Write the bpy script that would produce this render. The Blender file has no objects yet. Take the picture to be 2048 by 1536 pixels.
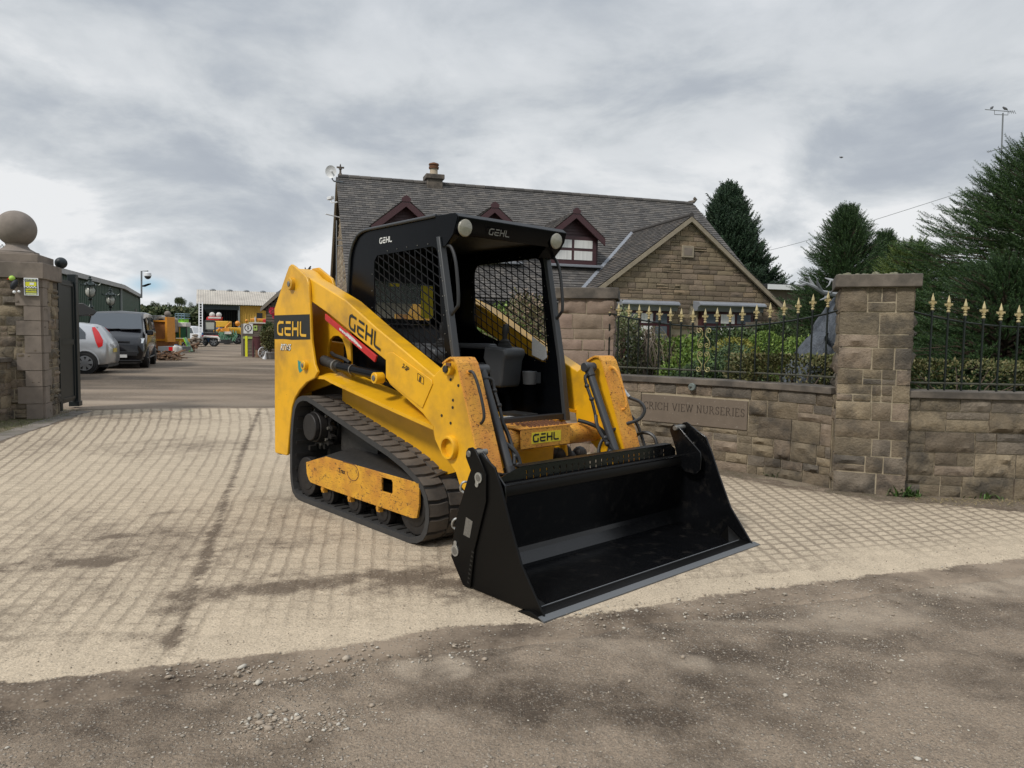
import bpy, bmesh, math, random
import numpy as np
from mathutils import Vector, Matrix, noise
from mathutils.geometry import tessellate_polygon
PI = math.pi; R = math.radians
random.seed(7); NP = np.random.RandomState(11)
S = bpy.context.scene; COL = S.collection
# ---------------------------------------------------------------- camera
CAM_H = 1.26; FPX = 1444.4; PIT = R(3.771); ROL = R(.9167)
fwd = Vector((0, math.cos(PIT), -math.sin(PIT))); up0 = Vector((0, math.sin(PIT), math.cos(PIT))); rt0 = Vector((1, 0, 0))
rgt = rt0*math.cos(ROL) + up0*math.sin(ROL); upv = up0*math.cos(ROL) - rt0*math.sin(ROL)
cd = bpy.data.cameras.new('camera'); cam = bpy.data.objects.new('camera', cd); COL.objects.link(cam)
M3 = Matrix((rgt, upv, -fwd)).transposed()
cam.matrix_world = Matrix.Translation((0, 0, CAM_H)) @ M3.to_4x4()
cd.sensor_width = 36; cd.lens = 36*FPX/2048; cd.clip_start = .05; cd.clip_end = 3000
S.camera = cam
# ---------------------------------------------------------------- light
S.view_settings.view_transform = 'Standard'; S.view_settings.look = 'None'
S.view_settings.exposure = 0.0; S.view_settings.gamma = 1.0
SUN_EL, SUN_AZ = 46, 222          # azimuth clockwise from +Y
sl = bpy.data.lights.new('sun', 'SUN'); sl.energy = 2.7; sl.angle = R(10); sl.color = (1, .95, .88)
so = bpy.data.objects.new('sun', sl); COL.objects.link(so)
sd = Vector((math.sin(R(SUN_AZ))*math.cos(R(SUN_EL)), math.cos(R(SUN_AZ))*math.cos(R(SUN_EL)), math.sin(R(SUN_EL))))
so.rotation_euler = sd.to_track_quat('Z', 'Y').to_euler()
W = bpy.data.worlds.new('World'); S.world = W; W.use_nodes = True
def world():
    nt = W.node_tree; N = nt.nodes; L = nt.links; N.clear()
    out = N.new('ShaderNodeOutputWorld'); bg = N.new('ShaderNodeBackground'); L.new(bg.outputs[0], out.inputs[0])
    def math_(op, a, b=None, c=None, clamp=False):
        n = N.new('ShaderNodeMath'); n.operation = op; n.use_clamp = clamp
        for i, v in enumerate((a, b, c)):
            if v is None: continue
            if isinstance(v, (int, float)): n.inputs[i].default_value = v
            else: L.new(v, n.inputs[i])
        return n.outputs[0]
    sky = N.new('ShaderNodeTexSky'); sky.sky_type = 'NISHITA'; sky.sun_disc = False
    sky.sun_elevation = R(SUN_EL); sky.sun_rotation = R(SUN_AZ)
    tc = N.new('ShaderNodeTexCoord'); sx = N.new('ShaderNodeSeparateXYZ'); L.new(tc.outputs['Generated'], sx.inputs[0])
    X, Y, Z = sx.outputs
    zz = math_('ADD', math_('ABSOLUTE', Z), .24)
    px, py = math_('DIVIDE', X, zz), math_('DIVIDE', Y, zz)
    cb = N.new('ShaderNodeCombineXYZ'); L.new(px, cb.inputs[0]); L.new(py, cb.inputs[1])
    def nz(vec, sc, det, rough, dist, off=(0, 0, 0), st=(1, 1, 1)):
        mp = N.new('ShaderNodeMapping'); L.new(vec, mp.inputs[0]); mp.inputs['Location'].default_value = off; mp.inputs['Scale'].default_value = st
        n = N.new('ShaderNodeTexNoise'); L.new(mp.outputs[0], n.inputs['Vector'])
        n.inputs['Scale'].default_value = sc; n.inputs['Detail'].default_value = det
        n.inputs['Roughness'].default_value = rough; n.inputs['Distortion'].default_value = dist
        return n.outputs[0]
    def ss(v, a, b, lo=0., hi=1.):
        m = N.new('ShaderNodeMapRange'); m.interpolation_type = 'SMOOTHSTEP'; L.new(v, m.inputs[0])
        m.inputs[1].default_value = a; m.inputs[2].default_value = b; m.inputs[3].default_value = lo; m.inputs[4].default_value = hi
        return m.outputs[0]
    big = nz(cb.outputs[0], .95, 6, .52, .45, (3.1, 1.7, 0), (1, .8, 1))
    mid = nz(cb.outputs[0], 2.6, 8, .56, .6, (8.3, 4.7, 0), (.8, 1.0, 1))
    low = nz(tc.outputs['Generated'], 4.2, 9, .58, .35, (1.2, 2.2, .4), (1, 1, 2.1))
    v = math_('ADD', math_('MULTIPLY', ss(big, .34, .66), .55), math_('MULTIPLY', ss(mid, .34, .68), .45))
    near_h = ss(Z, .05, .55, .95, .25)
    mixv = N.new('ShaderNodeMix'); mixv.data_type = 'FLOAT'; L.new(near_h, mixv.inputs[0]); L.new(v, mixv.inputs[2]); L.new(ss(low, .32, .64), mixv.inputs[3])
    bright = math_('ADD', mixv.outputs[0], ss(Z, .06, .24, .26, 0))
    rp = N.new('ShaderNodeValToRGB'); L.new(bright, rp.inputs[0]); e = rp.color_ramp.elements
    e[0].position = .0; e[0].color = (.40, .44, .50, 1); e[1].position = 1.; e[1].color = (.83, .845, .86, 1)
    for p, c in ((.28, (.48, .52, .57, 1)), (.55, (.585, .62, .655, 1)), (.8, (.68, .71, .74, 1))):
        q = e.new(p); q.color = c
    # higher cloud deck a little darker, as the flat grey base overhead
    hi = N.new('ShaderNodeMix'); hi.data_type = 'RGBA'; hi.blend_type = 'MULTIPLY'; L.new(ss(Z, .3, .44, 0, .55), hi.inputs[0]); L.new(rp.outputs[0], hi.inputs[6]); hi.inputs[7].default_value = (.84, .86, .9, 1)
    # gap of blue low on the left
    vm = N.new('ShaderNodeVectorMath'); vm.operation = 'DISTANCE'
    sc = N.new('ShaderNodeVectorMath'); sc.operation = 'MULTIPLY'; L.new(tc.outputs['Generated'], sc.inputs[0]); sc.inputs[1].default_value = (1, 1, 2.2)
    d0 = (fwd*FPX + rgt*(300-1024) - upv*(570-768)).normalized()
    L.new(sc.outputs[0], vm.inputs[0]); vm.inputs[1].default_value = (d0.x, d0.y, d0.z*2.2)
    gap = ss(math_('ADD', vm.outputs['Value'], math_('MULTIPLY', low, -.10)), -.055, -.012, 1, 0)
    mg = N.new('ShaderNodeMix'); mg.data_type = 'RGBA'; L.new(gap, mg.inputs[0]); L.new(hi.outputs[2], mg.inputs[6])
    skm = N.new('ShaderNodeVectorMath'); skm.operation = 'SCALE'; L.new(sky.outputs[0], skm.inputs[0]); skm.inputs['Scale'].default_value = .1
    bl = N.new('ShaderNodeMix'); bl.data_type = 'RGBA'; bl.inputs[0].default_value = .75; L.new(skm.outputs[0], bl.inputs[6]); bl.inputs[7].default_value = (.40, .62, .80, 1)
    L.new(bl.outputs[2], mg.inputs[7])
    # most of the light of the day comes through the deck overhead
    lift = N.new('ShaderNodeVectorMath'); lift.operation = 'SCALE'; L.new(mg.outputs[2], lift.inputs[0]); L.new(ss(Z, .42, .95, 1, 2.1), lift.inputs['Scale'])
    L.new(lift.outputs[0], bg.inputs[0]); bg.inputs[1].default_value = 1.0
world()
# ---------------------------------------------------------------- projection of a picture point to a place at a known depth / height
def ray(x, y): return fwd*FPX + rgt*(x-1024) - upv*(y-768)
def A(x, y, D): d = ray(x, y); return Vector((0, 0, CAM_H)) + d*(D/d.y)
def G(x, y, z=0.): d = ray(x, y); return Vector((0, 0, CAM_H)) + d*((z-CAM_H)/d.z)
# ---------------------------------------------------------------- materials
MATS = {}
def mat(name, c, rough=.6, metal=0., var=.0, vscale=4., c2=None, island=0., bump=0., bscale=40., bdist=.01,
        coat=0., spec=.5, emit=None, wear=None, wscale=14., wamt=.5, wcol=(.06, .03, .02), stretch=(1, 1, 1), thick=None, alpha=1., trans=0., island_c=None, dirt=None):
    m = bpy.data.materials.new(name); m.use_nodes = True; nt = m.node_tree; N = nt.nodes; L = nt.links
    b = N['Principled BSDF']; b.inputs['Roughness'].default_value = rough; b.inputs['Metallic'].default_value = metal
    b.inputs['Specular IOR Level'].default_value = spec
    if coat: b.inputs['Coat Weight'].default_value = coat; b.inputs['Coat Roughness'].default_value = .08
    if trans: b.inputs['Transmission Weight'].default_value = trans
    if alpha < 1: b.inputs['Alpha'].default_value = alpha
    tc = N.new('ShaderNodeTexCoord'); mp = N.new('ShaderNodeMapping'); L.new(tc.outputs['Object'], mp.inputs[0]); mp.inputs['Scale'].default_value = stretch
    def noi(sc, det=6, ro=.6, off=0):
        n = N.new('ShaderNodeTexNoise'); n.noise_dimensions = '4D'; n.inputs['W'].default_value = off
        L.new(mp.outputs[0], n.inputs['Vector']); n.inputs['Scale'].default_value = sc; n.inputs['Detail'].default_value = det; n.inputs['Roughness'].default_value = ro
        return n.outputs[0]
    def mr(v, a, b_, lo=0., hi=1.):
        k = N.new('ShaderNodeMapRange'); L.new(v, k.inputs[0])
        for i, q in enumerate((a, b_, lo, hi)): k.inputs[i+1].default_value = q
        return k.outputs[0]
    def mix(f, a, b_, blend='MIX'):
        k = N.new('ShaderNodeMix'); k.data_type = 'RGBA'; k.blend_type = blend
        if isinstance(f, (int, float)): k.inputs[0].default_value = f
        else: L.new(f, k.inputs[0])
        for i, q in ((6, a), (7, b_)):
            if isinstance(q, tuple): k.inputs[i].default_value = (*q[:3], 1)
            else: L.new(q, k.inputs[i])
        return k.outputs[2]
    col = tuple(c)
    if c2 is not None: col = mix(mr(noi(vscale), .35, .65), tuple(c), tuple(c2))
    if island_c is not None:
        g = N.new('ShaderNodeNewGeometry'); rp = N.new('ShaderNodeValToRGB'); rp.color_ramp.interpolation = 'CONSTANT'
        L.new(g.outputs['Random Per Island'], rp.inputs[0]); e = rp.color_ramp.elements; n = len(island_c)
        e[0].position = 0; e[0].color = (*island_c[0], 1); e[1].position = 1/n; e[1].color = (*island_c[1], 1)
        for i in range(2, n): q = e.new(i/n); q.color = (*island_c[i], 1)
        col = mix(.75, col, rp.outputs[0])
    if var:
        v = mr(noi(vscale*2.3, 7, .62, 3), .25, .75, 1-var, 1+var); h = N.new('ShaderNodeHueSaturation')
        if isinstance(col, tuple): h.inputs['Color'].default_value = (*col, 1)
        else: L.new(col, h.inputs['Color'])
        L.new(v, h.inputs['Value']); col = h.outputs[0]
    if island:
        g = N.new('ShaderNodeNewGeometry'); h = N.new('ShaderNodeHueSaturation')
        L.new(mr(g.outputs['Random Per Island'], 0, 1, 1-island, 1+island), h.inputs['Value'])
        if isinstance(col, tuple): h.inputs['Color'].default_value = (*col, 1)
        else: L.new(col, h.inputs['Color'])
        col = h.outputs[0]
    if dirt is not None:      # (colour, scale, lo, hi, strength): soft film of dirt in noise shapes
        dc, dsc, lo, hi_, dst = dirt
        col = mix(mr(noi(dsc, 5, .6, 9), lo, hi_, 0, dst), col, dc)
    wf = None
    if wear is not None:      # hard-edged chips and scratches
        wf = mr(noi(wscale, 9, .72, 5), wamt, wamt+.03)
        if wear == 'scratch':
            mp2 = N.new('ShaderNodeMapping'); L.new(tc.outputs['Object'], mp2.inputs[0]); mp2.inputs['Scale'].default_value = (1, 1, 7); mp2.inputs['Rotation'].default_value = (.3, .5, .1)
            n2 = N.new('ShaderNodeTexNoise'); L.new(mp2.outputs[0], n2.inputs['Vector']); n2.inputs['Scale'].default_value = wscale*.6; n2.inputs['Detail'].default_value = 8; n2.inputs['Roughness'].default_value = .75
            w2 = mr(n2.outputs[0], wamt+.005, wamt+.03); k = N.new('ShaderNodeMath'); k.operation = 'MAXIMUM'; L.new(wf, k.inputs[0]); L.new(w2, k.inputs[1]); wf = k.outputs[0]
        col = mix(wf, col, tuple(wcol))
        rr = N.new('ShaderNodeMix'); rr.data_type = 'FLOAT'; L.new(wf, rr.inputs[0]); rr.inputs[2].default_value = rough; rr.inputs[3].default_value = .85; L.new(rr.outputs[0], b.inputs['Roughness'])
    if isinstance(col, tuple): b.inputs['Base Color'].default_value = (*col, 1)
    else: L.new(col, b.inputs['Base Color'])
    if bump:
        bp = N.new('ShaderNodeBump'); bp.inputs['Strength'].default_value = bump; bp.inputs['Distance'].default_value = bdist
        L.new(noi(bscale, 6, .65, 7), bp.inputs['Height']); L.new(bp.outputs[0], b.inputs['Normal'])
    if emit: b.inputs['Emission Color'].default_value = (*emit[0], 1); b.inputs['Emission Strength'].default_value = emit[1]
    MATS[name] = m
    return m
# ---------------------------------------------------------------- mesh builder
class MB:
    def __init__(s): s.v = []; s.f = []
    def add(s, vs, fs, M=None):
        o = len(s.v)
        s.v += [tuple(M @ Vector(p)) if M is not None else tuple(p) for p in vs]
        s.f += [tuple(i+o for i in f) for f in fs]; return s
    def box(s, x0, x1, y0, y1, z0, z1, M=None):
        vs = [(x, y, z) for x in (x0, x1) for y in (y0, y1) for z in (z0, z1)]
        return s.add(vs, [(0, 1, 3, 2), (4, 6, 7, 5), (0, 4, 5, 1), (2, 3, 7, 6), (0, 2, 6, 4), (1, 5, 7, 3)], M)
    def prism(s, pts, a, b, axis='y', M=None, holes=()):
        loops = [list(pts)] + [list(h) for h in holes]
        def P(p, w): return {'y': (p[0], w, p[1]), 'z': (p[0], p[1], w), 'x': (w, p[0], p[1])}[axis]
        flat = [p for l in loops for p in l]; n = len(flat)
        vs = [P(p, a) for p in flat] + [P(p, b) for p in flat]
        if holes: tr = tessellate_polygon([[Vector((p[0], p[1], 0)) for p in l] for l in loops])
        else: tr = [tuple(range(n))]
        fs = [tuple(t) for t in tr] + [tuple(i+n for i in reversed(t)) for t in tr]
        o = 0
        for l in loops:
            k = len(l)
            for i in range(k): j = (i+1) % k; fs.append((o+i, o+i+n, o+j+n, o+j))
            o += k
        return s.add(vs, fs, M)
    def cyl(s, p0, p1, r0, r1=None, n=16, cap=True, M=None):
        r1 = r0 if r1 is None else r1; p0 = Vector(p0); p1 = Vector(p1); d = (p1-p0).normalized()
        a = d.orthogonal().normalized(); b = d.cross(a); vs = []
        for p, r in ((p0, r0), (p1, r1)):
            for i in range(n): t = 2*PI*i/n; vs.append(p + a*(r*math.cos(t)) + b*(r*math.sin(t)))
        fs = [(i, (i+1) % n, n+(i+1) % n, n+i) for i in range(n)]
        if cap: fs += [tuple(range(n-1, -1, -1)), tuple(range(n, 2*n))]
        return s.add(vs, fs, M)
    def tube(s, pts, r, n=8, M=None, closed=False):
        pts = [Vector(p) for p in pts]; k = len(pts); rs = r if isinstance(r, (list, tuple)) else [r]*k
        vs = []; prev = None
        for i, p in enumerate(pts):
            if closed: t = pts[(i+1) % k]-pts[i-1]
            else: t = pts[min(i+1, k-1)]-pts[max(i-1, 0)]
            t.normalize()
            a = t.orthogonal().normalized() if prev is None else (prev - t*prev.dot(t)).normalized()
            prev = a; b = t.cross(a)
            for j in range(n): q = 2*PI*j/n; vs.append(p + a*(rs[i]*math.cos(q)) + b*(rs[i]*math.sin(q)))
        fs = []
        for i in range(k if closed else k-1):
            i2 = (i+1) % k
            for j in range(n): fs.append((i*n+j, i*n+(j+1) % n, i2*n+(j+1) % n, i2*n+j))
        if not closed: fs += [tuple(range(n-1, -1, -1)), tuple(range((k-1)*n, k*n))]
        return s.add(vs, fs, M)
    def lathe(s, prof, n=24, M=None):   # prof: (r, z)
        vs = []; fs = []
        for r, z in prof:
            for j in range(n): q = 2*PI*j/n; vs.append((r*math.cos(q), r*math.sin(q), z))
        for i in range(len(prof)-1):
            for j in range(n): fs.append((i*n+j, i*n+(j+1) % n, (i+1)*n+(j+1) % n, (i+1)*n+j))
        fs += [tuple(range(n-1, -1, -1)), tuple(range((len(prof)-1)*n, len(prof)*n))]
        return s.add(vs, fs, M)
    def sphere(s, c, r, n=20, m=12, M=None, sq=(1, 1, 1)):
        vs = [(c[0], c[1], c[2]-r*sq[2])]; fs = []
        for i in range(1, m):
            t = -PI/2+PI*i/m
            for j in range(n): q = 2*PI*j/n; vs.append((c[0]+r*sq[0]*math.cos(t)*math.cos(q), c[1]+r*sq[1]*math.cos(t)*math.sin(q), c[2]+r*sq[2]*math.sin(t)))
        vs.append((c[0], c[1], c[2]+r*sq[2]))
        for j in range(n): fs.append((0, 1+(j+1) % n, 1+j))
        for i in range(m-2):
            for j in range(n): a = 1+i*n; fs.append((a+j, a+(j+1) % n, a+n+(j+1) % n, a+n+j))
        a = 1+(m-2)*n
        for j in range(n): fs.append((a+j, a+(j+1) % n, len(vs)-1))
        return s.add(vs, fs, M)
    def quad(s, *p): return s.add(p, [tuple(range(len(p)))])
    def build(s, name, m, parent=None, smooth=True, bevel=0, seg=2, sub=0, angle=32, fix=True):
        me = bpy.data.meshes.new(name); me.from_pydata(s.v, [], s.f)
        if fix:
            bm = bmesh.new(); bm.from_mesh(me); bmesh.ops.recalc_face_normals(bm, faces=bm.faces); bm.to_mesh(me); bm.free()
        return finish(name, me, m, parent, smooth, bevel, seg, sub, angle)
def finish(name, me, m, parent=None, smooth=True, bevel=0, seg=2, sub=0, angle=32):
    if isinstance(m, str): m = MATS[m]
    me.materials.append(m)
    if smooth:
        me.polygons.foreach_set('use_smooth', [True]*len(me.polygons))
        if not sub: me.set_sharp_from_angle(angle=R(angle))
    o = bpy.data.objects.new(name, me); COL.objects.link(o)
    if parent: o.parent = parent
    if bevel:
        b = o.modifiers.new('bevel', 'BEVEL'); b.width = bevel; b.segments = seg; b.limit_method = 'ANGLE'; b.angle_limit = R(35); b.harden_normals = False
    if sub:
        q = o.modifiers.new('sub', 'SUBSURF'); q.levels = sub; q.render_levels = sub
    return o
def npmesh(name, V, Fc, m, parent=None, smooth=False):
    """V (n,3); Fc (k,3) or (k,4) arrays"""
    me = bpy.data.meshes.new(name); V = np.asarray(V, dtype=np.float32); Fc = np.asarray(Fc, dtype=np.int32); k, w = Fc.shape
    me.vertices.add(len(V)); me.vertices.foreach_set('co', V.ravel())
    me.loops.add(k*w); me.loops.foreach_set('vertex_index', Fc.ravel())
    me.polygons.add(k); me.polygons.foreach_set('loop_start', np.arange(0, k*w, w, dtype=np.int32))
    me.polygons.foreach_set('loop_total', np.full(k, w, dtype=np.int32)); me.update(calc_edges=True); me.validate()
    me.materials.append(MATS[m] if isinstance(m, str) else m)
    if smooth: me.polygons.foreach_set('use_smooth', [True]*k)
    o = bpy.data.objects.new(name, me); COL.objects.link(o)
    if parent: o.parent = parent
    return o
def scatter(tv, tf, pos, rot, scl):
    """template verts tv (n,3), faces tf, positions (k,3), rot (k,3,3), scale (k,) or (k,3) -> V,F"""
    tv = np.asarray(tv, float); tf = np.asarray(tf); k = len(pos); n = len(tv)
    scl = np.asarray(scl, float); scl = scl[:, None].repeat(3, 1) if scl.ndim == 1 else scl
    V = np.einsum('kij,knj->kni', rot, tv[None]*scl[:, None, :]) + np.asarray(pos)[:, None, :]
    Fc = tf[None]+(np.arange(k)*n)[:, None, None]
    return V.reshape(-1, 3), Fc.reshape(-1, tf.shape[1])
def frames(d, roll=None):
    """rotation matrices whose local x axis lies along the rows of d"""
    d = d/np.linalg.norm(d, axis=1, keepdims=True); h = np.tile([0., 0, 1], (len(d), 1)); h[np.abs(d[:, 2]) > .97] = [1., 0, 0]
    y = np.cross(h, d); y /= np.linalg.norm(y, axis=1, keepdims=True); z = np.cross(d, y)
    if roll is not None:
        c, s_ = np.cos(roll)[:, None], np.sin(roll)[:, None]; y, z = y*c+z*s_, z*c-y*s_
    return np.stack([d, y, z], axis=2)
def tag(o, label=None, cat=None, group=None, kind=None):
    if label: o['label'] = label
    if cat: o['category'] = cat
    if group: o['group'] = group
    if kind: o['kind'] = kind
    return o
def empty(name, loc=(0, 0, 0), rz=0., label=None, cat=None, group=None):
    o = bpy.data.objects.new(name, None); COL.objects.link(o); o.location = loc; o.rotation_euler = (0, 0, rz); o.empty_display_size = .1
    return tag(o, label, cat, group)
KIDS = {}
def copy_tree(o, parent=None):
    c = o.copy(); COL.objects.link(c); c.parent = parent
    for ch in list(o.children): copy_tree(ch, c)
    return c
def text_mesh(txt, size, name, m, parent, loc, rot, extrude=.001, align='CENTER', sx=1., shear=0., spacing=1., bold=0.):
    cu = bpy.data.curves.new(name, 'FONT'); cu.body = txt; cu.size = size; cu.extrude = extrude; cu.align_x = align; cu.align_y = 'CENTER'; cu.shear = shear; cu.space_character = spacing; cu.offset = bold
    t = bpy.data.objects.new(name, cu); COL.objects.link(t)
    dg = bpy.context.evaluated_depsgraph_get(); me = bpy.data.meshes.new_from_object(t.evaluated_get(dg)); bpy.data.objects.remove(t)
    me.name = name; me.materials.clear(); me.materials.append(MATS[m] if isinstance(m, str) else m)
    o = bpy.data.objects.new(name, me); COL.objects.link(o); o.parent = parent
    o.location = loc; o.rotation_euler = rot; o.scale = (sx, 1, 1)
    return o
# stroke lettering: letters are polylines on a 1-high grid, thickened into flat strips
def strokes(lines, w):
    """flat ribbon polygons (2D) from polylines, mitred"""
    V = []; Fc = []
    for ln in lines:
        k = len(ln); o = len(V)
        for i, p in enumerate(ln):
            p = Vector(p); a = Vector(ln[max(i-1, 0)]); b = Vector(ln[min(i+1, k-1)])
            t1 = (p-a).normalized() if i > 0 else (b-p).normalized(); t2 = (b-p).normalized() if i < k-1 else t1
            n1 = Vector((-t1.y, t1.x)); n2 = Vector((-t2.y, t2.x)); nn = (n1+n2).normalized(); sc = min(1/max(nn.dot(n1), .3), 2)
            V.append(p+nn*(w/2*sc)); V.append(p-nn*(w/2*sc))
        for i in range(k-1): Fc.append((o+2*i, o+2*i+1, o+2*i+3, o+2*i+2))
    return V, Fc
def arc(cx, cy, r, a0, a1, n=6, ry=None): return [(cx+r*math.cos(R(a0+(a1-a0)*i/n)), cy+(ry or r)*math.sin(R(a0+(a1-a0)*i/n))) for i in range(n+1)]
LOGO = [  # the maker's squared, rounded capitals on the machine
 [(.74, 1.), (.3, 1.)] + arc(.3, .72, .28, 90, 180) + arc(.3, .28, .28, 180, 270)[0:] + [(.62, 0), (.62, .52)],
 [(1.62, 1.), (1.02, 1.)], [(1.62, .5), (.95, .5), (.95, .24)] + arc(1.15, .2, .2, 180, 270, 4) + [(1.62, 0)],
 [(1.86, 1.1), (1.86, -.1)], [(1.86, .5), (2.46, .5)], [(2.46, 1.1), (2.46, -.1)],
 [(2.76, 1.1), (2.76, .2)] + arc(2.94, .18, .18, 180, 270, 4) + [(3.42, 0)]]
def logo(name, m, parent, o, ex, ey, h, w=.2, sx=1., th=.0015):
    """letters laid on a surface: o = lower left corner, ex / ey unit vectors along and up the letters"""
    V, Fc = strokes([[(x*sx, y) for x, y in l] for l in LOGO], w); ex = Vector(ex).normalized(); ey = Vector(ey).normalized(); n = ex.cross(ey)
    mb = MB(); a = [Vector(o)+ex*(p.x*h)+ey*(p.y*h) for p in V]
    mb.add([q+n*th for q in a], Fc); ob = mb.build(name, m, parent, smooth=False, fix=False)
    return ob
print('p0 ok')
# ================================================================ materials of the machine
mat('yellow', (.70, .365, .008), rough=.38, var=.10, vscale=2, spec=.5, wear='scratch', wscale=26, wamt=.662, wcol=(.10, .045, .015), dirt=((.20, .11, .03), 3.5, .46, .7, .6), bump=.08, bscale=30)
mat('yellow_plain', (.62, .32, .010), rough=.42, var=.12, vscale=3, dirt=((.25, .15, .04), 4, .5, .75, .35), wear='chip', wscale=40, wamt=.72, wcol=(.10, .045, .015))
mat('yellow_rusty', (.64, .31, .035), rough=.6, var=.18, vscale=6, c2=(.52, .20, .03), wear='scratch', wscale=55, wamt=.572, wcol=(.085, .03, .012), bump=.4, bscale=80, bdist=.003)
mat('yellow_scraped', (.62, .32, .02), rough=.55, var=.2, vscale=5, c2=(.42, .17, .02), wear='scratch', wscale=34, wamt=.578, wcol=(.07, .035, .018), bump=.3, bscale=60, bdist=.003)
mat('rust', (.12, .05, .02), rough=.85, var=.3, vscale=20, bump=.4, bscale=60)
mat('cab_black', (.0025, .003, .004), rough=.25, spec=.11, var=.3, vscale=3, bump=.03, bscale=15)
mat('post_grey', (.035, .037, .04), rough=.42)
mat('satin_black', (.014, .014, .015), rough=.5, bump=.1, bscale=80)
mat('mesh_black', (.004, .004, .005), rough=.5, spec=.2)
mat('bucket_black', (.003, .0032, .0038), rough=.22, spec=.42, var=.3, vscale=3, bump=.05, bscale=10, dirt=((.02, .018, .016), 14, .56, .7, .6))
mat('bucket_plate', (.004, .0038, .0036), rough=.36, spec=.15, bump=.03, bscale=12)
mat('edge_steel', (.10, .105, .11), rough=.42, metal=.1, bump=.1, bscale=60)
mat('zinc', (.5, .5, .48), rough=.38, metal=.85, var=.2, vscale=20)
mat('zinc_dull', (.20, .19, .17), rough=.5, metal=.6, var=.3, vscale=30)
mat('rubber', (.028, .027, .026), rough=.75, var=.25, vscale=6, bump=.3, bscale=120, bdist=.002)
mat('rubber_dusty', (.12, .10, .08), rough=.9, c2=(.055, .047, .04), vscale=5, var=.25, island=.2, bump=.6, bscale=70, bdist=.003)
mat('greasy_dark', (.022, .020, .018), rough=.6, var=.4, vscale=12, bump=.5, bscale=40, bdist=.004)
mat('greasy_wheel', (.018, .016, .015), rough=.55, var=.4, vscale=12, bump=.4, bscale=60, bdist=.003, metal=.3)
mat('hose', (.014, .014, .014), rough=.45)
mat('plastic_grey', (.055, .058, .062), rough=.45, bump=.1, bscale=200, bdist=.001)
mat('seat_black', (.008, .008, .009), rough=.45, bump=.25, bscale=22, bdist=.01)
mat('logo_black', (.010, .010, .008), rough=.5)
mat('logo_white', (.62, .62, .60), rough=.5)
mat('logo_grey', (.20, .195, .185), rough=.5)
mat('sticker_white', (.62, .62, .60), rough=.6, var=.2, vscale=60)
mat('sticker_bright', (.70, .55, .03), rough=.6, var=.3, vscale=60)
mat('logo_yellow', (.64, .36, .03), rough=.5)
mat('red_plate', (.42, .012, .012), rough=.4, var=.2, vscale=6)
mat('teal', (.02, .22, .20), rough=.5)
mat('lens', (.30, .28, .225), rough=.25, coat=.8, bump=.5, bscale=90, bdist=.004, var=.25, vscale=18)
mat('rear_glass', (.24, .28, .27), rough=.3, alpha=.4, var=.2, vscale=6)
# ================================================================ compact track loader
MY = R(-47.55); MO = Vector((-.3644, 5.048, 0))
T = empty('compact_track_loader', MO, MY, 'yellow and black compact track loader with scuffed paint and mesh-sided open cab', 'track loader')
def P_(pts, y0, y1, s): return (pts, y0, y1) if s < 0 else (pts, -y0, -y1)
def pr(pts, y0, y1, s=-1, holes=()):
    return MB().prism(pts, y0 if s < 0 else -y0, y1 if s < 0 else -y1, 'y', holes=holes)
# ---- chassis body between the tracks
c = MB()
c.prism([(-1.40, .24), (.46, .24), (.50, .40), (.50, .62), (.40, .70), (-.76, .72), (-.80, 1.18), (-1.40, 1.22)], -.365, .365)
ch = c.build('chassis', 'yellow_plain', T, bevel=.01)
eng = MB().prism([(-1.42, 1.22), (-.80, 1.19), (-.76, 1.34), (-1.30, 1.37), (-1.42, 1.34)], -.36, .36).build('engine_cover', 'satin_black', T, bevel=.015)
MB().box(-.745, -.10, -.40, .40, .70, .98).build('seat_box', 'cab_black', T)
# belly plate at the front, dark filler under the cab sides
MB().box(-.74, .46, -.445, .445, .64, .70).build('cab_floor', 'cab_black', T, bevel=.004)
fl = MB(); fl.box(.30, .50, -.06, .20, .702, .712); fl.build('foot_plate', 'sticker_white', T)
for y in (-.3, .3): MB().box(.18, .42, y-.06, y+.06, .702, .73).build('foot_pedal', 'rubber', T, bevel=.004)
lb = MB().box(-1.5, -1.44, -.66, .66, .295, .385).build('rear_bumper', 'satin_black', T, bevel=.008)
# ---- one side of the loader (s=-1 is the side towards the camera)
PANEL = [(-1.461, 1.445), (-1.254, 1.702), (-1.205, 1.758), (-1.165, 1.772), (-1.130, 1.760), (-1.022, 1.712), (-.921, 1.664), (-.893, 1.62), (-.884, 1.561), (-.865, 1.401), (-.851, 1.215),
         (-.80, 1.04), (-.757, .985), (-.80, .940), (-.93, .900), (-1.044, .835), (-1.12, .77), (-1.167, .70), (-1.245, .33), (-1.262, .317), (-1.455, .312), (-1.467, .33)]
ARM = [(-1.25, 1.60), (-1.22, 1.69), (-1.12, 1.74), (-1.022, 1.712), (-.94, 1.665), (-.399, 1.482), (-.001, 1.294), (.300, 1.163), (.604, 1.027), (.676, 1.08), (.735, 1.119), (.772, 1.133), (.805, 1.130), (.831, 1.103),
       (.86, 1.04), (1.002, .665), (1.10, .40), (1.13, .26), (1.08, .20), (.98, .21), (.925, .32), (.91, .397), (.851, .431), (.816, .495), (.747, .548), (.665, .60), (.616, .66), (.591, .736),
       (.492, .80), (.32, .875), (.146, .947), (.102, .985), (.096, 1.097), (-.20, 1.215), (-.668, 1.407), (-.865, 1.477), (-1.1, 1.53)]
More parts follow.
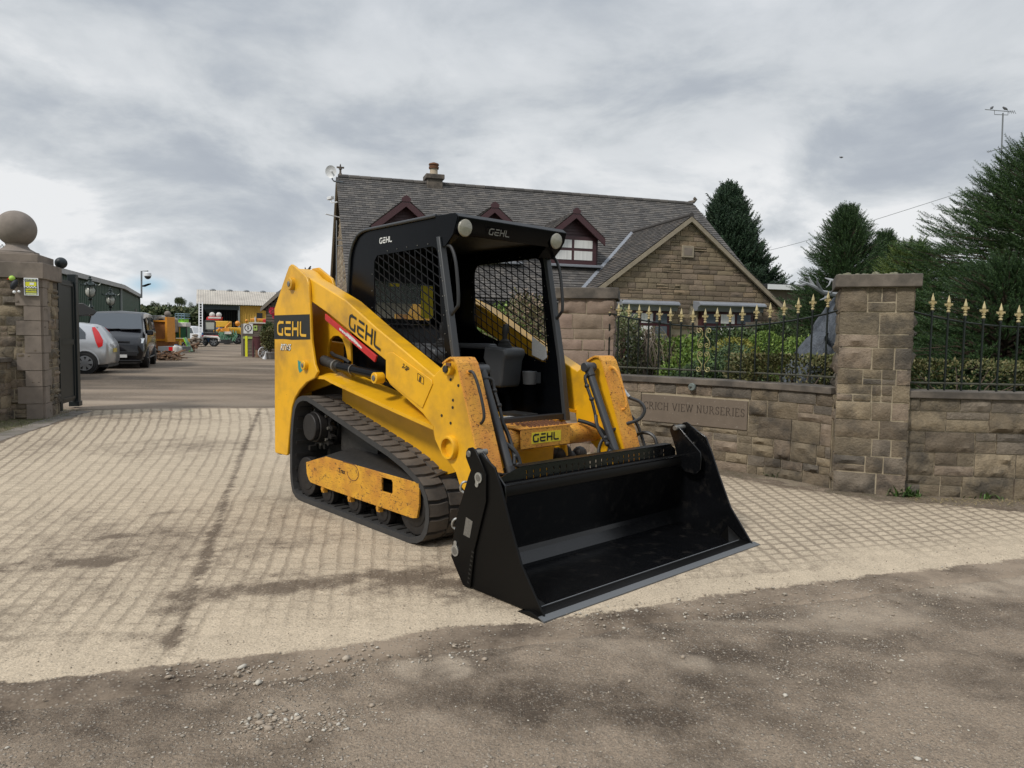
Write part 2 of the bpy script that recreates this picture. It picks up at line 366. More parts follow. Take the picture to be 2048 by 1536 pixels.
def ribbed_tube(pts, r, m, name, par, rib=.013):
    P = [Vector(p) for p in pts]; L_ = [0]
    for i in range(1, len(P)): L_.append(L_[-1]+(P[i]-P[i-1]).length)
    n = max(int(L_[-1]/(rib/2)), 4); out = []; rs = []
    for k in range(n+1):
        t = L_[-1]*k/n; i = max(j for j in range(len(P)) if L_[j] <= t+1e-9); i = min(i, len(P)-2)
        u = (t-L_[i])/(L_[i+1]-L_[i]); p0 = P[max(i-1, 0)]; p1 = P[i]; p2 = P[i+1]; p3 = P[min(i+2, len(P)-1)]
        q = .5*((2*p1)+(-p0+p2)*u+(2*p0-5*p1+4*p2-p3)*u*u+(-p0+3*p1-3*p2+p3)*u**3)
        out.append(q); rs.append(r*(1.0 if k % 2 else .86))
    return MB().tube(out, rs, 8).build(name, m, par)
def smooth_pts(pts, n=6):
    P = [Vector(p) for p in pts]; out = []
    for i in range(len(P)-1):
        p0 = P[max(i-1, 0)]; p1 = P[i]; p2 = P[i+1]; p3 = P[min(i+2, len(P)-1)]
        for k in range(n):
            u = k/n; out.append(.5*((2*p1)+(-p0+p2)*u+(2*p0-5*p1+4*p2-p3)*u*u+(-p0+3*p1-3*p2+p3)*u**3))
    return out+[P[-1]]
def tower_front(z0, z1): return None
def side(s):
    y = lambda v: -v if s < 0 else v            # v positive outward
    pn = pr(PANEL, -.695, -.672, s).build('rear_side_panel', 'yellow', T, bevel=.006)
    # inner plate of the rear upright with its arched opening
    hole = [(-.90, 1.00), (-.905, 1.15), (-.87, 1.215), (-.82, 1.24), (-.745, 1.243), (-.69, 1.22), (-.645, 1.16), (-.62, 1.09), (-.61, 1.00)]
    pr([(-1.42, .75), (-1.42, 1.44), (-1.15, 1.75), (-1.05, 1.752), (-.845, 1.66), (-.81, 1.60), (-.79, 1.50), (-.60, 1.44), (-.56, .95), (-.80, .90)], -.535, -.515, s, holes=[hole]).build('inner_upright_plate', 'yellow_plain', T, bevel=.004)
    MB().box(-1.445, -1.42, min(y(.69), y(.40)), max(y(.69), y(.40)), .36, 1.44).build('rear_upright_back', 'yellow_plain', T)
    arm = pr(ARM, -.670, -.548, s).build('lift_arm', 'yellow', T, bevel=.007)
    # stiffener plate with a raised weld line
    pr([(.106, .99), (.106, 1.118), (.125, 1.145), (.185, 1.150), (.585, 1.005), (.60, .98), (.50, .83), (.15, .96)], -.676, -.6695, s).build('arm_stiffener', 'yellow', arm, bevel=.003)
    # rusty curb strip down the front of the arm
    cb = MB(); path = [(.700, 1.106), (.735, 1.127), (.772, 1.141), (.808, 1.138), (.838, 1.108), (.868, 1.04), (1.01, .667), (1.105, .41)]
    for a, b in zip(path[:-1], path[1:]):
        d = Vector((b[0]-a[0], b[1]-a[1])).normalized(); n_ = Vector((-d.y, d.x))*-.011
        cb.prism([a, b, (b[0]+n_.x, b[1]+n_.y), (a[0]+n_.x, a[1]+n_.y)], y(.683), y(.533))
    cb.build('arm_front_plate', 'yellow_rusty', arm)
    # pivot pins
    for (px, pz, r0, r1) in ((-1.143, 1.623, .045, .020), (-.925, 1.026, .034, .016), (.045, .985, .036, .018), (.765, 1.073, .036, .022)):
        m_ = MB(); m_.cyl((px, y(.66), pz), (px, y(.725 if px < .5 else .705), pz), r0, n=24); pb = m_.build('pivot_boss', 'yellow', T, bevel=.004)
        MB().cyl((px, y(.70), pz), (px, y(.731 if px < .5 else .716), pz), r1, n=6 if px > .5 else 16).build('pivot_pin', 'greasy_dark' if px > .5 else 'zinc_dull', pb, bevel=.002)
        if px > .5: MB().box(px+.012, px+.05, y(.706), y(.716), pz+.018, pz+.036).build('lock_plate', 'rust', pb)
    # torque tube mouth
    m_ = MB(); prof = []
    n = 32
    for rr, yy in ((.052, .60), (.052, .70), (.062, .70), (.066, .694), (.070, .670), (.070, .66)):
        prof.append([(.772+rr*math.cos(2*PI*i/n), y(yy), .632+rr*math.sin(2*PI*i/n)*1.02) for i in range(n)])
    vs = [p for ring in prof for p in ring]; fs = [(k*n+i, k*n+(i+1) % n, (k+1)*n+(i+1) % n, (k+1)*n+i) for k in range(5) for i in range(n)]
    fs.append(tuple(range(n))); m_.add(vs, fs); m_.build('torque_tube_end', 'yellow', arm, bevel=0)
    # bolt holes down the arm plate
    hb = MB()
    for p in (C4m(100, 275), C4m(172, 330), C4m(122, 467), C4m(119, 535), C4m(17, 610), C4m(100, 680)):
        hb.cyl((p[0], y(.669), p[1]), (p[0], y(.6725), p[1]), .0085 if p[1] > .7 else .008, n=12)
    hb.build('bolt_holes', 'logo_black', arm)
    # fender ledge over the track
    fp = MB(); a = [(-.80, .955), (-.70, .957), (-.60, .935), (.20, .800), (.605, .735)]
    for p, q in zip(a[:-1], a[1:]):
        vs = [(p[0], y(.672), p[1]), (q[0], y(.672), q[1]), (q[0], y(.672), q[1]-.022), (p[0], y(.672), p[1]-.022),
              (p[0], y(.470), p[1]+.04), (q[0], y(.470), q[1]+.04), (q[0], y(.470), q[1]+.018), (p[0], y(.470), p[1]+.018)]
        fp.add(vs, [(0, 1, 2, 3), (0, 4, 5, 1), (3, 2, 6, 7), (4, 7, 6, 5), (0, 3, 7, 4), (1, 5, 6, 2)])
    fp.build('fender', 'yellow', T)
    pr([(-.79, .55), (-.79, .98), (.40, .79), (.56, .75), (.60, .45), (.45, .40)], -.478, -.462, s).build('chassis_side', 'yellow_plain', T)
    # black sheet standing in for the dark space between arm and chassis
    pr([(-.80, .98), (-.80, 1.36), (-.55, 1.33), (.40, .99), (.40, .80)], -.46, -.44, s).build('dark_infill', 'cab_black', T)
    # lift cylinder
    lc = MB(); lc.cyl((-.60, y(.605), 1.028), (.045, y(.605), .985), .033, n=20); lcy = lc.build('lift_cylinder', 'cab_black', T)
    MB().cyl((-.84, y(.60), 1.062), (-.60, y(.605), 1.028), .040, .030, n=16).build('cylinder_rod_end', 'greasy_dark', lcy, bevel=.004)
    MB().cyl((-.66, y(.605), 1.032), (-.64, y(.605), 1.031), .043, n=20).cyl((-.42, y(.605), 1.016), (-.41, y(.605), 1.0155), .037, n=20).build('cylinder_clamp', 'zinc_dull', lcy)
    MB().tube(smooth_pts([(-.80, y(.56), 1.12), (-.72, y(.57), 1.10), (-.6, y(.575), 1.085), (-.5, y(.58), 1.06)]), .013).build('cylinder_hose', 'hose', lcy)
    # ---------------- tilt cylinder inside the arm
    tcy = MB().cyl((.800, y(.462), 1.02), (1.040, y(.462), .515), .0265, n=20).build('tilt_cylinder', 'post_grey', T)
    k = MB(); k.cyl((.782, y(.418), 1.065), (.782, y(.515), 1.065), .031, n=20); k.cyl((.782, y(.462), 1.065), (.806, y(.462), 1.005), .031, .030, n=20); k.build('cylinder_eye', 'post_grey', tcy, bevel=.004)
    MB().cyl((1.030, y(.462), .536), (1.06, y(.462), .474), .034, n=18).cyl((.803, y(.462), 1.013), (.808, y(.462), 1.003), .033, n=18).build('cylinder_gland', 'satin_black', tcy, bevel=.003)
    yy = y(.462-.062)
    MB().tube(smooth_pts([(.80, y(.435), 1.02), (.81, yy, 1.0), (.83, yy, .94), (.87, yy, .86), (.90, yy, .78), (.91, yy, .74)]), .0105).tube(smooth_pts([(.91, yy, .76), (.94, y(.385), .69), (1.0, yy, .60), (1.035, y(.43), .545)]), .012).build('cylinder_pipe', 'hose', tcy)
    m_ = MB()
    for t in (.12, .3, .82, .9, 1.): p = Vector((.80, yy, 1.0)).lerp(Vector((1.035, yy, .54)), t); m_.sphere(p, .0165, 10, 6)
    m_.build('pipe_fitting', 'satin_black', tcy)
    # grab handle on the arm front
    if s < 0: pts = [(.845, -.62, 1.045), (.868, -.62, 1.062), (.90, -.615, 1.05), (.945, -.61, .96), (.985, -.61, .84), (.975, -.615, .79), (.93, -.62, .775), (.918, -.62, .78)]
    else: pts = [(.845, .60, 1.050), (.875, .60, 1.066), (.915, .605, 1.03), (.96, .61, .93), (.99, .61, .84), (.985, .605, .80), (.945, .60, .79), (.93, .60, .80)]
    gh = MB().tube(smooth_pts(pts, 5), .0085, 10).build('grab_handle', 'yellow_rusty' if s > 0 else 'satin_black', T)
    MB().tube([pts[0], pts[1]], .014, 10).tube([pts[-2], pts[-1]], .013, 10).build('handle_foot', 'yellow_rusty', gh)
    # ---------------- track
    loop = [(-1.03, 0.), (-1.12, .012), (-1.175, .05), (-1.203, .12), (-1.214, .20), (-1.213, .35), (-1.205, .48), (-1.185, .61), (-1.157, .70), (-1.115, .755), (-1.064, .785), (-1.0, .802), (-.925, .802), (-.82, .78), (-.717, .754),
            (-.5, .70), (-.286, .648), (-.06, .594), (.166, .539), (.33, .487), (.475, .421), (.54, .375), (.578, .32), (.600, .25), (.600, .17), (.580, .10), (.54, .05), (.48, .018), (.40, .0), (.0, 0), (-.5, 0)]
    lp = [Vector((a, b)) for a, b in loop]
    dense = []
    for i in range(len(lp)):
        a, b = lp[i], lp[(i+1) % len(lp)]; k = max(int((b-a).length/.03), 1)
        for j in range(k): dense.append(a.lerp(b, j/k))
    n = len(dense); nor = []
    for i in range(n): t = (dense[(i+1) % n]-dense[i-1]).normalized(); nor.append(Vector((t.y, -t.x)) if True else None)
    cen = Vector((-.3, .35))
    nor = [q if q.dot(dense[i]-cen) > 0 else -q for i, q in enumerate(nor)]
    trk = MB(); ys = [y(.69), y(.678), y(.40), y(.39)]; offs_out = [-.012, -.018, -.018, -.012]
    rings = []
    for i in range(n):
        d, q = dense[i], nor[i]
        prof = [(.69, -.004), (.665, -.018), (.395, -.018), (.37, -.004), (.37, -.040), (.69, -.040)]
        rings.append([(d.x+q.x*o, y(w), d.y+q.y*o) for w, o in prof])
    vs = [p for r_ in rings for p in r_]; fs = []
    for i in range(n):
        for j in range(6): fs.append((i*6+j, i*6+(j+1) % 6, ((i+1) % n)*6+(j+1) % 6, ((i+1) % n)*6+j))
    trk.add(vs, fs); track = trk.build('rubber_track', 'rubber', T, angle=40)
    # tread blocks: staggered bars in two rows, edges chamfered
    per = [0.]
    for i in range(n): per.append(per[-1]+(dense[(i+1) % n]-dense[i]).length)
    Lt = per[-1]; pitch = Lt/46
    def at(t):
        t %= Lt; i = max(0, np.searchsorted(per, t, side='right')-1) % n; u = (t-per[i])/max(per[i+1]-per[i], 1e-6)
        p = dense[i].lerp(dense[(i+1) % n], u); q = nor[i].lerp(nor[(i+1) % n], u).normalized(); return p, q
    tb = MB()
    for k in range(46):
        for (w0, w1, ph) in ((.684, .545, 0), (.53, .376, .5)):
            t0 = (k+ph)*pitch; hw = pitch*.42; sk = pitch*.07
            q = []
            for w, shift in ((w0, 0), ((w0+w1)/2, sk), (w1, 0)):
                for dt, o in ((-hw, -.019), (-hw*.86, -.004), (hw*.86, -.004), (hw, -.019)):
                    p, nn = at(t0+dt+shift); q.append((p.x+nn.x*o, y(w), p.y+nn.y*o))
            tb.add(q, [(0, 1, 5, 4), (1, 2, 6, 5), (2, 3, 7, 6), (4, 5, 9, 8), (5, 6, 10, 9), (6, 7, 11, 10), (0, 3, 2, 1), (8, 9, 10, 11)])
    tb.build('track_treads', 'rubber_dusty', track, smooth=False)
    ig = MB()
    for k in range(46):
        p, nn = at(k*pitch); M_ = Matrix.Translation((p.x-nn.x*.055, y(.53), p.y-nn.y*.055)) @ Matrix.Rotation(math.atan2(nn.x, nn.y), 4, 'Y'); ig.box(-.018, .018, -.03, .03, -.02, .02, M_)
        p, nn = at((k+.5)*pitch); M_ = Matrix.Translation((p.x-nn.x*.043, y(.53), p.y-nn.y*.043)) @ Matrix.Rotation(math.atan2(nn.x, nn.y), 4, 'Y'); ig.box(-.012, .012, -.13, .13, -.005, .005, M_)
    ig.build('track_guides', 'greasy_dark', track)
    # undercarriage frame
    FR = [(-.947, .309), (-.935, .225), (-.905, .185), (-.87, .169), (-.628, .164), (.427, .161), (.472, .172), (.494, .25), (.494, .386), (-.645, .392), (-.82, .345)]
    hol = [(.083, .268), (.083, .358), (.20, .358), (.211, .345), (.211, .282), (.20, .270)]
    fr = pr(FR, -.690, -.674, s, holes=[hol]).build('undercarriage_frame', 'yellow_scraped', T, bevel=.003)
    tp = MB(); prs = [(-.947, .309), (-.82, .345), (-.645, .392), (.494, .386)]
    for p, q in zip(prs[:-1], prs[1:]): tp.quad((p[0], y(.688), p[1]+.001), (q[0], y(.688), q[1]+.001), (q[0], y(.42), q[1]+.055), (p[0], y(.42), p[1]+.055))
    tp.build('frame_top', 'greasy_dark', fr, fix=False)
    MB().box(-.90, .47, min(y(.60), y(.42)), max(y(.60), y(.42)), .175, .30).build('frame_inner', 'greasy_dark', fr)
    dl = MB(); ring = [(-.27+.075*math.cos(t*PI/12), .335+.055*math.sin(t*PI/12)) for t in range(-12, 7)]
    dl.tube([(a, y(.6905), b) for a, b in ring]+[(-.40, y(.6905), .39)], .0025, 5); dl.build('access_seam', 'rust', fr)
    for rx in (-.70, -.325, .035):
        w = MB()
        for yc in (.645, .45):
            w.cyl((rx, y(yc), .115), (rx, y(yc-.045), .115), .085, n=24); w.cyl((rx, y(yc+.006), .115), (rx, y(yc), .115), .055, .06, n=20)
        w.cyl((rx, y(.65), .115), (rx, y(.40), .115), .03)
        w.build('track_roller', 'greasy_wheel', T, bevel=.004)
        MB().box(rx-.018, rx+.018, y(.684), y(.655), .125, .168).cyl((rx, y(.69), .150), (rx, y(.68), .150), .016, n=10).build('roller_bracket', 'yellow_scraped', fr)
    for rx, rz, rr in ((-1.005, .19, .145), (.400, .215, .165)):
        w = MB()
        for yc in (.655, .45): w.cyl((rx, y(yc), rz), (rx, y(yc-.05), rz), rr, n=32); w.cyl((rx, y(yc+.004), rz), (rx, y(yc), rz), rr*.68, rr*.72, n=24)
        w.cyl((rx, y(.66), rz), (rx, y(.40), rz), .05); w.build('idler_wheel', 'greasy_wheel', T, bevel=.005)
    # drive motor and sprocket
    sp = MB(); pts = []
    for k in range(15):
        for a, rr in ((-.32, .145), (-.14, .175), (.14, .175), (.32, .145)): t = 2*PI*(k+a)/15; pts.append((-.965+rr*math.cos(t), .565+rr*math.sin(t)))
    sp.prism(pts, y(.56), y(.52)); spo = sp.build('drive_sprocket', 'greasy_wheel', T)
    m_ = MB(); m_.cyl((-.965, y(.56), .565), (-.965, y(.62), .565), .12, .115, n=28); m_.cyl((-.965, y(.62), .565), (-.965, y(.655), .565), .105, .10, n=28); m_.cyl((-.965, y(.50), .565), (-.965, y(.38), .565), .15, n=24)
    m_.build('drive_hub', 'greasy_wheel', spo, bevel=.006)
    b_ = MB()
    for k in range(9): t = 2*PI*k/9; b_.cyl((-.965+.135*math.cos(t), y(.562), .565+.135*math.sin(t)), (-.965+.135*math.cos(t), y(.578), .565+.135*math.sin(t)), .011, n=6)
    b_.build('hub_bolts', 'zinc_dull', spo)
    MB().box(-.80, -.30, min(y(.48), y(.37)), max(y(.48), y(.37)), .40, .60).build('track_mount', 'greasy_dark', T)  # track mount drawn dark instead of yellow
    pr([(-1.42, .30), (-1.42, 1.02), (-.79, 1.02), (-.79, .30)], -.40, -.38, s).build('rear_gap_filler', 'greasy_dark', T)  # dark filler plate added to close the see-through gap behind the panel
    return arm, pn, fr
def C4m(x, y):
    d = ray(880+x/4.6545, 700+y/4.6545); n_ = Vector((-math.sin(MY), math.cos(MY), 0)); o = Vector((0, 0, CAM_H)); p0 = MO-n_*.67
    P = o+d*((p0-o).dot(n_)/d.dot(n_)); v = P-MO; return (v.dot(Vector((math.cos(MY), math.sin(MY), 0))), P.z)
armN, panN, frN = side(-1)
armF, panF, frF = side(1)
# cross tube, step and belly
MB().cyl((.772, -.60, .632), (.772, .60, .632), .066, n=36).build('torque_tube', 'yellow_rusty', T)
st = MB(); st.box(.846, .854, -.209, .222, .585, .702); stp = st.build('step', 'yellow_rusty', T, bevel=.004)
m_ = MB(); m_.box(.60, .855, -.215, .235, .703, .709); m_.box(.56, .62, -.15, .36, .700, .7065); m_.build('step_tread', 'yellow_rusty', stp)
tt = MB()
for i in range(7):
    for j in range(10):
        x, yv = .655+i*.028, -.10+j*.034+(.017 if i % 2 else 0)
        tt.cyl((x, yv, .708), (x, yv, .721), .011, .007, n=8, cap=False)
tt.build('tread_studs', 'rust', stp)
pl = MB(); pl.box(.8545, .856, -.12, .135, .612, .680); pl.build('step_label', 'sticker_bright', stp)
logo('step_logo', 'logo_black', stp, (.8562, -.108, .624), (0, 1, .01), (0, 0, 1), .042, w=.26, sx=1.55)
ol = MB(); r_ = random.Random(2)  # dark oily lumps added to fill the pale gap before the far track
for k in range(26): ol.sphere((r_.uniform(.44, .56), r_.uniform(.40, .72), r_.uniform(.34, .475)), r_.uniform(.03, .055), 8, 6)
ol.box(.40, .54, .40, .70, .30, .44).build('oily_lumps', 'greasy_dark', T)
MB().prism([(.47, .25), (.56, .30), (.58, .52), (.50, .60), (.44, .6)], -.365, .365).build('belly_plate', 'yellow', T, bevel=.01)
# ---- cab
WIN = [(-.36, 1.80), (-.395, 1.765), (-.40, 1.72), (-.395, 1.375), (-.375, 1.32), (-.30, 1.28), (.365, 1.085), (.405, 1.082), (.425, 1.115), (.335, 1.765), (.32, 1.795), (.28, 1.811)]
SIDE = [(-.735, .98), (-.732, 1.525), (-.72, 1.66), (-.703, 1.80), (-.68, 1.86), (-.650, 1.905), (-.605, 1.947), (-.55, 1.968), (-.49, 1.977), (.326, 1.984), (.352, 1.86), (.520, 1.11), (.585, .70), (-.10, .70), (-.40, .98)]
cab = MB()
for y0 in (-.452, .442): cab.prism(SIDE, y0, y0+.010, holes=[WIN])
cb_ = cab.build('cab_frame', 'cab_black', T)
# rear wall with window
MB().prism([(-.442, .98), (.442, .98), (.442, 1.84), (-.442, 1.84)], -.735, -.722, 'x', holes=[[(-.307, 1.64), (-.307, 1.42), (-.27, 1.385), (.26, 1.375), (.30, 1.42), (.285, 1.655), (-.28, 1.66)]]).build('cab_rear_wall', 'cab_black', T)
MB().box(-.732, -.727, -.31, .31, 1.36, 1.68).build('rear_window', 'rear_glass', T)
MB().box(-.726, -.7245, .175, .29, 1.39, 1.645).build('warning_sticker', 'sticker_bright', T)
MB().box(-.7245, -.7235, -.12, -.03, 1.625, 1.648).build('warning_sticker', 'sticker_bright', T)
# roof: sheet with rolled edges following the side curve
rf = MB(); rp_ = [(-.742, 1.50), (-.730, 1.66), (-.713, 1.80), (-.69, 1.865), (-.657, 1.912), (-.61, 1.955), (-.55, 1.977), (-.49, 1.985), (.33, 1.993)]
for a, b in zip(rp_[:-1], rp_[1:]):
    rf.quad((a[0], -.47, a[1]), (b[0], -.47, b[1]), (b[0], .47, b[1]), (a[0], .47, a[1]))
roof = rf.build('cab_roof', 'cab_black', T, fix=False)
for s in (-1, 1): MB().tube([(a, s*.462, b) for a, b in rp_], .011, 8).build('roof_rim', 'post_grey' if s < 0 else 'cab_black', roof)
MB().box(-.7, .33, -.44, .44, 1.90, 1.905).build('roof_lining', 'satin_black', roof)
# visor with lamps
vz = MB(); vz.prism([(.33, 1.995), (.520, 1.990), (.555, 1.965), (.535, 1.90), (.505, 1.862), (.495, 1.866), (.52, 1.905), (.538, 1.962), (.515, 1.980), (.33, 1.985)], -.462, .468)
vis = vz.build('visor', 'cab_black', T, bevel=.004)
ck = MB()
for y0 in (-.466, .460): ck.prism([(.33, 1.99), (.52, 1.985), (.548, 1.962), (.505, 1.864), (.43, 1.80), (.375, 1.80), (.34, 1.86)], y0, y0+.010)
for y0, y1 in ((-.46, -.40), (.46, .33)): ck.add([(.50, y0, 1.868), (.50, y1, 1.866), (.40, y1*1.06, 1.80), (.40, y0, 1.80), (.45, y0, 1.80)], [(0, 1, 2, 4), (2, 3, 4)])
ck.build('visor_cheek', 'cab_black', vis)
for yl, zl in ((-.403, 1.905), (.380, 1.905)):
    n_ = Vector((.94, 0, -.12)).normalized(); p = Vector((.538, yl, zl))
    h = MB().cyl(p-n_*.05, p+n_*.004, .050, .058, n=28).build('work_light', 'cab_black', T, bevel=.004)
    Ml = Matrix.Translation(p+n_*.004) @ n_.to_track_quat('Z', 'Y').to_matrix().to_4x4()
    MB().lathe([(.0535, 0), (.048, .008), (.03, .013), (.008, .0155)], 28, Ml).build('lamp_lens', 'lens', h)
logo('visor_logo', 'logo_grey', vis, (.5475, -.222, 1.885), (.0, 1, .0), (.35, 0, 1), .034, w=.20, sx=1.45)
logo('roof_logo', 'logo_white', cb_, (-.322, -.4545, 1.879), (1, 0, .012), (.05, 0, 1), .032, w=.24, sx=1.38)
# front posts, sill, rim
for s in (-1, 1):
    p = MB(); n_ = [(.352, 1.86), (.385, 1.86), (.552, 1.11), (.617, .695), (.585, .695), (.520, 1.11)]
    p.prism(n_, s*.478, s*.432); p.build('cab_post', 'post_grey', T, bevel=.004)
    hp = [(.385, s*.455, 1.80), (.43, s*.452, 1.805), (.475, s*.45, 1.785), (.515, s*.45, 1.70), (.54, s*.45, 1.55), (.545, s*.45, 1.45), (.53, s*.452, 1.425), (.475, s*.458, 1.375)]
    MB().tube(smooth_pts(hp, 5), .0105, 10).build('cab_handle', 'satin_black', T)
    bm_ = MB()
    for t in np.linspace(.08, .95, 8): x = .372+(.54-.372)*t; z = 1.83-(1.83-1.1)*t; bm_.cyl((x, s*.4785, z), (x, s*.4805, z), .004, n=8)
    bm_.build('post_bolts', 'zinc_dull', T)
    # expanded mesh
    def inside(x, z, poly):
        c_ = False; j = len(poly)-1
        for i in range(len(poly)):
            if (poly[i][1] > z) != (poly[j][1] > z) and x < (poly[j][0]-poly[i][0])*(z-poly[i][1])/(poly[j][1]-poly[i][1])+poly[i][0]: c_ = not c_
            j = i
        return c_
    ms = MB(); poly = WIN
    def clipseg(o, d):
        ts = []
        for i in range(len(poly)):
            a, b = poly[i], poly[(i+1) % len(poly)]; ex, ez = b[0]-a[0], b[1]-a[1]; den = d[0]*ez-d[1]*ex
            if abs(den) < 1e-9: continue
            t = ((a[0]-o[0])*ez-(a[1]-o[1])*ex)/den; u = ((a[0]-o[0])*d[1]-(a[1]-o[1])*d[0])/den
            if 0 <= u < 1: ts.append(t)
        ts.sort(); return list(zip(ts[::2], ts[1::2]))
    # long strands fall towards the front, the others stand nearly upright, as the diamonds read in the frame
    for d, pit_ in (((.895, -.445), .050), ((.10, -.995), .062)):
        nx, nz = -d[1], d[0]
        for k in range(-30, 31):
            o = (0+nx*k*pit_, 1.4+nz*k*pit_)
            for a, b in clipseg(o, d):
                if b-a < .01: continue
                P0 = (o[0]+d[0]*a, o[1]+d[1]*a); P1 = (o[0]+d[0]*b, o[1]+d[1]*b)
                w = .0036; ms.add([(q[0]+nx*w*e, s*.447+g, q[1]+nz*w*e) for q in (P0, P1) for e in (-1, 1) for g in (-.0015, .0015)],
                                  [(0, 1, 3, 2), (4, 6, 7, 5), (0, 4, 5, 1), (2, 3, 7, 6), (0, 2, 6, 4), (1, 5, 7, 3)])
    ms.build('side_mesh', 'mesh_black', T)
    bm_ = MB()
    for i in range(len(WIN)):
        a, b = Vector(WIN[i]), Vector(WIN[(i+1) % len(WIN)]); L_ = (b-a).length
        for k in range(int(L_/.11)):
            q = a.lerp(b, (k+.5)*.11/L_); q = q+(q-Vector((0, 1.45))).normalized()*.022; bm_.cyl((q.x, -.4535 if s < 0 else .441, q.y), (q.x, -.456 if s < 0 else .4385, q.y), .0035, n=8)
    bm_.build('mesh_screws', 'zinc_dull', T)
MB().box(.545, .60, -.445, .445, .700, .742).build('cab_sill', 'satin_black', T, bevel=.004)
MB().quad((.405, .4395, 1.19), (.418, .4395, 1.118), (.38, .4395, 1.095), (.265, .4395, 1.13), (.262, .4395, 1.265)).build('control_label', 'sticker_white', T, fix=False)
# ---- seat and controls
se = MB(); se.box(-.50, .02, -.24, .24, .98, 1.07); seat = se.build('seat', 'seat_black', T, bevel=.03, seg=3)
MB().prism([(-.60, 1.02), (-.46, 1.02), (-.50, 1.24), (-.54, 1.34), (-.64, 1.34), (-.68, 1.24)], -.23, .23).build('seat_backrest', 'seat_black', T, bevel=.04, seg=3)
cl = MB()
for k in range(5): cl.sphere((-.30+.03*k, .16-.03*k, 1.12+.02*(k % 2)), .07, 12, 8, sq=(1.3, .8, .8))
cl.build('seat_cushion', 'seat_black', seat)
for s in (-1, 1):
    y = lambda v: v*s
    MB().box(-.48, .06, s*.255-.04, s*.255+.04, 1.165, 1.205).build('armrest', 'plastic_grey', T, bevel=.016, seg=3)
    cn = MB(); pr_ = [(.02, 1.19), (.16, 1.185), (.24, 1.175), (.25, 1.13), (.22, 1.09), (.205, .95), (.19, .90), (.09, .90), (.07, 1.0), (.0, 1.10)]
    cn.prism(pr_, s*.20, s*.40); con = cn.build('control_console', 'plastic_grey', T, bevel=.02, seg=3)
    bt = []
    for k in range(6): bt += [(.062-.005*k, .010*k), (.052-.005*k, .010*k+.005)]
    js = MB().lathe(bt+[(.02, .062)], 20, Matrix.Translation((.155, s*.275, 1.178))).build('joystick', 'rubber', T)
    MB().tube([(.155, s*.275, 1.235), (.155, s*.275, 1.26), (.157, s*.275, 1.29), (.165, s*.275, 1.325), (.168, s*.275, 1.345)], [.016, .018, .022, .024, .014], 14).build('joystick_grip', 'satin_black', js)
cu = MB(); cu.lathe([(.045, 0), (.052, .09), (.048, .092), (.041, .01)], 24, Matrix.Translation((.36, .33, .93))); cu.box(.34, .37, .37, .43, .935, 1.01); cu.build('cup_holder', 'plastic_grey', T, bevel=.003)
# ---- decals
dp = MB(); dp.add([(-1.462, -.6965, 1.392), (-1.455, -.6965, 1.394), (-.869, -.6965, 1.396), (-.860, -.6965, 1.215), (-1.15, -.6965, 1.208), (-1.30, -.6965, 1.212), (-1.464, -.6965, 1.209)], [tuple(range(7))])
dp.build('name_panel', 'logo_black', panN, fix=False)
logo('panel_logo', 'logo_yellow', panN, (-1.395, -.698, 1.248), (1, 0, -.012), (.03, 0, 1), .092, w=.21, sx=1.52)
logo('arm_logo', 'logo_black', armN, (-.352, -.6725, 1.305), (.94, 0, -.345), (.13, 0, 1), .086, w=.20, sx=1.42)
text_mesh('RT165', .066, 'model_number', 'logo_white', panN, (-1.265, -.6975, 1.148), (R(90), 0, 0), .0005, sx=.98, shear=.35, bold=.0012)
text_mesh('RT165', .066, 'model_number_outline', 'logo_black', panN, (-1.265, -.6966, 1.147), (R(90), 0, 0), .0003, sx=.98, shear=.35, bold=.0035)  # printed black outline behind the white characters
text_mesh('Trax', .046, 'frame_lettering', 'logo_black', frN, (-.415, -.6915, .322), (R(90), 0, 0), .0004, bold=.0008)
text_mesh('2-SP', .040, 'arm_lettering', 'logo_black', armN, (.325, -.678, 1.062), (R(90), R(21), 0), .0004, shear=.2, bold=.0008)
text_mesh('B', .040, 'arm_lettering', 'logo_black', armN, (.480, -.678, 1.000), (R(90), R(21), 0), .0004, bold=.0012)
MB().tube([(.455, -.678, 1.035), (.515, -.678, 1.012), (.515, -.678, .972), (.455, -.678, .992)], .0018, 4, closed=True).build('lettering_box', 'logo_black', armN)
# red strip along the arm with worn white lettering
rs = MB().prism([(-.665, 1.398), (-.665, 1.358), (-.652, 1.350), (-.012, 1.082), (.008, 1.123)], -.684, -.672); red = rs.build('red_reflector_strip', 'red_plate', T, bevel=.002)
wl = MB(); d = Vector((.921, 0, -.389)); n_ = Vector((.30, 0, .954)); o = Vector((-.462, -.685, 1.284))
random.seed(3); x = 0
while x < .31:
    w = random.uniform(.006, .013); h = .018 if x < .10 else .026-.03*max(0, x-.2)/.11*.4; b = random.uniform(0, .004)
    wl.add([tuple(o+d*x+n_*b), tuple(o+d*(x+w)+n_*b), tuple(o+d*(x+w)+n_*h), tuple(o+d*x+n_*h)], [(0, 1, 2, 3)]); x += w+random.uniform(.002, .004)
wl.build('strip_lettering', 'logo_white', red, fix=False)
MB().add([(-1.06, -.6965, 1.06), (-1.03, -.6965, 1.05), (-.985, -.6965, 1.045), (-.985, -.6965, .985), (-1.03, -.6965, .965), (-1.05, -.6965, .99)], [(0, 1, 2, 3, 4, 5)]).build('round_sticker', 'teal', panN, fix=False)
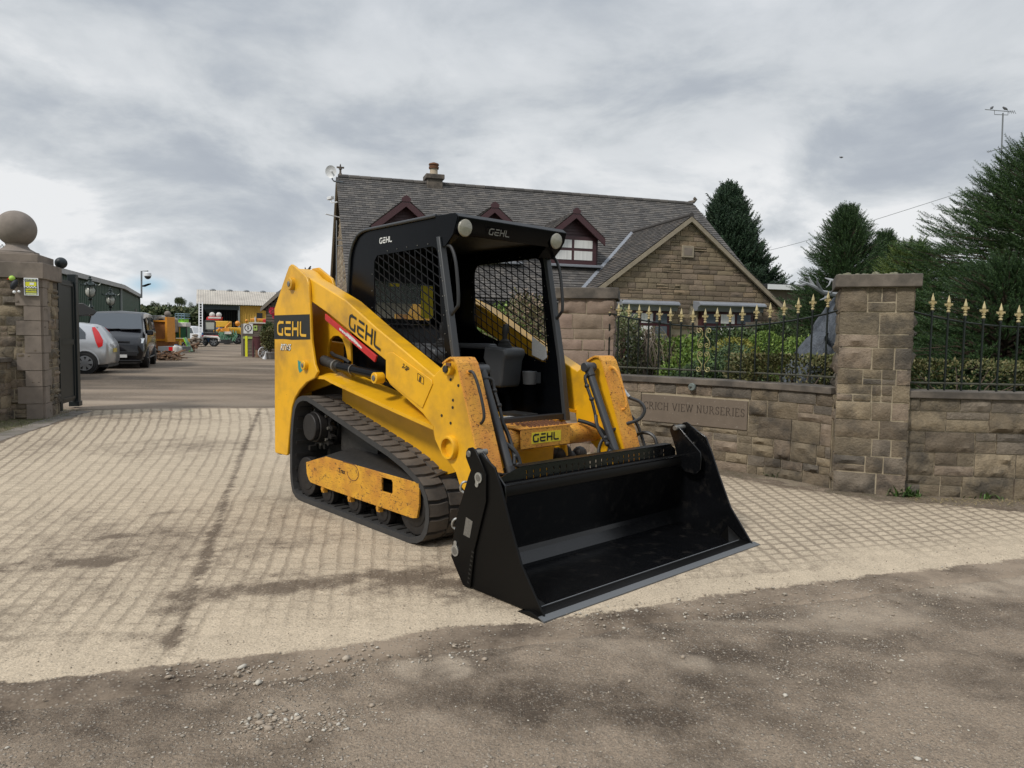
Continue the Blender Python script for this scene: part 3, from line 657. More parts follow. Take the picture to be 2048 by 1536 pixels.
# ---- hydraulic hoses by the far arm
ribbed_tube([(.905, .66, .93), (.95, .68, .87), (1.03, .70, .84), (1.07, .70, .79), (1.05, .67, .73), (.98, .60, .69), (.93, .52, .64), (.90, .46, .56), (.93, .42, .46), (.98, .40, .42)], .0125, 'hose', 'hydraulic_hose', T)
ribbed_tube([(.90, .74, .76), (.96, .76, .69), (1.0, .77, .60), (1.05, .76, .50)], .0115, 'hose', 'hydraulic_hose', T)
ribbed_tube([(.90, .74, .40), (.93, .74, .53), (.98, .74, .61), (1.05, .75, .635), (1.11, .76, .61), (1.14, .76, .53), (1.14, .76, .46)], .0125, 'hose', 'hydraulic_hose', T)
ribbed_tube([(1.03, -.45, .50), (1.06, -.52, .50), (1.10, -.60, .52), (1.14, -.66, .53), (1.16, -.74, .50)], .012, 'hose', 'hydraulic_hose', T)
MB().tube([(.915, .665, .915), (.93, .67, .89), (.955, .68, .868)], [.016, .018, .014], 10).build('hose_fitting', 'zinc', T)
MB().tube(smooth_pts([(.80, .35, .72), (.86, .40, .70), (.92, .45, .66), (.96, .48, .58), (.98, .46, .52)]), .013).build('hydraulic_hose', 'hose', T)
MB().tube(smooth_pts([(.80, -.52, .70), (.92, -.46, .68), (1.0, -.40, .62), (1.03, -.38, .55), (1.05, -.40, .50)]), .013).build('hydraulic_hose', 'hose', T)
# ================================================================ bucket (lifts off its coupler, so a thing of its own)
B = empty('loader_bucket', MO, MY, 'wide glossy black four-in-one bucket resting on the ground in front of the yellow loader', 'bucket')
REAR = [(1.205, .660), (1.208, .688), (1.225, .708), (1.252, .715), (1.280, .702), (1.331, .640), (1.361, .595), (1.364, .466), (1.291, .244), (1.28, .21), (1.253, .012), (1.195, .010), (1.096, .133), (1.104, .193), (1.141, .361), (1.225, .56), (1.245, .60)]
FRONT = [(1.30, .694), (1.345, .668), (1.411, .636), (1.464, .529), (1.516, .405), (1.606, .212), (1.733, .050), (1.762, .012), (1.18, .006), (1.112, .085), (1.118, .17), (1.20, .42), (1.27, .62)]
INNER = [(1.175, .655), (1.18, .685), (1.205, .700), (1.235, .697), (1.30, .640), (1.415, .540), (1.422, .500), (1.418, .431), (1.385, .395), (1.30, .40), (1.25, .45), (1.22, .55), (1.20, .60)]
for s in (-1, 1):
    ys = (lambda v: s*v+(.012 if s > 0 else 0))
    rp2 = MB().prism(REAR, ys(.912), ys(.902)).build('rear_side_plate', 'bucket_plate', B, bevel=.002)
    MB().prism(FRONT, ys(.900), ys(.888)).build('side_plate', 'bucket_plate' if s < 0 else 'bucket_black', B, bevel=.003)
    MB().prism(INNER, ys(.838), ys(.826)).build('hinge_plate', 'bucket_black', B, bevel=.003)
    for (x, z, r_) in ((1.232, .680, .020), (1.309, .573, .023), (1.131, .172, .025)):
        k = MB(); k.cyl((x, ys(.80 if z > .6 else .87), z), (x, ys(.918), z), r_*.8, n=20); pin = k.build('hinge_pin', 'zinc_dull', B, bevel=.002)
        if z < .6:
            Mx = []; d_ = (-.012, -.036) if z > .3 else (.002, .04)
            pts = [(x+r_*1.15*math.cos(t), z+r_*1.15*math.sin(t)) for t in np.linspace(0, 2*PI, 24, endpoint=False)]
            MB().prism(pts, ys(.913), ys(.917)).prism([(x+d_[0]+.012*math.cos(t), z+d_[1]+.012*math.sin(t)) for t in np.linspace(0, 2*PI, 14, endpoint=False)], ys(.913), ys(.9165)).prism([(x-r_*.9, z), (x+r_*.9, z), (x+d_[0]+.01, z+d_[1]), (x+d_[0]-.01, z+d_[1])], ys(.9131), ys(.9162)).build('pin_retainer', 'zinc', pin)
    MB().cyl((1.222, ys(.895), .672), (1.222, ys(.84), .672), .026, n=18).build('hinge_bush', 'satin_black', B)
    jg = MB()
    for k in range(8): z = .205-k*.023; x = 1.268-k*.0045; jg.add([(x-.004, ys(.9135), z), (x+.016, ys(.9135), z-.010), (x-.006, ys(.9135), z-.014)], [(0, 1, 2)])
    jg.build('grip_teeth', 'logo_black', rp2, fix=False)
MB().add([(1.216, -.9135, .362), (1.268, -.9135, .350), (1.246, -.9135, .262), (1.196, -.9135, .268)], [(0, 1, 2, 3)]).build('rating_plate', 'zinc_dull', B, fix=False)
# shell: back, fold, floor
sh = MB(); pf = [(1.262, .50), (1.250, .455), (1.20, .33), (1.133, .135), (1.125, .105), (1.135, .075), (1.185, .022), (1.21, .013), (1.690, .013)]; th = .008
for i in range(len(pf)-1):
    a, b = Vector(pf[i]), Vector(pf[i+1]); t = (b-a).normalized(); n_ = Vector((t.y, -t.x))*-th
    sh.prism([a, b, b-n_, a-n_] if False else [tuple(a), tuple(b), (b.x+n_.x, b.y+n_.y), (a.x+n_.x, a.y+n_.y)], -.888, .900)
sh.build('bucket_shell', 'bucket_black', B, smooth=False)
MB().prism([(1.680, .024), (1.700, .026), (1.782, .006), (1.782, -.002), (1.60, .0)], -.925, .945).build('cutting_edge', 'bucket_plate', B, bevel=.0015)
MB().prism([(1.748, .0180), (1.7825, .0104), (1.787, .009), (1.787, -.003), (1.782, -.003)], -.926, .946).build('worn_sheen_lip', 'edge_steel', B)  # worn edge, with its grey reflection put into the colour
MB().tube([(1.682, -.885, .0235), (1.682, .897, .0235)], .004, 6).build('weld_bead', 'edge_steel', B)
MB().prism([(1.235, .438), (1.270, .438), (1.275, .470), (1.262, .505), (1.235, .505)], -.838, .850).build('top_beam', 'bucket_plate', B, bevel=.005)
# spill guard with two rows of slots
sg = MB(); holes = []
y0, y1 = -.60, .815; zb, zt = .478, .572
for k in range(25):
    yc = -.50+k*.051
    for zc in (.512, .540): holes.append([(yc-.0055, zc-.008), (yc+.0055, zc-.008), (yc+.0055, zc+.008), (yc-.0055, zc+.008)])
sg.prism([(-.80, zb), (.85, zb), (.85, .54), (.80, zt), (-.55, zt), (-.80, .50)], -.003, .003, 'x', Matrix.Translation((1.215, 0, 0)) @ Matrix.Rotation(R(-4), 4, 'Y') @ Matrix.Translation((0, 0, 0)), holes=holes)
gd = sg.build('spill_guard', 'bucket_black', B, smooth=False)
gd.location = (.035, 0, 0)
MB().box(1.165, 1.222, -.56, .80, .572, .577).build('guard_flange', 'bucket_plate', B, bevel=.002)
MB().add([(1.596, .893, .095), (1.700, .893, .019), (1.545, .893, .019), (1.66, .80, .019)], [(0, 1, 3), (0, 3, 2), (0, 2, 1)]).build('corner_gusset', 'bucket_plate', B, smooth=False)
MB().add([(1.596, -.885, .095), (1.700, -.885, .019), (1.545, -.885, .019), (1.66, -.79, .019)], [(0, 1, 3), (0, 3, 2), (0, 2, 1)]).build('corner_gusset', 'bucket_plate', B, smooth=False)
MB().prism([(1.12, .12), (1.16, .22), (1.05, .40), (.98, .38), (1.02, .15)], -.62, .62).build('coupler_mount', 'bucket_plate', B)
for z, x in ((.50, 1.20), (.30, 1.135)):
    MB().tube(smooth_pts([(x, -.84, z+.01), (x-.02, -.89, z+.03), (x-.035, -.905, z+.015), (x-.045, -.90, z-.015), (x-.03, -.885, z-.03)], 4), .006, 8).build('hose_elbow', 'zinc', B)
# clods left on the floor of the bucket
rs_ = np.random.RandomState(4); tv = np.array([(1, 0, 0), (-1, 0, 0), (0, 1, 0), (0, -1, 0), (0, 0, 1), (0, 0, -1)], float); tf = np.array([(0, 2, 4), (2, 1, 4), (1, 3, 4), (3, 0, 4), (2, 0, 5), (1, 2, 5), (3, 1, 5), (0, 3, 5)])
n = 260; pos = np.stack([rs_.uniform(1.25, 1.66, n), rs_.normal(.15, .42, n).clip(-.85, .87), np.full(n, .016)], 1)
V, Fc = scatter(tv, tf, pos, frames(rs_.normal(size=(n, 3))), rs_.uniform(.0012, .0034, n)); mat('grit', (.3, .28, .25), rough=.9)
o = npmesh('grit', V, Fc, 'grit', None); o.location = MO; o.rotation_euler = (0, 0, MY); tag(o, 'pale grit crumbs scattered over the floor of the black bucket', 'grit', kind='stuff')
# ================================================================ ground
def ss(a, b, x): t = np.clip((x-a)/(b-a), 0, 1); return t*t*(3-2*t)
def grid_noise(P, scale, seed, octv=4):
    """cheap numpy value noise over (n,2) points"""
    out = np.zeros(len(P)); amp = 1.; tot = 0
    for o in range(octv):
        q = P*scale*(2**o)+seed*7.31+o*13.7; i = np.floor(q).astype(int); f = q-i; f = f*f*(3-2*f)
        def h(a, b): v = np.sin(a*127.1+b*311.7+seed*74.7)*43758.5453; return v-np.floor(v)
        v = (h(i[:, 0], i[:, 1])*(1-f[:, 0])+h(i[:, 0]+1, i[:, 1])*f[:, 0])*(1-f[:, 1])+(h(i[:, 0], i[:, 1]+1)*(1-f[:, 0])+h(i[:, 0]+1, i[:, 1]+1)*f[:, 0])*f[:, 1]
        out += v*amp; tot += amp; amp *= .5
    return out/tot
def poly_in(P, poly):
    c_ = np.zeros(len(P), bool); j = len(poly)-1
    for i in range(len(poly)):
        xi, yi = poly[i]; xj, yj = poly[j]
        m_ = ((yi > P[:, 1]) != (yj > P[:, 1])) & (P[:, 0] < (xj-xi)*(P[:, 1]-yi)/(yj-yi+1e-12)+xi); c_ ^= m_; j = i
    return c_
def sheet(name, xs, ys, z_fn, mask_fn, attrs, m, kind='structure'):
    X, Y = np.meshgrid(xs, ys); P = np.stack([X.ravel(), Y.ravel()], 1); nx, ny = len(xs), len(ys)
    Z = z_fn(P); idx = np.arange(nx*ny).reshape(ny, nx)
    F_ = np.stack([idx[:-1, :-1], idx[:-1, 1:], idx[1:, 1:], idx[1:, :-1]], -1).reshape(-1, 4)
    if mask_fn is not None:
        keep = mask_fn(P)[F_].all(1); F_ = F_[keep]
    used = np.unique(F_); re = -np.ones(nx*ny, int); re[used] = np.arange(len(used)); F_ = re[F_]; P2 = P[used]
    V = np.column_stack([P2, Z[used]]); o = npmesh(name, V, F_, m, smooth=True); me = o.data
    for an, fn in attrs.items():
        a = me.attributes.new(an, 'FLOAT', 'POINT'); a.data.foreach_set('value', fn(P2).astype(np.float32))
    return tag(o, kind=kind)
DIRT_L, DIRT_D = (.250, .197, .145), (.080, .060, .043)
def gmat(name, light, dark, attr, pebble=True, setts=False, rough=.9, bstr=.6):
    """earth / sett surfaces: base two-tone by attribute + fine procedural grain"""
    m = bpy.data.materials.new(name); m.use_nodes = True; nt = m.node_tree; N = nt.nodes; L = nt.links; b = N['Principled BSDF']
    b.inputs['Roughness'].default_value = rough; b.inputs['Specular IOR Level'].default_value = .25
    tc = N.new('ShaderNodeTexCoord')
    def noi(sc, det=6, ro=.6, w=0, vec=None):
        n = N.new('ShaderNodeTexNoise'); n.noise_dimensions = '4D'; n.inputs['W'].default_value = w; L.new(vec or tc.outputs['Object'], n.inputs['Vector'])
        n.inputs['Scale'].default_value = sc; n.inputs['Detail'].default_value = det; n.inputs['Roughness'].default_value = ro; return n.outputs[0]
    def mr(v, a, b_, lo=0., hi=1.):
        k = N.new('ShaderNodeMapRange'); L.new(v, k.inputs[0])
        for i, q in enumerate((a, b_, lo, hi)): k.inputs[i+1].default_value = q
        return k.outputs[0]
    def ma(op, a, b_=None, c_=None, clamp=False):
        n = N.new('ShaderNodeMath'); n.operation = op; n.use_clamp = clamp
        for i, v in enumerate((a, b_, c_)):
            if v is None: continue
            if isinstance(v, (int, float)): n.inputs[i].default_value = v
            else: L.new(v, n.inputs[i])
        return n.outputs[0]
    def mix(f, a, b_, bl='MIX'):
        k = N.new('ShaderNodeMix'); k.data_type = 'RGBA'; k.blend_type = bl
        if isinstance(f, (int, float)): k.inputs[0].default_value = f
        else: L.new(f, k.inputs[0])
        for i, q in ((6, a), (7, b_)):
            if isinstance(q, tuple): k.inputs[i].default_value = (*q, 1)
            else: L.new(q, k.inputs[i])
        return k.outputs[2]
    def at(n_): a = N.new('ShaderNodeAttribute'); a.attribute_name = n_; return a.outputs['Fac']
    stain = at('stain'); fine = noi(90, 4, .7, 1); medn = noi(14, 6, .65, 2); coarse = noi(2.2, 6, .6, 3)
    f = ma('ADD', stain, ma('MULTIPLY', ma('SUBTRACT', medn, .5), 1.15)); f = ma('ADD', f, ma('MULTIPLY', ma('SUBTRACT', fine, .5), 1.1), clamp=True)
    if setts: f = mr(f, .22, .80)
    col = mix(f, light, dark)
    height = ma('ADD', ma('MULTIPLY', fine, .5), medn)
    vo = N.new('ShaderNodeTexVoronoi'); L.new(tc.outputs['Object'], vo.inputs['Vector']); vo.inputs['Scale'].default_value = 62; vo.inputs['Randomness'].default_value = 1
    vh = N.new('ShaderNodeSeparateColor'); L.new(vo.outputs['Color'], vh.inputs[0])
    if pebble:      # small chips pressed into the dirt: some cells only
        pe = ma('MULTIPLY', mr(vo.outputs['Distance'], .22, .42, 1, 0), mr(vh.outputs[0], .50, .56)); pe = ma('MULTIPLY', pe, mr(noi(1.3, 5, .7, 8), .40, .6, .25, 1))
        col = mix(ma('MULTIPLY', pe, .7), col, mix(vh.outputs[1], (.24, .20, .155), (.50, .45, .38))); height = ma('ADD', height, ma('MULTIPLY', pe, .6))
        v2 = N.new('ShaderNodeTexVoronoi'); L.new(tc.outputs['Object'], v2.inputs['Vector']); v2.inputs['Scale'].default_value = 170
        s2 = N.new('ShaderNodeSeparateColor'); L.new(v2.outputs['Color'], s2.inputs[0])
        p2 = ma('MULTIPLY', mr(v2.outputs['Distance'], .25, .45, 1, 0), mr(s2.outputs[0], .55, .62)); col = mix(ma('MULTIPLY', p2, .65), col, mix(s2.outputs[1], (.16, .13, .10), (.46, .41, .34))); height = ma('ADD', height, ma('MULTIPLY', p2, .2))
    if pebble:
        hs3 = N.new('ShaderNodeHueSaturation'); L.new(col, hs3.inputs['Color']); L.new(mr(noi(120, 3, .85, 23), .32, .68, .60, 1.38), hs3.inputs['Value']); col = hs3.outputs[0]; height = ma('ADD', height, ma('MULTIPLY', noi(38, 4, .75, 24), 1.1))
    if not pebble:
        pe = ma('MULTIPLY', mr(vo.outputs['Distance'], .2, .42, 1, 0), mr(vh.outputs[0], .60, .66)); col = mix(ma('MULTIPLY', pe, .5), col, mix(vh.outputs[1], (.20, .16, .12), (.60, .52, .40))); height = ma('ADD', height, ma('MULTIPLY', pe, .6))
    if setts:
        # setts laid in gently fanning courses: u across the courses, v along them
        sx = N.new('ShaderNodeSeparateXYZ'); L.new(tc.outputs['Object'], sx.inputs[0]); X, Y = sx.outputs[0], sx.outputs[1]
        wob = ma('MULTIPLY', ma('SUBTRACT', noi(2.2, 3, .6, 4), .5), .06); wob2 = ma('MULTIPLY', ma('SUBTRACT', noi(3., 3, .6, 6), .5), .05)
        grain_w = ma('MULTIPLY', ma('SUBTRACT', noi(34, 3, .6, 5), .5), .017)
        u = ma('MULTIPLY', ma('SUBTRACT', 2., X), ma('POWER', 2.71828, ma('MULTIPLY', Y, -.065)))
        u = ma('ADD', ma('DIVIDE', ma('ADD', ma('ADD', u, ma('MULTIPLY', wob, .7)), grain_w), .0735), 400)
        bend = ma('MULTIPLY', ma('MAXIMUM', ma('SUBTRACT', X, .2), 0), -.30)
        v = ma('ADD', ma('DIVIDE', ma('ADD', ma('ADD', ma('ADD', Y, bend), wob2), grain_w), .095), 400)
        def joint(c_, half, soft): d = ma('ABSOLUTE', ma('SUBTRACT', ma('FRACT', c_), .5)); return mr(d, .5-half-soft, .5-half, 0, 1)
        row = N.new('ShaderNodeTexWhiteNoise'); row.noise_dimensions = '1D'; L.new(ma('FLOOR', u), row.inputs['W'])
        v = ma('ADD', v, ma('MULTIPLY', row.outputs['Value'], .35))
        gr_ = ma('MULTIPLY', ma('SUBTRACT', noi(70, 4, .75, 21), .5), .42)
        def jnt(c_, half, soft): d = ma('ADD', ma('ABSOLUTE', ma('SUBTRACT', ma('FRACT', c_), .5)), gr_); return mr(d, .5-half-soft, .5-half, 0, 1)
        ju = jnt(u, .05, .13); jv = jnt(v, .03, .12)
        cut = at('cut')
        ju = ma('MULTIPLY', ju, ma('ADD', mr(noi(2.2, 6, .75, 12), .36, .62, .38, .95), cut, clamp=True)); jv = ma('MULTIPLY', jv, ma('ADD', mr(noi(2.6, 6, .75, 13), .42, .66, .22, .8), cut, clamp=True))
        j = ma('MAXIMUM', ju, jv); j = ma('MULTIPLY', j, at('joint'))
        idn = N.new('ShaderNodeTexWhiteNoise'); idn.noise_dimensions = '2D'; cc = N.new('ShaderNodeCombineXYZ'); L.new(ma('FLOOR', u), cc.inputs[0]); L.new(ma('FLOOR', v), cc.inputs[1]); L.new(cc.outputs[0], idn.inputs['Vector'])
        tone = mr(idn.outputs['Value'], 0, 1, .93, 1.05); hs = N.new('ShaderNodeHueSaturation'); L.new(col, hs.inputs['Color']); L.new(tone, hs.inputs['Value']); col = hs.outputs[0]
        spk = mr(noi(150, 2, .8, 22), .32, .68, .66, 1.30); hs2 = N.new('ShaderNodeHueSaturation'); L.new(col, hs2.inputs['Color']); L.new(spk, hs2.inputs['Value']); col = hs2.outputs[0]
        col = mix(ma('MULTIPLY', j, .64), col, (.145, .112, .080)); height = ma('ADD', height, ma('MULTIPLY', j, -1.4))
        # dirt of the road swept up over the edge of the setts
        rs = ma('ADD', at('rstain'), ma('MULTIPLY', ma('SUBTRACT', medn, .5), 1.15)); rs = ma('ADD', rs, ma('MULTIPLY', ma('SUBTRACT', fine, .5), 1.1), clamp=True); rcol = mix(rs, DIRT_L, DIRT_D)
        pe2 = ma('MULTIPLY', ma('MULTIPLY', mr(vo.outputs['Distance'], .22, .42, 1, 0), mr(vh.outputs[0], .50, .56)), mr(noi(1.3, 5, .7, 8), .40, .6, .25, 1)); rcol = mix(ma('MULTIPLY', pe2, .7), rcol, mix(vh.outputs[1], (.24, .20, .155), (.50, .45, .38)))
        em = ma('ADD', ma('ADD', at('edge'), ma('MULTIPLY', ma('SUBTRACT', noi(7, 6, .7, 31), .5), .16)), ma('ADD', ma('MULTIPLY', ma('SUBTRACT', noi(45, 4, .7, 32), .5), .07), ma('MULTIPLY', ma('SUBTRACT', noi(1.3, 4, .6, 33), .5), .22)))
        ek = mr(em, -.01, .01); col = mix(ek, rcol, col); height = ma('ADD', ma('MULTIPLY', height, ma('ADD', ma('MULTIPLY', ek, .6), .4)), ma('MULTIPLY', ma('MULTIPLY', pe2, 1.6), ma('SUBTRACT', 1, ek)))
    pal = at('pale'); col = mix(ma('MULTIPLY', pal, mr(medn, .3, .6, .5, 1), clamp=True), col, (.43, .355, .27))
    gr = at('green'); col = mix(ma('MULTIPLY', gr, mr(medn, .4, .6, 0, 1), clamp=True), col, (.075, .085, .03))
    L.new(col, b.inputs['Base Color'])
    bp = N.new('ShaderNodeBump'); bp.inputs['Strength'].default_value = bstr; bp.inputs['Distance'].default_value = .014; L.new(height, bp.inputs['Height']); L.new(bp.outputs[0], b.inputs['Normal'])
    MATS[name] = m; return m
gmat('dirt_road', DIRT_L, DIRT_D, None, bstr=.9)
gmat('sett_paving', (.445, .368, .270), (.14, .108, .078), None, pebble=False, setts=True, bstr=.5)
gmat('yard_dirt', (.225, .175, .128), (.085, .065, .047), None)
mat('grass_field', (.06, .10, .02), rough=.9, var=.3, vscale=.05)
def blob(P, px, py, rx, ry, rot=0, soft=.6, ns=None, depth_xy=True):
    """soft-edged patch centred where a picture point meets the ground; rx, ry in metres, rot in degrees"""
    c_ = G(px, py); a = R(rot); dx, dy = P[:, 0]-c_.x, P[:, 1]-c_.y
    u = (dx*math.cos(a)+dy*math.sin(a))/rx; v = (-dx*math.sin(a)+dy*math.cos(a))/ry
    d = np.sqrt(u*u+v*v)+(grid_noise(P, 5., px*.01+1, 5)-.5)*1.7
    return (1-ss(1-soft, 1+soft*.4, d))*np.clip(-.35+2.3*grid_noise(P, 9., py*.01+2, 5), 0, 1)
# distances to a polyline
def dline(P, pts):
    best = np.full(len(P), 1e9)
    for a, b in zip(pts[:-1], pts[1:]):
        a = np.array(a[:2]); b = np.array(b[:2]); t = np.clip(((P-a)@(b-a))/((b-a)@(b-a)), 0, 1); q = a+t[:, None]*(b-a); best = np.minimum(best, np.hypot(*(P-q).T))
    return best
NEAR = [G(*p) for p in ((-600, 1440), (0, 1360), (160, 1350), (330, 1333), (500, 1312), (700, 1288), (880, 1262), (1060, 1244), (1200, 1222), (1350, 1203), (1500, 1182), (1700, 1160), (2048, 1116), (2600, 1060))]
FAR = [G(*p) for p in ((2700, 1060), (2300, 1050), (2048, 1026), (1880, 1010), (1750, 1003), (1600, 976), (1500, 962), (1400, 945), (1200, 905), (1000, 850), (760, 816), (555, 817), (300, 818), (165, 822), (150, 838), (70, 862), (0, 888), (-200, 960), (-700, 1150))]
APR = [(p.x, p.y) for p in NEAR+FAR]
def base_z(P): return np.zeros(len(P))
def jag(P, amt=.05): n1 = grid_noise(P, 5, 3)-.5; n2 = grid_noise(P, 5, 9)-.5; return P+np.stack([n1, n2], 1)*amt*2
def ap_mask(P): return sd_near(P) > -.30
NR2 = [tuple(p[:2]) for p in NEAR]
def sd_near(P):
    inside = poly_in(P, APR); d = dline(P, NR2)
    return np.where(inside, d, -dline(P, NR2+[tuple(p[:2]) for p in FAR]+[NR2[0]]))
def sd_edge(P): return sd_near(P)+(grid_noise(P, 2.2, 3)-.5)*.10+(grid_noise(P, 9, 13, 5)-.5)*.07
def road_z(P): return (grid_noise(P, 1.6, 21)-.5)*.014+(grid_noise(P, 11, 22, 5)-.5)*.018+.002-.045*ss(-.26, -.08, sd_near(P)+(grid_noise(P, 3, 14)-.5)*.08)
def st_road(P):
    s_ = .46+(grid_noise(P, .8, 31, 5)-.5)*1.4+(grid_noise(P, 4, 32, 5)-.5)*1.5+(grid_noise(P*np.array([.5, 2]), 5, 35, 3)-.5)*.5
    s_ += .55*blob(P, 700, 1335, .75, .16, 12)+.3*blob(P, 200, 1420, .9, .3, 10)+.35*blob(P, 1600, 1310, .8, .22, 20)+.30*blob(P, 1330, 1245, 1.0, .14, 15)+.35*blob(P, 1250, 1440, .5, .1, 5)
    s_ -= .45*blob(P, 1000, 1500, .8, .2, 0)+.3*blob(P, 1750, 1450, .8, .18, 15)+.3*blob(P, 1150, 1330, .35, .3)
    return np.clip(s_, 0, 1)
def pale_road(P):
    return np.clip(.8*blob(P, 885, 1328, .16, .12, 10, .5)+.55*blob(P, 1330, 1312, .42, .085, -22, .6)+.75*blob(P, 1960, 1172, .7, .20, 15, .5)+.5*blob(P, 1740, 1235, .42, .17, 10, .7)+.4*blob(P, 640, 1412, .12, .05)+.35*blob(P, 1500, 1250, .7, .04, -8, .8)+.4*blob(P, 850, 1440, .12, .05), 0, 1)
zero = lambda P: np.zeros(len(P))
sheet('dirt_road', np.arange(-3.4, 5.2, .016), np.arange(1.25, 4.9, .016), road_z, lambda P: sd_near(P) < .1, {'stain': st_road, 'pale': pale_road, 'green': zero}, 'dirt_road')
def st_ap(P):
    s_ = (grid_noise(P, .8, 41, 5)-.5)*.85+(grid_noise(P, 7, 42, 4)-.5)*.5+.22
    for b_ in ((240, 1072, .30, .10, 30, .9), (120, 1130, .42, .10, 22, 1.), (345, 1025, .22, .09, 35, .6), (465, 957, .10, .07, 0, .8), (540, 1000, .25, .2, 0, .4), (700, 1160, .55, .16, 8, .9), (560, 1180, .5, .10, 10, .9), (860, 1165, .45, .20, 10, .9),
              (370, 1205, .20, .16, 60, 1.), (1000, 1215, .2, .1, 10, .5), (120, 1280, .8, .08, 5, .35), (330, 1290, .12, .2, 0, .6), (590, 1085, .4, .2, 20, .35), (1620, 975, .45, .15, -35, .9), (1560, 965, .4, .1, -40, .6), (1800, 1010, .6, .08, -10, .5), (1700, 985, .3, .1, -20, .5), (640, 900, .3, .3, 0, .3), (980, 1190, .3, .1, 10, .5), (1480, 1150, .5, .07, 18, .35), (350, 838, 1.3, .12, 0, .35), (300, 862, .8, .1, 0, .25)):
        s_ = s_+.66*b_[5]*blob(P, *b_[:5], soft=.8)
    la = [G(*p) for p in ((330, 1333), (380, 1200), (440, 1035), (478, 920), (521, 816))]; d = dline(P, la)
    s_ += .62*(1-ss(.004, .042, d+(grid_noise(P, 14, 5)-.5)*.05))
    s_ += .3*(1-ss(.0, .30, dline(P, [tuple(p[:2]) for p in FAR[:10]])))
    e = dline(P, [tuple(p[:2]) for p in NEAR]); s_ -= .5*(1-ss(.02, .22, e+(grid_noise(P, 3, 8)-.5)*.1))
    return np.clip(s_, 0, 1)
def joint_ap(P):
    e = dline(P, [tuple(p[:2]) for p in NEAR]); fade = ss(.10, .75, e+(grid_noise(P, 2, 18)-.5)*.5)
    far = .55+.45*ss(7, 4, P[:, 1])
    la = [G(*p) for p in ((330, 1333), (380, 1200), (440, 1035), (478, 920), (521, 816))]; fade = fade+.9*(1-ss(.05, .14, dline(P, la)))
    return np.clip(fade*(.75+.35*ss(0, 1.5, P[:, 0])+.3*ss(-3.5, -5.5, P[:, 0])), 0, 1)
def cut_ap(P): return np.clip(ss(.4, 1.4, P[:, 0]-.2*(P[:, 1]-5))*ss(8, 6, P[:, 1])*.85+.6*ss(-4.1, -5.2, P[:, 0]), 0, 1)
sheet('sett_paving', np.arange(-8, 6.4, .03), np.arange(2.3, 12.3, .03), lambda P: (grid_noise(P, 1.2, 51)-.5)*.004+.003+(grid_noise(P, 14, 53)-.5)*.010*ss(.1, -.1, sd_near(P))-.03*ss(-.16, -.28, sd_near(P)+(grid_noise(P, 3, 14)-.5)*.08), ap_mask, {'stain': st_ap, 'pale': zero, 'green': zero, 'joint': joint_ap, 'cut': cut_ap, 'rstain': st_road, 'edge': sd_near}, 'sett_paving')
def st_yard(P):
    P2 = P*np.array([.12, .55]); return np.clip(.5+(grid_noise(P2, 1.6, 61, 6)-.5)*2.2+(grid_noise(P*np.array([.7, 1.6]), 1.3, 62, 4)-.5)*1.2, 0, 1)
sheet('yard_ground', np.arange(-60, 20, .35), np.arange(9.5, 95, .3), lambda P: np.full(len(P), -.012), None, {'stain': st_yard, 'pale': lambda P: .5*ss(.62, .8, grid_noise(P*np.array([.15, .8]), 1., 71, 4)), 'green': zero}, 'yard_dirt')
sheet('verge', np.arange(-9.5, 8, .05), np.arange(4.2, 11.4, .05), lambda P: (grid_noise(P, 4, 77)-.5)*.012+.004-.04*ss(-.03, .15, np.where(poly_in(P, APR), 1, -1)*dline(P, APR)+(grid_noise(P, 7, 78)-.5)*.1), None, {'stain': lambda P: .35+.4*grid_noise(P, 2, 5), 'pale': lambda P: .5*ss(.5, .7, grid_noise(P, 3, 6))*ss(0, 1, P[:, 0]), 'green': lambda P: ss(0, -1, P[:, 0])*ss(.25, .6, dline(P, [tuple(p[:2]) for p in FAR[13:]])+grid_noise(P, 4, 9)*.3)*.95+.25*ss(0, 1, P[:, 0])*(1-ss(.1, .45, dline(P, [(1.17, 7.65), (1.95, 7.01), (2.44, 6.55), (2.76, 6.0), (3.3, 5.85), (7, 5.6)])))}, 'dirt_road')
gd = MB().quad((-900, -60, -.05), (900, -60, -.05), (900, 1500, -.05), (-900, 1500, -.05)).build('ground', 'grass_field', fix=False); tag(gd, kind='structure')
# ---- loose stones on the dirt
mat('pebble', (.32, .275, .22), rough=.9, island=.35, island_c=((.40, .35, .28), (.26, .21, .155), (.46, .43, .37), (.31, .26, .20), (.20, .16, .12)), bump=.2, bscale=200, bdist=.001)
tv = np.array([(1, 0, 0), (-1, 0, 0), (0, 1, 0), (0, -1, 0), (0, 0, 1), (0, 0, -1), (.6, .6, .55), (-.6, .6, .5), (.6, -.6, .5), (-.6, -.6, .55)], float)
tf = np.array([(0, 6, 8), (4, 8, 6), (2, 6, 0), (2, 7, 6), (4, 6, 7), (1, 7, 2), (1, 9, 7), (4, 7, 9), (3, 9, 1), (3, 8, 9), (4, 9, 8), (0, 8, 3), (2, 0, 5), (1, 2, 5), (3, 1, 5), (0, 3, 5)])
rs_ = np.random.RandomState(5)
P = np.stack([rs_.uniform(-2.9, 4.6, 420000), rs_.uniform(1.3, 4.8, 420000)], 1)
dens = .03+.35*ss(.45, .75, grid_noise(P, 1.4, 91, 5)); dens += .9*blob(P, 720, 1330, .7, .15, 12)*.5+.8*blob(P, 560, 1440, .3, .12, 10)+.35*blob(P, 1480, 1235, .35, .08, 5)+.5*blob(P, 1700, 1330, .6, .1, 20)
dens *= 1-.85*pale_road(P)
keep = (rs_.rand(len(P)) < dens*.50) & (sd_near(P) < .03) & (np.abs(P[:, 0]) < P[:, 1]*.8+.2)
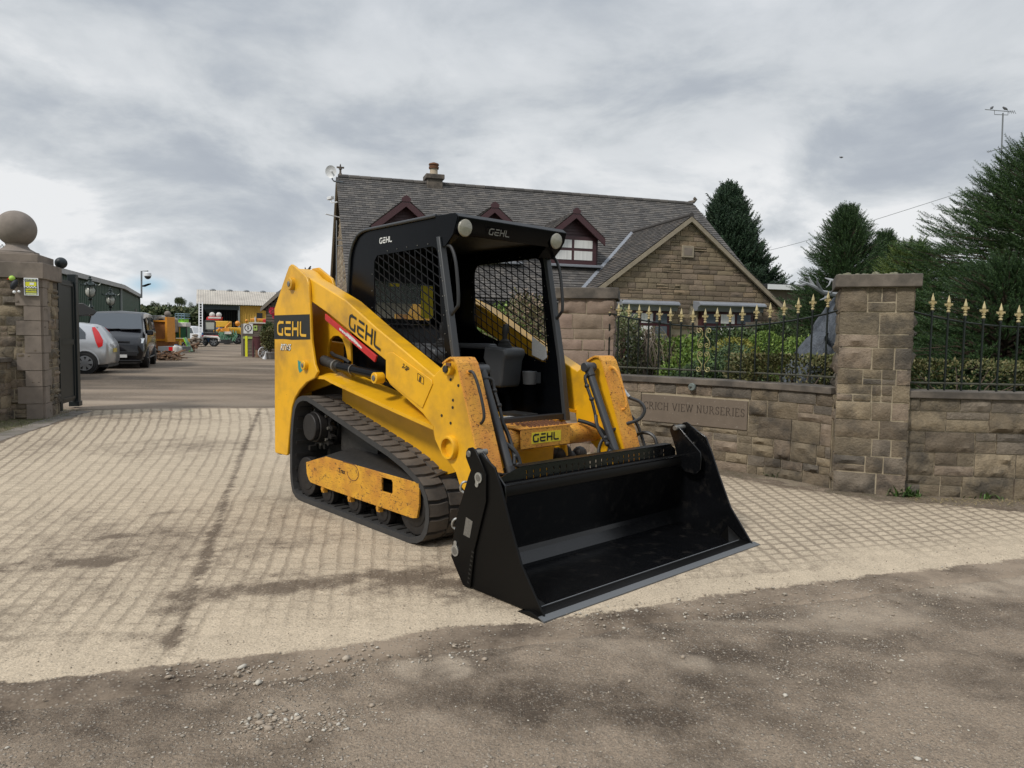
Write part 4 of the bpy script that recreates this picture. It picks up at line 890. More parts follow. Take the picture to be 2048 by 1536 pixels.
P = P[keep]; sz = np.exp(rs_.normal(-6.35, .62, len(P))).clip(.0010, .011); big = blob(P, 720, 1335, .75, .2, 12)+blob(P, 560, 1440, .35, .15); sz *= 1+.75*np.clip(big, 0, 1)
V, Fc = scatter(tv, tf, np.column_stack([P, np.where(sd_near(P) > -.20, .006, road_z(P))+sz*.25]), frames(np.column_stack([rs_.normal(size=(len(P), 2)), rs_.normal(0, .15, len(P))])), np.stack([sz*rs_.uniform(.9, 1.5, len(P)), sz*rs_.uniform(.7, 1.1, len(P)), sz*rs_.uniform(.45, .75, len(P))], 1))
gv = npmesh('gravel', V, Fc, 'pebble', smooth=False); tag(gv, 'loose pale stones and chippings scattered on the brown dirt of the road', 'gravel', kind='stuff')
P = np.stack([rs_.uniform(-4, 5, 9000), rs_.uniform(2.5, 7.5, 9000)], 1); keep = poly_in(P, APR) & (rs_.rand(9000) < .10+.5*ss(.5, .15, dline(P, [tuple(p[:2]) for p in NEAR]))); P = P[keep]; sz = rs_.uniform(.0012, .0042, len(P))
V, Fc = scatter(tv, tf, np.column_stack([P, .005+sz*.3]), frames(rs_.normal(size=(len(P), 3))), sz)
gv = npmesh('grit', V, Fc, 'pebble'); tag(gv, 'fine loose grit lying on the pale setts of the driveway', 'grit', kind='stuff')
# ================================================================ masonry
STONES = ((.185, .146, .095), (.25, .20, .13), (.13, .103, .073), (.20, .158, .108), (.285, .228, .15), (.105, .092, .076), (.19, .146, .105), (.15, .122, .082), (.22, .17, .125), (.145, .122, .095))
mat('gritstone', (.15, .12, .085), rough=.92, var=.32, vscale=5, island_c=STONES, island=.14, bump=1., bscale=48, bdist=.018, dirt=((.035, .032, .028), 4.5, .48, .66, .75))
mat('gritstone_pink', (.21, .155, .12), rough=.92, var=.2, vscale=5, island_c=((.23, .17, .13), (.20, .155, .11), (.25, .18, .14), (.19, .14, .105)), bump=.9, bscale=55, bdist=.008)
mat('mortar', (.32, .27, .19), rough=.95, var=.2, vscale=12, bump=.5, bscale=100, bdist=.004)
mat('coping_stone', (.125, .105, .085), rough=.9, var=.3, vscale=4, bump=.5, bscale=60, bdist=.004, dirt=((.045, .040, .034), 5, .42, .6, .8))
mat('dressed_stone', (.20, .165, .135), rough=.9, var=.15, vscale=4, bump=.3, bscale=120, bdist=.002, dirt=((.07, .06, .05), 2.5, .5, .65, .6))
mat('name_stone', (.135, .106, .080), rough=.92, var=.12, vscale=4, bump=.3, bscale=120, bdist=.002, dirt=((.45, .42, .36), 55, .64, .70, .75))
mat('ball_stone', (.20, .170, .145), rough=.92, var=.2, vscale=4, bump=.6, bscale=120, bdist=.004, dirt=((.38, .36, .31), 22, .66, .72, .8))
mat('moss', (.13, .13, .06), rough=1, var=.4, vscale=20, c2=(.20, .19, .15), bump=1, bscale=60)
mat('house_stone', (.21, .165, .11), rough=.95, var=.2, vscale=2.5, island_c=((.21, .165, .105), (.25, .195, .125), (.16, .12, .08), (.24, .175, .11), (.19, .15, .10), (.13, .10, .075), (.22, .165, .12)), island=.12, bump=.8, bscale=22, bdist=.02, dirt=((.09, .07, .055), 1.2, .5, .7, .5))
def ashlar(L_, H_, seed, rowh=(.15, .20), lens=(.16, .44), split=.4, z0=0., quoin=0., skip=None):
    """snecked rubble layout: list of (s0, s1, z0, z1)"""
    r_ = random.Random(seed); out = []; z = z0
    while z < H_-.03:
        h = min(r_.uniform(*rowh), H_-z)
        if H_-z-h < .06: h = H_-z
        s = -r_.uniform(0, .1) if not quoin else 0
        while s < L_-1e-4:
            w = r_.uniform(*lens)
            if L_-(s+w) < lens[0]*.7: w = L_-s
            a, b = max(s, 0), min(s+w, L_)
            if b-a > .02:
                if h > .12 and r_.random() < split and w > .14:
                    k = r_.uniform(.38, .62)*h; m_ = a+(b-a)*r_.uniform(.4, .62)
                    out.append((a, b, z, z+k)) if r_.random() < .55 else out.extend([(a, m_, z, z+k), (m_, b, z, z+k)])
                    out.append((a, b, z+k, z+h)) if r_.random() < .55 else out.extend([(a, m_, z+k, z+h), (m_, b, z+k, z+h)])
                else: out.append((a, b, z, z+h))
            s += w
        z += h
    if skip:
        o2 = []
        for a, b, c_, d in out:
            if not (b > skip[0] and a < skip[1] and d > skip[2] and c_ < skip[3]): o2.append((a, b, c_, d)); continue
            for q in ((a, min(b, skip[0]), c_, d), (max(a, skip[1]), b, c_, d), (max(a, skip[0]), min(b, skip[1]), c_, skip[2]), (max(a, skip[0]), min(b, skip[1]), skip[3], d)):
                if q[1]-q[0] > .03 and q[3]-q[2] > .025: o2.append(q)
        out = o2
    return out
def stone_mesh(mb, stones, fmap, gap=.008, rough=.022, seed=0, cell=.035, flat=.25):
    """rock-faced stones: fmap(s, z, out) -> point. every stone is one closed island"""
    r_ = random.Random(seed)
    for (a, b, c_, d) in stones:
        g = gap*r_.uniform(.6, 1.3)/2*1.1; a += g; b -= g; c_ += g; d -= g
        if b-a < .01 or d-c_ < .01: continue
        nx = max(2, min(12, int((b-a)/cell))); nz = max(2, min(8, int((d-c_)/cell))); amp = rough*(r_.uniform(.1, .35) if r_.random() < flat else r_.uniform(.6, 1.15)); off = r_.uniform(.0, .008); sd = r_.uniform(0, 100)
        V = []; F_ = []
        for j in range(nz+1):
            for i in range(nx+1):
                u, v = i/nx, j/nz; s = a+(b-a)*u; z = c_+(d-c_)*v; e = min(min(u, 1-u)*nx, min(v, 1-v)*nz, 1.)
                n_ = noise.fractal(Vector((s*11+sd, z*16, sd)), .7, 2.1, 5)
                o = off+(max(amp*(.62+n_*1.5), 0) if e > 0 else -.003+.003*n_)
                wob = .004*noise.noise(Vector((s*20, z*20, sd))) if e <= 0 else 0
                V.append(fmap(s+wob, z+wob, o))
        w = nx+1
        for j in range(nz):
            for i in range(nx): F_.append((j*w+i, j*w+i+1, (j+1)*w+i+1, (j+1)*w+i))
        base = len(V); ring = [i for i in range(nx+1)]+[w*(j+1)+nx for j in range(nz)]+[nz*w+nx-1-i for i in range(nx)]+[w*(nz-1-j) for j in range(nz-1)]
        for k in ring: i, j = k % w, k//w; V.append(fmap(a+(b-a)*i/nx, c_+(d-c_)*j/nz, -.03))
        m_ = len(ring)
        for k in range(m_): F_.append((ring[k], base+k, base+(k+1) % m_, ring[(k+1) % m_]))
        mb.add(V, F_)
def lineframe(pts):
    P = [Vector((p[0], p[1], 0)) for p in pts]; L_ = [0]
    for a, b in zip(P[:-1], P[1:]): L_.append(L_[-1]+(b-a).length)
    nr = []
    for i in range(len(P)):
        t = (P[min(i+1, len(P)-1)]-P[max(i-1, 0)]).normalized(); nr.append(Vector((t.y, -t.x, 0)))
    def f(s, z, o):
        s = min(max(s, 0), L_[-1]); i = max(j for j in range(len(P)-1) if L_[j] <= s+1e-9); u = (s-L_[i])/(L_[i+1]-L_[i])
        p = P[i].lerp(P[i+1], u)+nr[i].lerp(nr[i+1], u)*o; return (p.x, p.y, z)
    return f, L_[-1]
def dense_curve(pts, n=6): return [(p.x, p.y) for p in smooth_pts([(a, b, 0) for a, b in pts], n)]
def wall(name, pts, H_, label, seed, thick=.22, cop=.058, cop_over=.03, skip=None, matn='gritstone', copz=None, **kw):
    """low stone wall with a flat coping; visible face is on the right of the walking direction"""
    f, L_ = lineframe(pts); o = empty(name, (0, 0, 0)); tag(o, label, 'wall'); sm = MB()
    hz = H_-cop; stone_mesh(sm, ashlar(L_, hz, seed, skip=skip, **kw), f, seed=seed)
    ob = sm.build('stones', matn, o, smooth=True, angle=50, fix=False)
    n = 24; co = MB(); mo = MB(); cp = MB()
    ss_ = [L_*i/n for i in range(n+1)]
    def slab(mb, z0, z1, o0, o1):
        V = []; 
        for s in ss_: V += [f(s, z0, o0), f(s, z1, o0), f(s, z1, o1), f(s, z0, o1)]
        F_ = [(i*4+j, i*4+(j+1) % 4, (i+1)*4+(j+1) % 4, (i+1)*4+j) for i in range(n) for j in range(4)]+[(0, 1, 2, 3), (n*4, n*4+3, n*4+2, n*4+1)]; mb.add(V, F_)
    slab(mo, -.05, hz-.002, -.009, -thick); mo.build('mortar', 'mortar', o, smooth=False)
    slab(co, hz, H_, cop_over, -thick-.03); c_ = co.build('coping', 'coping_stone', o, bevel=.006, smooth=False)
    return o, f, L_
# ---- right-hand garden wall curving back to the far pillar
RW = dense_curve([(2.73, 6.12), (2.62, 6.33), (2.44, 6.57), (2.20, 6.81), (1.95, 7.03), (1.55, 7.36), (1.10, 7.66), (.9, 7.78)], 3)[::-1]
fR, LR = lineframe(RW)
def s_at(px, zz, f=fR, L_=LR):      # arc position seen at a picture column at height zz
    best = min((abs(projx(f(L_*k/400, zz, 0))-px), L_*k/400) for k in range(401)); return best[1]
def projx(p): v = Vector(p)-Vector((0, 0, CAM_H)); return 1024+FPX*v.dot(rgt)/v.dot(fwd)
sA, sB = s_at(1283, .6), s_at(1497, .6)
wR, fR, LR = wall('garden_wall', RW, .87, 'curved low stone wall with the carved name panel, behind the black bucket', 5, skip=(sA, sB, .405, .690))
# ---- carved panel: serif capitals cut into a dressed slab
def slab_panel(mb, s0, s1, z0, z1, o, n=16):
    V = []; k = 0
    for i in range(n+1): s = s0+(s1-s0)*i/n; V += [fR(s, z0, o), fR(s, z1, o), fR(s, z1, -.02), fR(s, z0, -.02)]
    F_ = [(i*4+j, i*4+(j+1) % 4, (i+1)*4+(j+1) % 4, (i+1)*4+j) for i in range(n) for j in range(4)]+[(0, 1, 2, 3), (n*4, n*4+3, n*4+2, n*4+1)]; mb.add(V, F_)
mb = MB(); slab_panel(mb, sA+.006, sB-.006, .411, .684, .010); pan = mb.build('name_panel', 'name_stone', wR)
def thick_thin(pl, a=.05, b=.13):
    """roman-capital strokes: verticals thick, horizontals thin"""
    V = []; F_ = []
    for p, q in zip(pl[:-1], pl[1:]):
        p, q = Vector(p), Vector(q); d = (q-p).normalized(); w = a+(b-a)*abs(d.y)**1.5; n_ = Vector((-d.y, d.x))*w/2; o = len(V)
        V += [p+n_, p-n_, q-n_, q+n_]; F_.append((o, o+1, o+2, o+3))
    return V, F_
def serif(x, y, w=.14): return [(x-w, y), (x+w, y)]
GL = {'C': (.95, [arc(.5, .5, .5, 50, 310, 14, .5), [(.82, .70), (.82, .98)], [(.82, .02), (.82, .25)]]),
      'R': (.95, [[(.15, 0), (.15, 1)], [(.15, 1), (.42, 1)]+arc(.42, .76, .24, 90, -90, 8)+[(.15, .52)], [(.42, .52), (.85, 0)], serif(.15, 0), serif(.06, 1, .1), serif(.88, 0, .1)]),
      'I': (.38, [[(.19, 0), (.19, 1)], serif(.19, 0), serif(.19, 1)]),
      'H': (1.0, [[(.15, 0), (.15, 1)], [(.82, 0), (.82, 1)], [(.15, .52), (.82, .52)], serif(.15, 0), serif(.15, 1), serif(.82, 0), serif(.82, 1)]),
      'V': (.95, [[(.08, 1), (.47, 0)], [(.47, 0), (.86, 1)], serif(.08, 1), serif(.86, 1)]),
      'E': (.82, [[(.15, 0), (.15, 1)], [(.15, 1), (.68, 1)], [(.15, .52), (.56, .52)], [(.15, 0), (.72, 0)], [(.68, .86), (.68, 1)], [(.72, 0), (.72, .16)], serif(.12, 0, .1), serif(.12, 1, .1)]),
      'W': (1.3, [[(.06, 1), (.36, 0)], [(.36, 0), (.64, 1)], [(.64, 1), (.94, 0)], [(.94, 0), (1.22, 1)], serif(.06, 1), serif(1.22, 1), serif(.64, 1, .1)]),
      'N': (1.05, [[(.17, 0), (.17, 1)], [(.17, 1), (.85, 0)], [(.85, 0), (.85, 1)], serif(.17, 0), serif(.12, 1, .1), serif(.85, 1)]),
      'U': (1.0, [[(.15, 1), (.15, .32)]+arc(.48, .32, .33, 180, 360, 8, .32)+[(.81, 1)], serif(.15, 1), serif(.81, 1)]),
      'S': (.72, [arc(.36, .75, .25, 40, 270, 9)+arc(.36, .25, .26, 90, -130, 9)[1:], [(.60, .76), (.60, .97)], [(.10, .04), (.10, .26)]])}
txt = 'CRICH VIEW NURSERIES'; adv = sum(GL[c_][0]+.17 if c_ != ' ' else .55 for c_ in txt); tw = (sB-sA)*.955; k = tw/adv; hh = .073; x = 0; s0 = sA+(sB-sA)*.026
cv = MB(); zb = .535
for c_ in txt:
    if c_ == ' ': x += .55; continue
    w, sts = GL[c_]
    for i, st_ in enumerate(sts):
        V, F_ = thick_thin(st_, .055, .125)
        cv.add([fR(s0+(x+p.x)*k, zb+p.y*hh, .0115+.0002*i) for p in V], F_)
    x += w+.17
mat('carved', (.040, .030, .022), rough=1)
cv.build('carved_lettering', 'carved', pan, fix=False, smooth=False)
# round vent cover in the wall
sv = s_at(1387, .75); p = Vector(fR(sv, .79, .02)); q = Vector(fR(sv, .79, .05)); mat('weathered_metal', (.16, .19, .18), rough=.6, metal=.4, var=.2)
vc = MB().cyl(p, q, .038, .036, n=24).build('wall_light', 'weathered_metal', None, bevel=.004); tag(vc, 'small round grey light fitting set in the garden wall above the name panel', 'light fitting')
MB().box(-.026, .026, -.004, .004, -.004, .004, Matrix.Translation(q)).build('light_slot', 'carved', vc)
# ---- wall right of the gate pillar
RW2 = [(3.18, 5.90), (4.1, 5.80), (5.2, 5.72), (6.6, 5.60)]
wR2, fR2, LR2 = wall('garden_wall', RW2, .87, 'low stone wall running to the right edge beyond the big square pillar', 17)
# ---- pillars
def pillar(name, corner, ax, w, H_, label, seed, faces, capt, capo, m='gritstone', cell=.035, gap=.010, quoins=False, cap_mat='coping_stone'):
    """square pillar: corner = front-left corner, ax = unit vector along the front face to the right; faces = which of front/right/left/back get stones"""
    o = empty(name, (0, 0, 0)); tag(o, label, 'pillar'); ax = Vector((*ax, 0)).normalized(); ay = Vector((-ax.y, ax.x, 0)); c0 = Vector((*corner, 0))
    cs = [c0, c0+ax*w, c0+ax*w+ay*w, c0+ay*w]
    mo = MB(); q = [c_+((c0+ax*w/2+ay*w/2)-c_)*.022 for c_ in cs]; mo.prism([(p.x, p.y) for p in q], -.05, H_-capt, 'z'); mo.build('mortar', 'mortar', o, smooth=False)
    sm = MB(); fr_ = {'front': (cs[0], cs[1]), 'right': (cs[1], cs[2]), 'back': (cs[2], cs[3]), 'left': (cs[3], cs[0])}
    for i, fc in enumerate(faces):
        f, L_ = lineframe([fr_[fc][0][:2], fr_[fc][1][:2]]); stone_mesh(sm, ashlar(L_, H_-capt, seed+(i if not quoins else i), quoin=1, rowh=(.105, .185), lens=(.13, .34), split=.30), f, gap=gap, seed=seed+i, cell=cell)
    sm.build('stones', m, o, smooth=True, angle=50, fix=False)
    ctr = c0+ax*w/2+ay*w/2; hw = w/2+capo
    cp = MB(); M_ = Matrix.Translation(ctr) @ Matrix.Rotation(math.atan2(ax.y, ax.x), 4, 'Z'); cp.box(-hw, hw, -hw, hw, H_-capt, H_, M_)
    c_ = cp.build('cap_stone', cap_mat, o, bevel=.008)
    return o, M_, c_
g1, Mg1, cap1 = pillar('gate_pillar', (2.715, 6.03), (.93, -.365), .545, 1.812, 'big square stone pillar between the two runs of gold-tipped fence', 23, ('front', 'left', 'right'), .105, .045)
ms = MB(); rs_ = np.random.RandomState(8)
for k in range(130): ms.sphere((rs_.uniform(-.29, .29), rs_.uniform(-.29, .29), 1.812), rs_.uniform(.012, .03), 6, 4, Mg1, sq=(1, 1, rs_.uniform(.3, .8)))
ms.build('moss_tufts', 'moss', g1)
g2, Mg2, cap2 = pillar('gate_pillar', (.50, 7.92), (.985, -.17), .60, 1.80, 'stone gate pillar partly hidden behind the right side of the loader cab', 31, ('front', 'right', 'left'), .12, .04, m='gritstone_pink')
# far pillar turned so that its corner faces the road
g2.rotation_euler = (0, 0, 0)
g3, Mg3, cap3 = pillar('gate_pillar', (-6.55-.95*.78, 10.06-.30*.78), (.95, .30), .78, 2.17, 'stone gate pillar at the left edge topped by a large stone ball', 47, ('front', 'right'), .22, .05, gap=.012, cap_mat='dressed_stone')
qn = MB(); r_ = random.Random(3); z = 0; k = 0
while z < 1.93:      # smooth quoins up the corner nearest the drive
    h = r_.uniform(.2, .27); h = min(h, 1.95-z); wq = .30 if k % 2 else .20
    fF, Lf = lineframe([(-6.55-.95*.78, 10.06-.30*.78), (-6.55, 10.06)]); fS, Ls = lineframe([(-6.55, 10.06), (-6.55-.30*.78, 10.06+.95*.78)])
    for f, a, b in ((fF, Lf-wq, Lf+.0), (fS, 0, .50-wq)):
        V = [f(a, z+.004, .028), f(b, z+.004, .028), f(b, z+h-.004, .028), f(a, z+h-.004, .028), f(a, z+.004, -.02), f(b, z+.004, -.02), f(b, z+h-.004, -.02), f(a, z+h-.004, -.02)]
        qn.add(V, [(0, 1, 2, 3), (0, 4, 5, 1), (1, 5, 6, 2), (2, 6, 7, 3), (3, 7, 4, 0)])
    z += h; k += 1
qn.build('quoins', 'dressed_stone', g3, fix=False)
MB().box(-.36, .36, -.36, .36, 2.17, 2.29, Mg3).box(-.30, .30, -.30, .30, 2.29, 2.31, Mg3).build('cap_step', 'dressed_stone', g3, bevel=.015)
Mb = Matrix.Translation(Mg3.to_translation())
bb = MB().lathe([(.27, 2.31), (.27, 2.335), (.235, 2.345), (.16, 2.39), (.13, 2.43), (.14, 2.45)], 32, Mb).build('ball_base', 'ball_stone', g3)
MB().sphere((0, 0, 2.665), .252, 36, 22, Mb).build('stone_ball', 'ball_stone', g3)
# wall at the left edge
wL, fL, LL = wall('garden_wall', dense_curve([(-6.93, 9.98), (-6.86, 9.6), (-6.84, 9.2), (-6.95, 8.6), (-7.3, 7.8)], 3)[::-1], .86, 'low stone wall at the left edge running up to the ball-topped pillar', 61, thick=.25)
# kerb of stone flags between the grass strip and the setts, left
mat('flagstone', (.15, .13, .11), rough=.9, var=.3, vscale=5, island=.2, bump=.5, bscale=40, dirt=((.07, .075, .03), 5, .5, .65, .5))
kb = MB(); pts = [G(*p) for p in ((-90, 912), (0, 880), (70, 856), (140, 834), (176, 822))]; r_ = random.Random(8)
fk, Lk = lineframe([(p.x, p.y) for p in pts]); s = 0
while s < Lk-.1:
    w = r_.uniform(.28, .5); w = min(w, Lk-s); o = r_.uniform(-.02, .02)
    V = [fk(s+.01, .008, .06+o), fk(s+w-.01, .008, .06+o), fk(s+w-.01, .010, -.20+o), fk(s+.01, .010, -.20+o)]; V += [(a, b, -.03) for a, b, c_ in V]
    kb.add(V, [(0, 1, 2, 3), (0, 4, 5, 1), (1, 5, 6, 2), (2, 6, 7, 3), (3, 7, 4, 0)]); s += w
kb_ = kb.build('stone_kerb', 'flagstone', None, smooth=False); tag(kb_, kind='structure')
# ---- iron fences
mat('iron', (.008, .012, .010), rough=.4, metal=.2)
mat('iron_weathered', (.05, .05, .035), rough=.7, var=.4, vscale=30, bump=.3, bscale=90)
mat('gilt', (.44, .37, .20), rough=.5, metal=.3, var=.3, vscale=40, bump=.3, bscale=150, bdist=.001)
mat('gilt_old', (.30, .27, .12), rough=.5, metal=.4, var=.4, vscale=40)
def finial_mesh():
    m_ = MB(); prof = [(.010, 0), (.015, .004), (.015, .012), (.008, .018), (.009, .026), (.016, .030), (.016, .034), (.008, .040)]; m_.lathe(prof, 10)
    def leaf(M_): m_.prism([(-.0, .038), (.020, .046), (.036, .060), (.044, .056), (.041, .066), (.046, .074), (.036, .072), (.018, .074), (0, .078), (-.018, .074), (-.036, .072), (-.046, .074), (-.041, .066), (-.044, .056), (-.036, .060), (-.020, .046)], -.006, .006, 'y', M_)
    leaf(Matrix.Diagonal((.8, .8, 1, 1))); leaf(Matrix.Rotation(PI/2, 4, 'Z') @ Matrix.Diagonal((.8, .8, 1, 1)))
    m_.lathe([(.008, .070), (.015, .082), (.012, .100), (.006, .120), (.001, .142)], 8); return m_
FIN = None
def fence(label, f, s_list, tips, rail_lo, rail_top, ends, scroll_at=None):
    global FIN
    o = empty('iron_fence', (0, 0, 0)); tag(o, label, 'fence')
    for i, (s, tz) in enumerate(zip(s_list, tips)):
        p = Vector(f(s, 0, -.11)); b = MB().cyl((0, 0, rail_lo-.07), (0, 0, tz-.135), .0085, n=8).lathe([(.012, tz-.165), (.013, tz-.150), (.010, tz-.140)], 8).build('bar', 'iron', o); b.location = p
        if FIN is None: FIN = finial_mesh().build('finial', 'gilt', b, smooth=True); fo = FIN
        else: fo = FIN.copy(); COL.objects.link(fo); fo.parent = b
        fo.location = (0, 0, tz-.142); fo.rotation_euler = (0, 0, .35+.1*math.sin(i*2.1))
    MB().tube([Vector(f(s, 0, -.11))+Vector((0, 0, rail_lo)) for s in np.linspace(ends[0], ends[1], 20)], .009, 6).build('bottom_rail', 'iron_weathered', o)
    MB().tube([Vector(f(s, 0, -.122))+Vector((0, 0, rail_top((s-ends[0])/(ends[1]-ends[0])))) for s in np.linspace(ends[0], ends[1], 30)], .0085, 6).build('top_rail', 'iron', o)
    if scroll_at is not None:
        p = Vector(f(scroll_at, 0, -.095)); p2 = Vector(f(scroll_at+.05, 0, -.095)); ex = (p2-p).normalized(); sc = MB()
        def cur(pts): sc.tube([p+ex*a+Vector((0, 0, b)) for a, b in pts], .0045, 6)
        def spiral(cx, cz, r0, a0, turns, dirn): return [(cx+r0*(1-.75*t)*math.cos(a0+dirn*2*PI*turns*t), cz+r0*(1-.75*t)*math.sin(a0+dirn*2*PI*turns*t)) for t in np.linspace(0, 1, 22)]
        for sg_ in (-1, 1):
            cur([(sg_*a, b) for a, b in spiral(.050, 1.345, .030, PI*1.05, 1.3, -1)])
            cur([(sg_*a, b) for a, b in [(.022, 1.335), (.014, 1.31), (.02, 1.29), (.045, 1.265), (.062, 1.235), (.064, 1.205), (.050, 1.175)]]); cur([(sg_*a, b) for a, b in spiral(.034, 1.205, .026, -.9, 1.2, -1)])
            cur([(sg_*a, b) for a, b in [(.022, .975), (.014, 1.0), (.02, 1.02), (.045, 1.05), (.062, 1.08), (.064, 1.11), (.050, 1.14)]]); cur([(sg_*a, b) for a, b in spiral(.034, 1.11, .026, .9, 1.2, 1)])
            cur([(sg_*a, b) for a, b in spiral(.050, .965, .030, -PI*1.05, 1.3, 1)])
        sc.build('scroll_ornament', 'gilt_old', o)
    return o
px = [1218, 1236, 1256, 1276.5, 1296.6, 1318, 1339.6, 1361, 1384.6, 1408.6, 1432.7, 1458.5, 1483, 1511, 1538, 1565, 1593, 1622, 1651.6]
tp_ = [600, 605, 607, 609, 611, 613, 615, 616, 617, 617, 615, 615, 612, 608, 605, 600, 595, 587.5, 582]
def tipz(f, s, py):
    p = Vector(f(s, 0, -.11)); lo, hi = .5, 3.
    for _ in range(30):
        m_ = (lo+hi)/2; v = Vector((p.x, p.y, m_-CAM_H)); y = 768-FPX*v.dot(upv)/v.dot(fwd)
        if y > py: lo = m_
        else: hi = m_
    return lo
fb, _ = lineframe([Vector(fR(LR*i/60, 0, -.11))[:2] for i in range(61)])
def s_back(pxx, f, L_): return min((abs(projx(f(L_*k/600, 1.2, -.11))-pxx), L_*k/600) for k in range(601))[1]
sl_ = [s_back(x, fR, LR) for x in px]; tz = [tipz(fR, s, y) for s, y in zip(sl_, tp_)]
fence('curved black iron fence with gold spear tips and gilt scroll, left of the pillar', fR, sl_, tz, .95, lambda t: 1.385+.165*(2*t-1)**2, (sl_[0]-.1, LR), scroll_at=sl_[9])
px2 = [1860, 1893, 1927, 1963, 1997, 2033, 2069]; tp2 = [586, 590, 597, 602, 606, 610, 613]
sl2 = [s_back(x, fR2, LR2) for x in px2]; tz2 = [tipz(fR2, s, y) for s, y in zip(sl2, tp2)]
step = sl2[-1]-sl2[-2]
for k in range(4): sl2.append(sl2[-1]+step); tz2.append(tz2[-1]-.008)
fence('black iron fence with gold spear tips right of the square pillar, below the spruce', fR2, sl2, tz2, .93, lambda t: 1.40+.15*(1-min(t*1.6, 1))**2, (.0, sl2[-1]))
# little run of bars behind the left wall
sl3 = [LL-.22-.13*k for k in range(7)]
fence('short run of iron bars on the low wall left of the ball-topped pillar', fL, sl3, [1.66-.02*k for k in range(7)], .97, lambda t: 1.45, (LL-1.1, LL-.1))
# ---- gate leaf standing open beyond the left pillar
mat('gate_green', (.008, .014, .016), rough=.45, bump=.05)
gt = empty('gate_leaf', (-6.86, 10.86, 0), 0, 'tall black gate leaf standing open just behind the ball-topped pillar', 'gate')
p0 = Vector((0, 0, 0)); p1 = Vector((-7.11+6.86, 11.75-10.86, 0)); d = p1.normalized(); Mg = Matrix(((d.x, -d.y, 0, 0), (d.y, d.x, 0, 0), (0, 0, 1, 0), (0, 0, 0, 1)))
w = p1.length
MB().box(0, .09, -.05, .05, .02, 2.10, Mg).build('gate_frame', 'gate_green', gt, bevel=.004)
MB().box(w-.12, w+.02, -.06, .06, .04, 2.14, Mg).box(w-.14, w+.04, -.075, .075, .02, .10, Mg).build('gate_post', 'gate_green', gt, bevel=.004)
MB().box(.09, w-.12, -.025, .025, .12, 2.02, Mg).build('gate_panel', 'gate_green', gt)
fr_ = MB()
for a, b, c_, e in ((.12, w-.16, .16, .20), (.12, w-.16, 1.94, 1.98), (.12, .16, .16, 1.98), (w-.20, w-.16, .16, 1.98), (.12, w-.16, 1.02, 1.10)): fr_.box(a, b, .025, .040, c_, e, Mg).box(a, b, -.040, -.025, c_, e, Mg)
fr_.build('gate_moulding', 'gate_green', gt)
MB().sphere(A(122, 526, 10.95)-Vector((-6.86, 10.86, 0)), .085, 24, 14).build('gate_ball', 'gate_green', gt)
# ---- sign and toy on the left pillar
fF, Lf = lineframe([(-6.55-.95*.78, 10.06-.30*.78), (-6.55, 10.06)])
mat('sign_white', (.75, .76, .76), rough=.5); mat('sign_yellow', (.62, .62, .02), rough=.5); mat('sign_blue', (.02, .03, .14), rough=.5); mat('sign_pale', (.55, .60, .30), rough=.5)
def on_face(f, s0, s1, z0, z1, o, m, name, par, th=.004):
    V = [f(s0, z0, o+th), f(s1, z0, o+th), f(s1, z1, o+th), f(s0, z1, o+th), f(s0, z0, o), f(s1, z0, o), f(s1, z1, o), f(s0, z1, o)]
    return MB().add(V, [(0, 1, 2, 3), (0, 4, 5, 1), (1, 5, 6, 2), (2, 6, 7, 3), (3, 7, 4, 0)]).build(name, m, par, smooth=False, fix=False)
def s_face(pxx, z, f, L_): return min((abs(projx(f(L_*k/400, z, .04))-pxx), L_*k/400) for k in range(401))[1]
sa, sb = s_face(49, 1.8, fF, Lf), s_face(77.5, 1.8, fF, Lf)
zt = tipz(lambda s, z, o: fF(s, z, .05), (sa+sb)/2, 556); zb = tipz(lambda s, z, o: fF(s, z, .05), (sa+sb)/2, 591)
sg = on_face(fF, sa, sb, zb, zt, .05, 'sign_white', 'warning_sign', None, .01); tag(sg, 'small yellow and white WARNING camera sign on the ball-topped pillar', 'sign')
on_face(fF, sa+.012, sb-.012, zb+.012, zt-.012, .060, 'sign_blue', 'sign_border', sg, .002)
H_ = zt-zb; on_face(fF, sa+.02, sb-.02, zb+.17*H_, zt-.23*H_, .0625, 'sign_yellow', 'sign_field', sg, .0015)
on_face(fF, sa+.02, sb-.02, zt-.20*H_, zt-.06*H_, .0625, 'sign_pale', 'sign_heading', sg, .0015); on_face(fF, sa+.02, sb-.02, zb+.05*H_, zb+.13*H_, .0625, 'sign_pale', 'sign_footer', sg, .0015)
on_face(fF, sa+.04+.03, sb-.05, zt-.40*H_, zt-.27*H_, .0645, 'sign_white', 'sign_picture', sg, .001)
for i in range(8):
    for j in range(2):
        if (i+j) % 2: a = sa+.02+(sb-sa-.04)*i/8; on_face(fF, a, a+(sb-sa-.04)/8, zt-(.52+.045*j)*H_, zt-(.475+.045*j)*H_, .0645, 'sign_blue', 'sign_checks', sg, .001)
        else: a = sa+.02+(sb-sa-.04)*i/8; on_face(fF, a, a+(sb-sa-.04)/8, zt-(.52+.045*j)*H_, zt-(.475+.045*j)*H_, .0645, 'sign_white', 'sign_checks', sg, .001)
nf = Vector(fF(.3, 0, 1))-Vector(fF(.3, 0, 0)); rz = math.atan2(nf.y, nf.x)+PI/2
def face_text(t, size, sc, z, m='sign_blue'):
    p = fF(sc, z, .0655); text_mesh(t, size, 'sign_lettering', m, sg, p, (R(90), 0, rz), .0004, bold=.0006)
face_text('WARNING', .034, (sa+sb)/2, zt-.135*H_); face_text('CCTV CAMERAS', .022, (sa+sb)/2, zt-.62*H_); face_text('IN OPERATION', .022, (sa+sb)/2, zt-.73*H_)
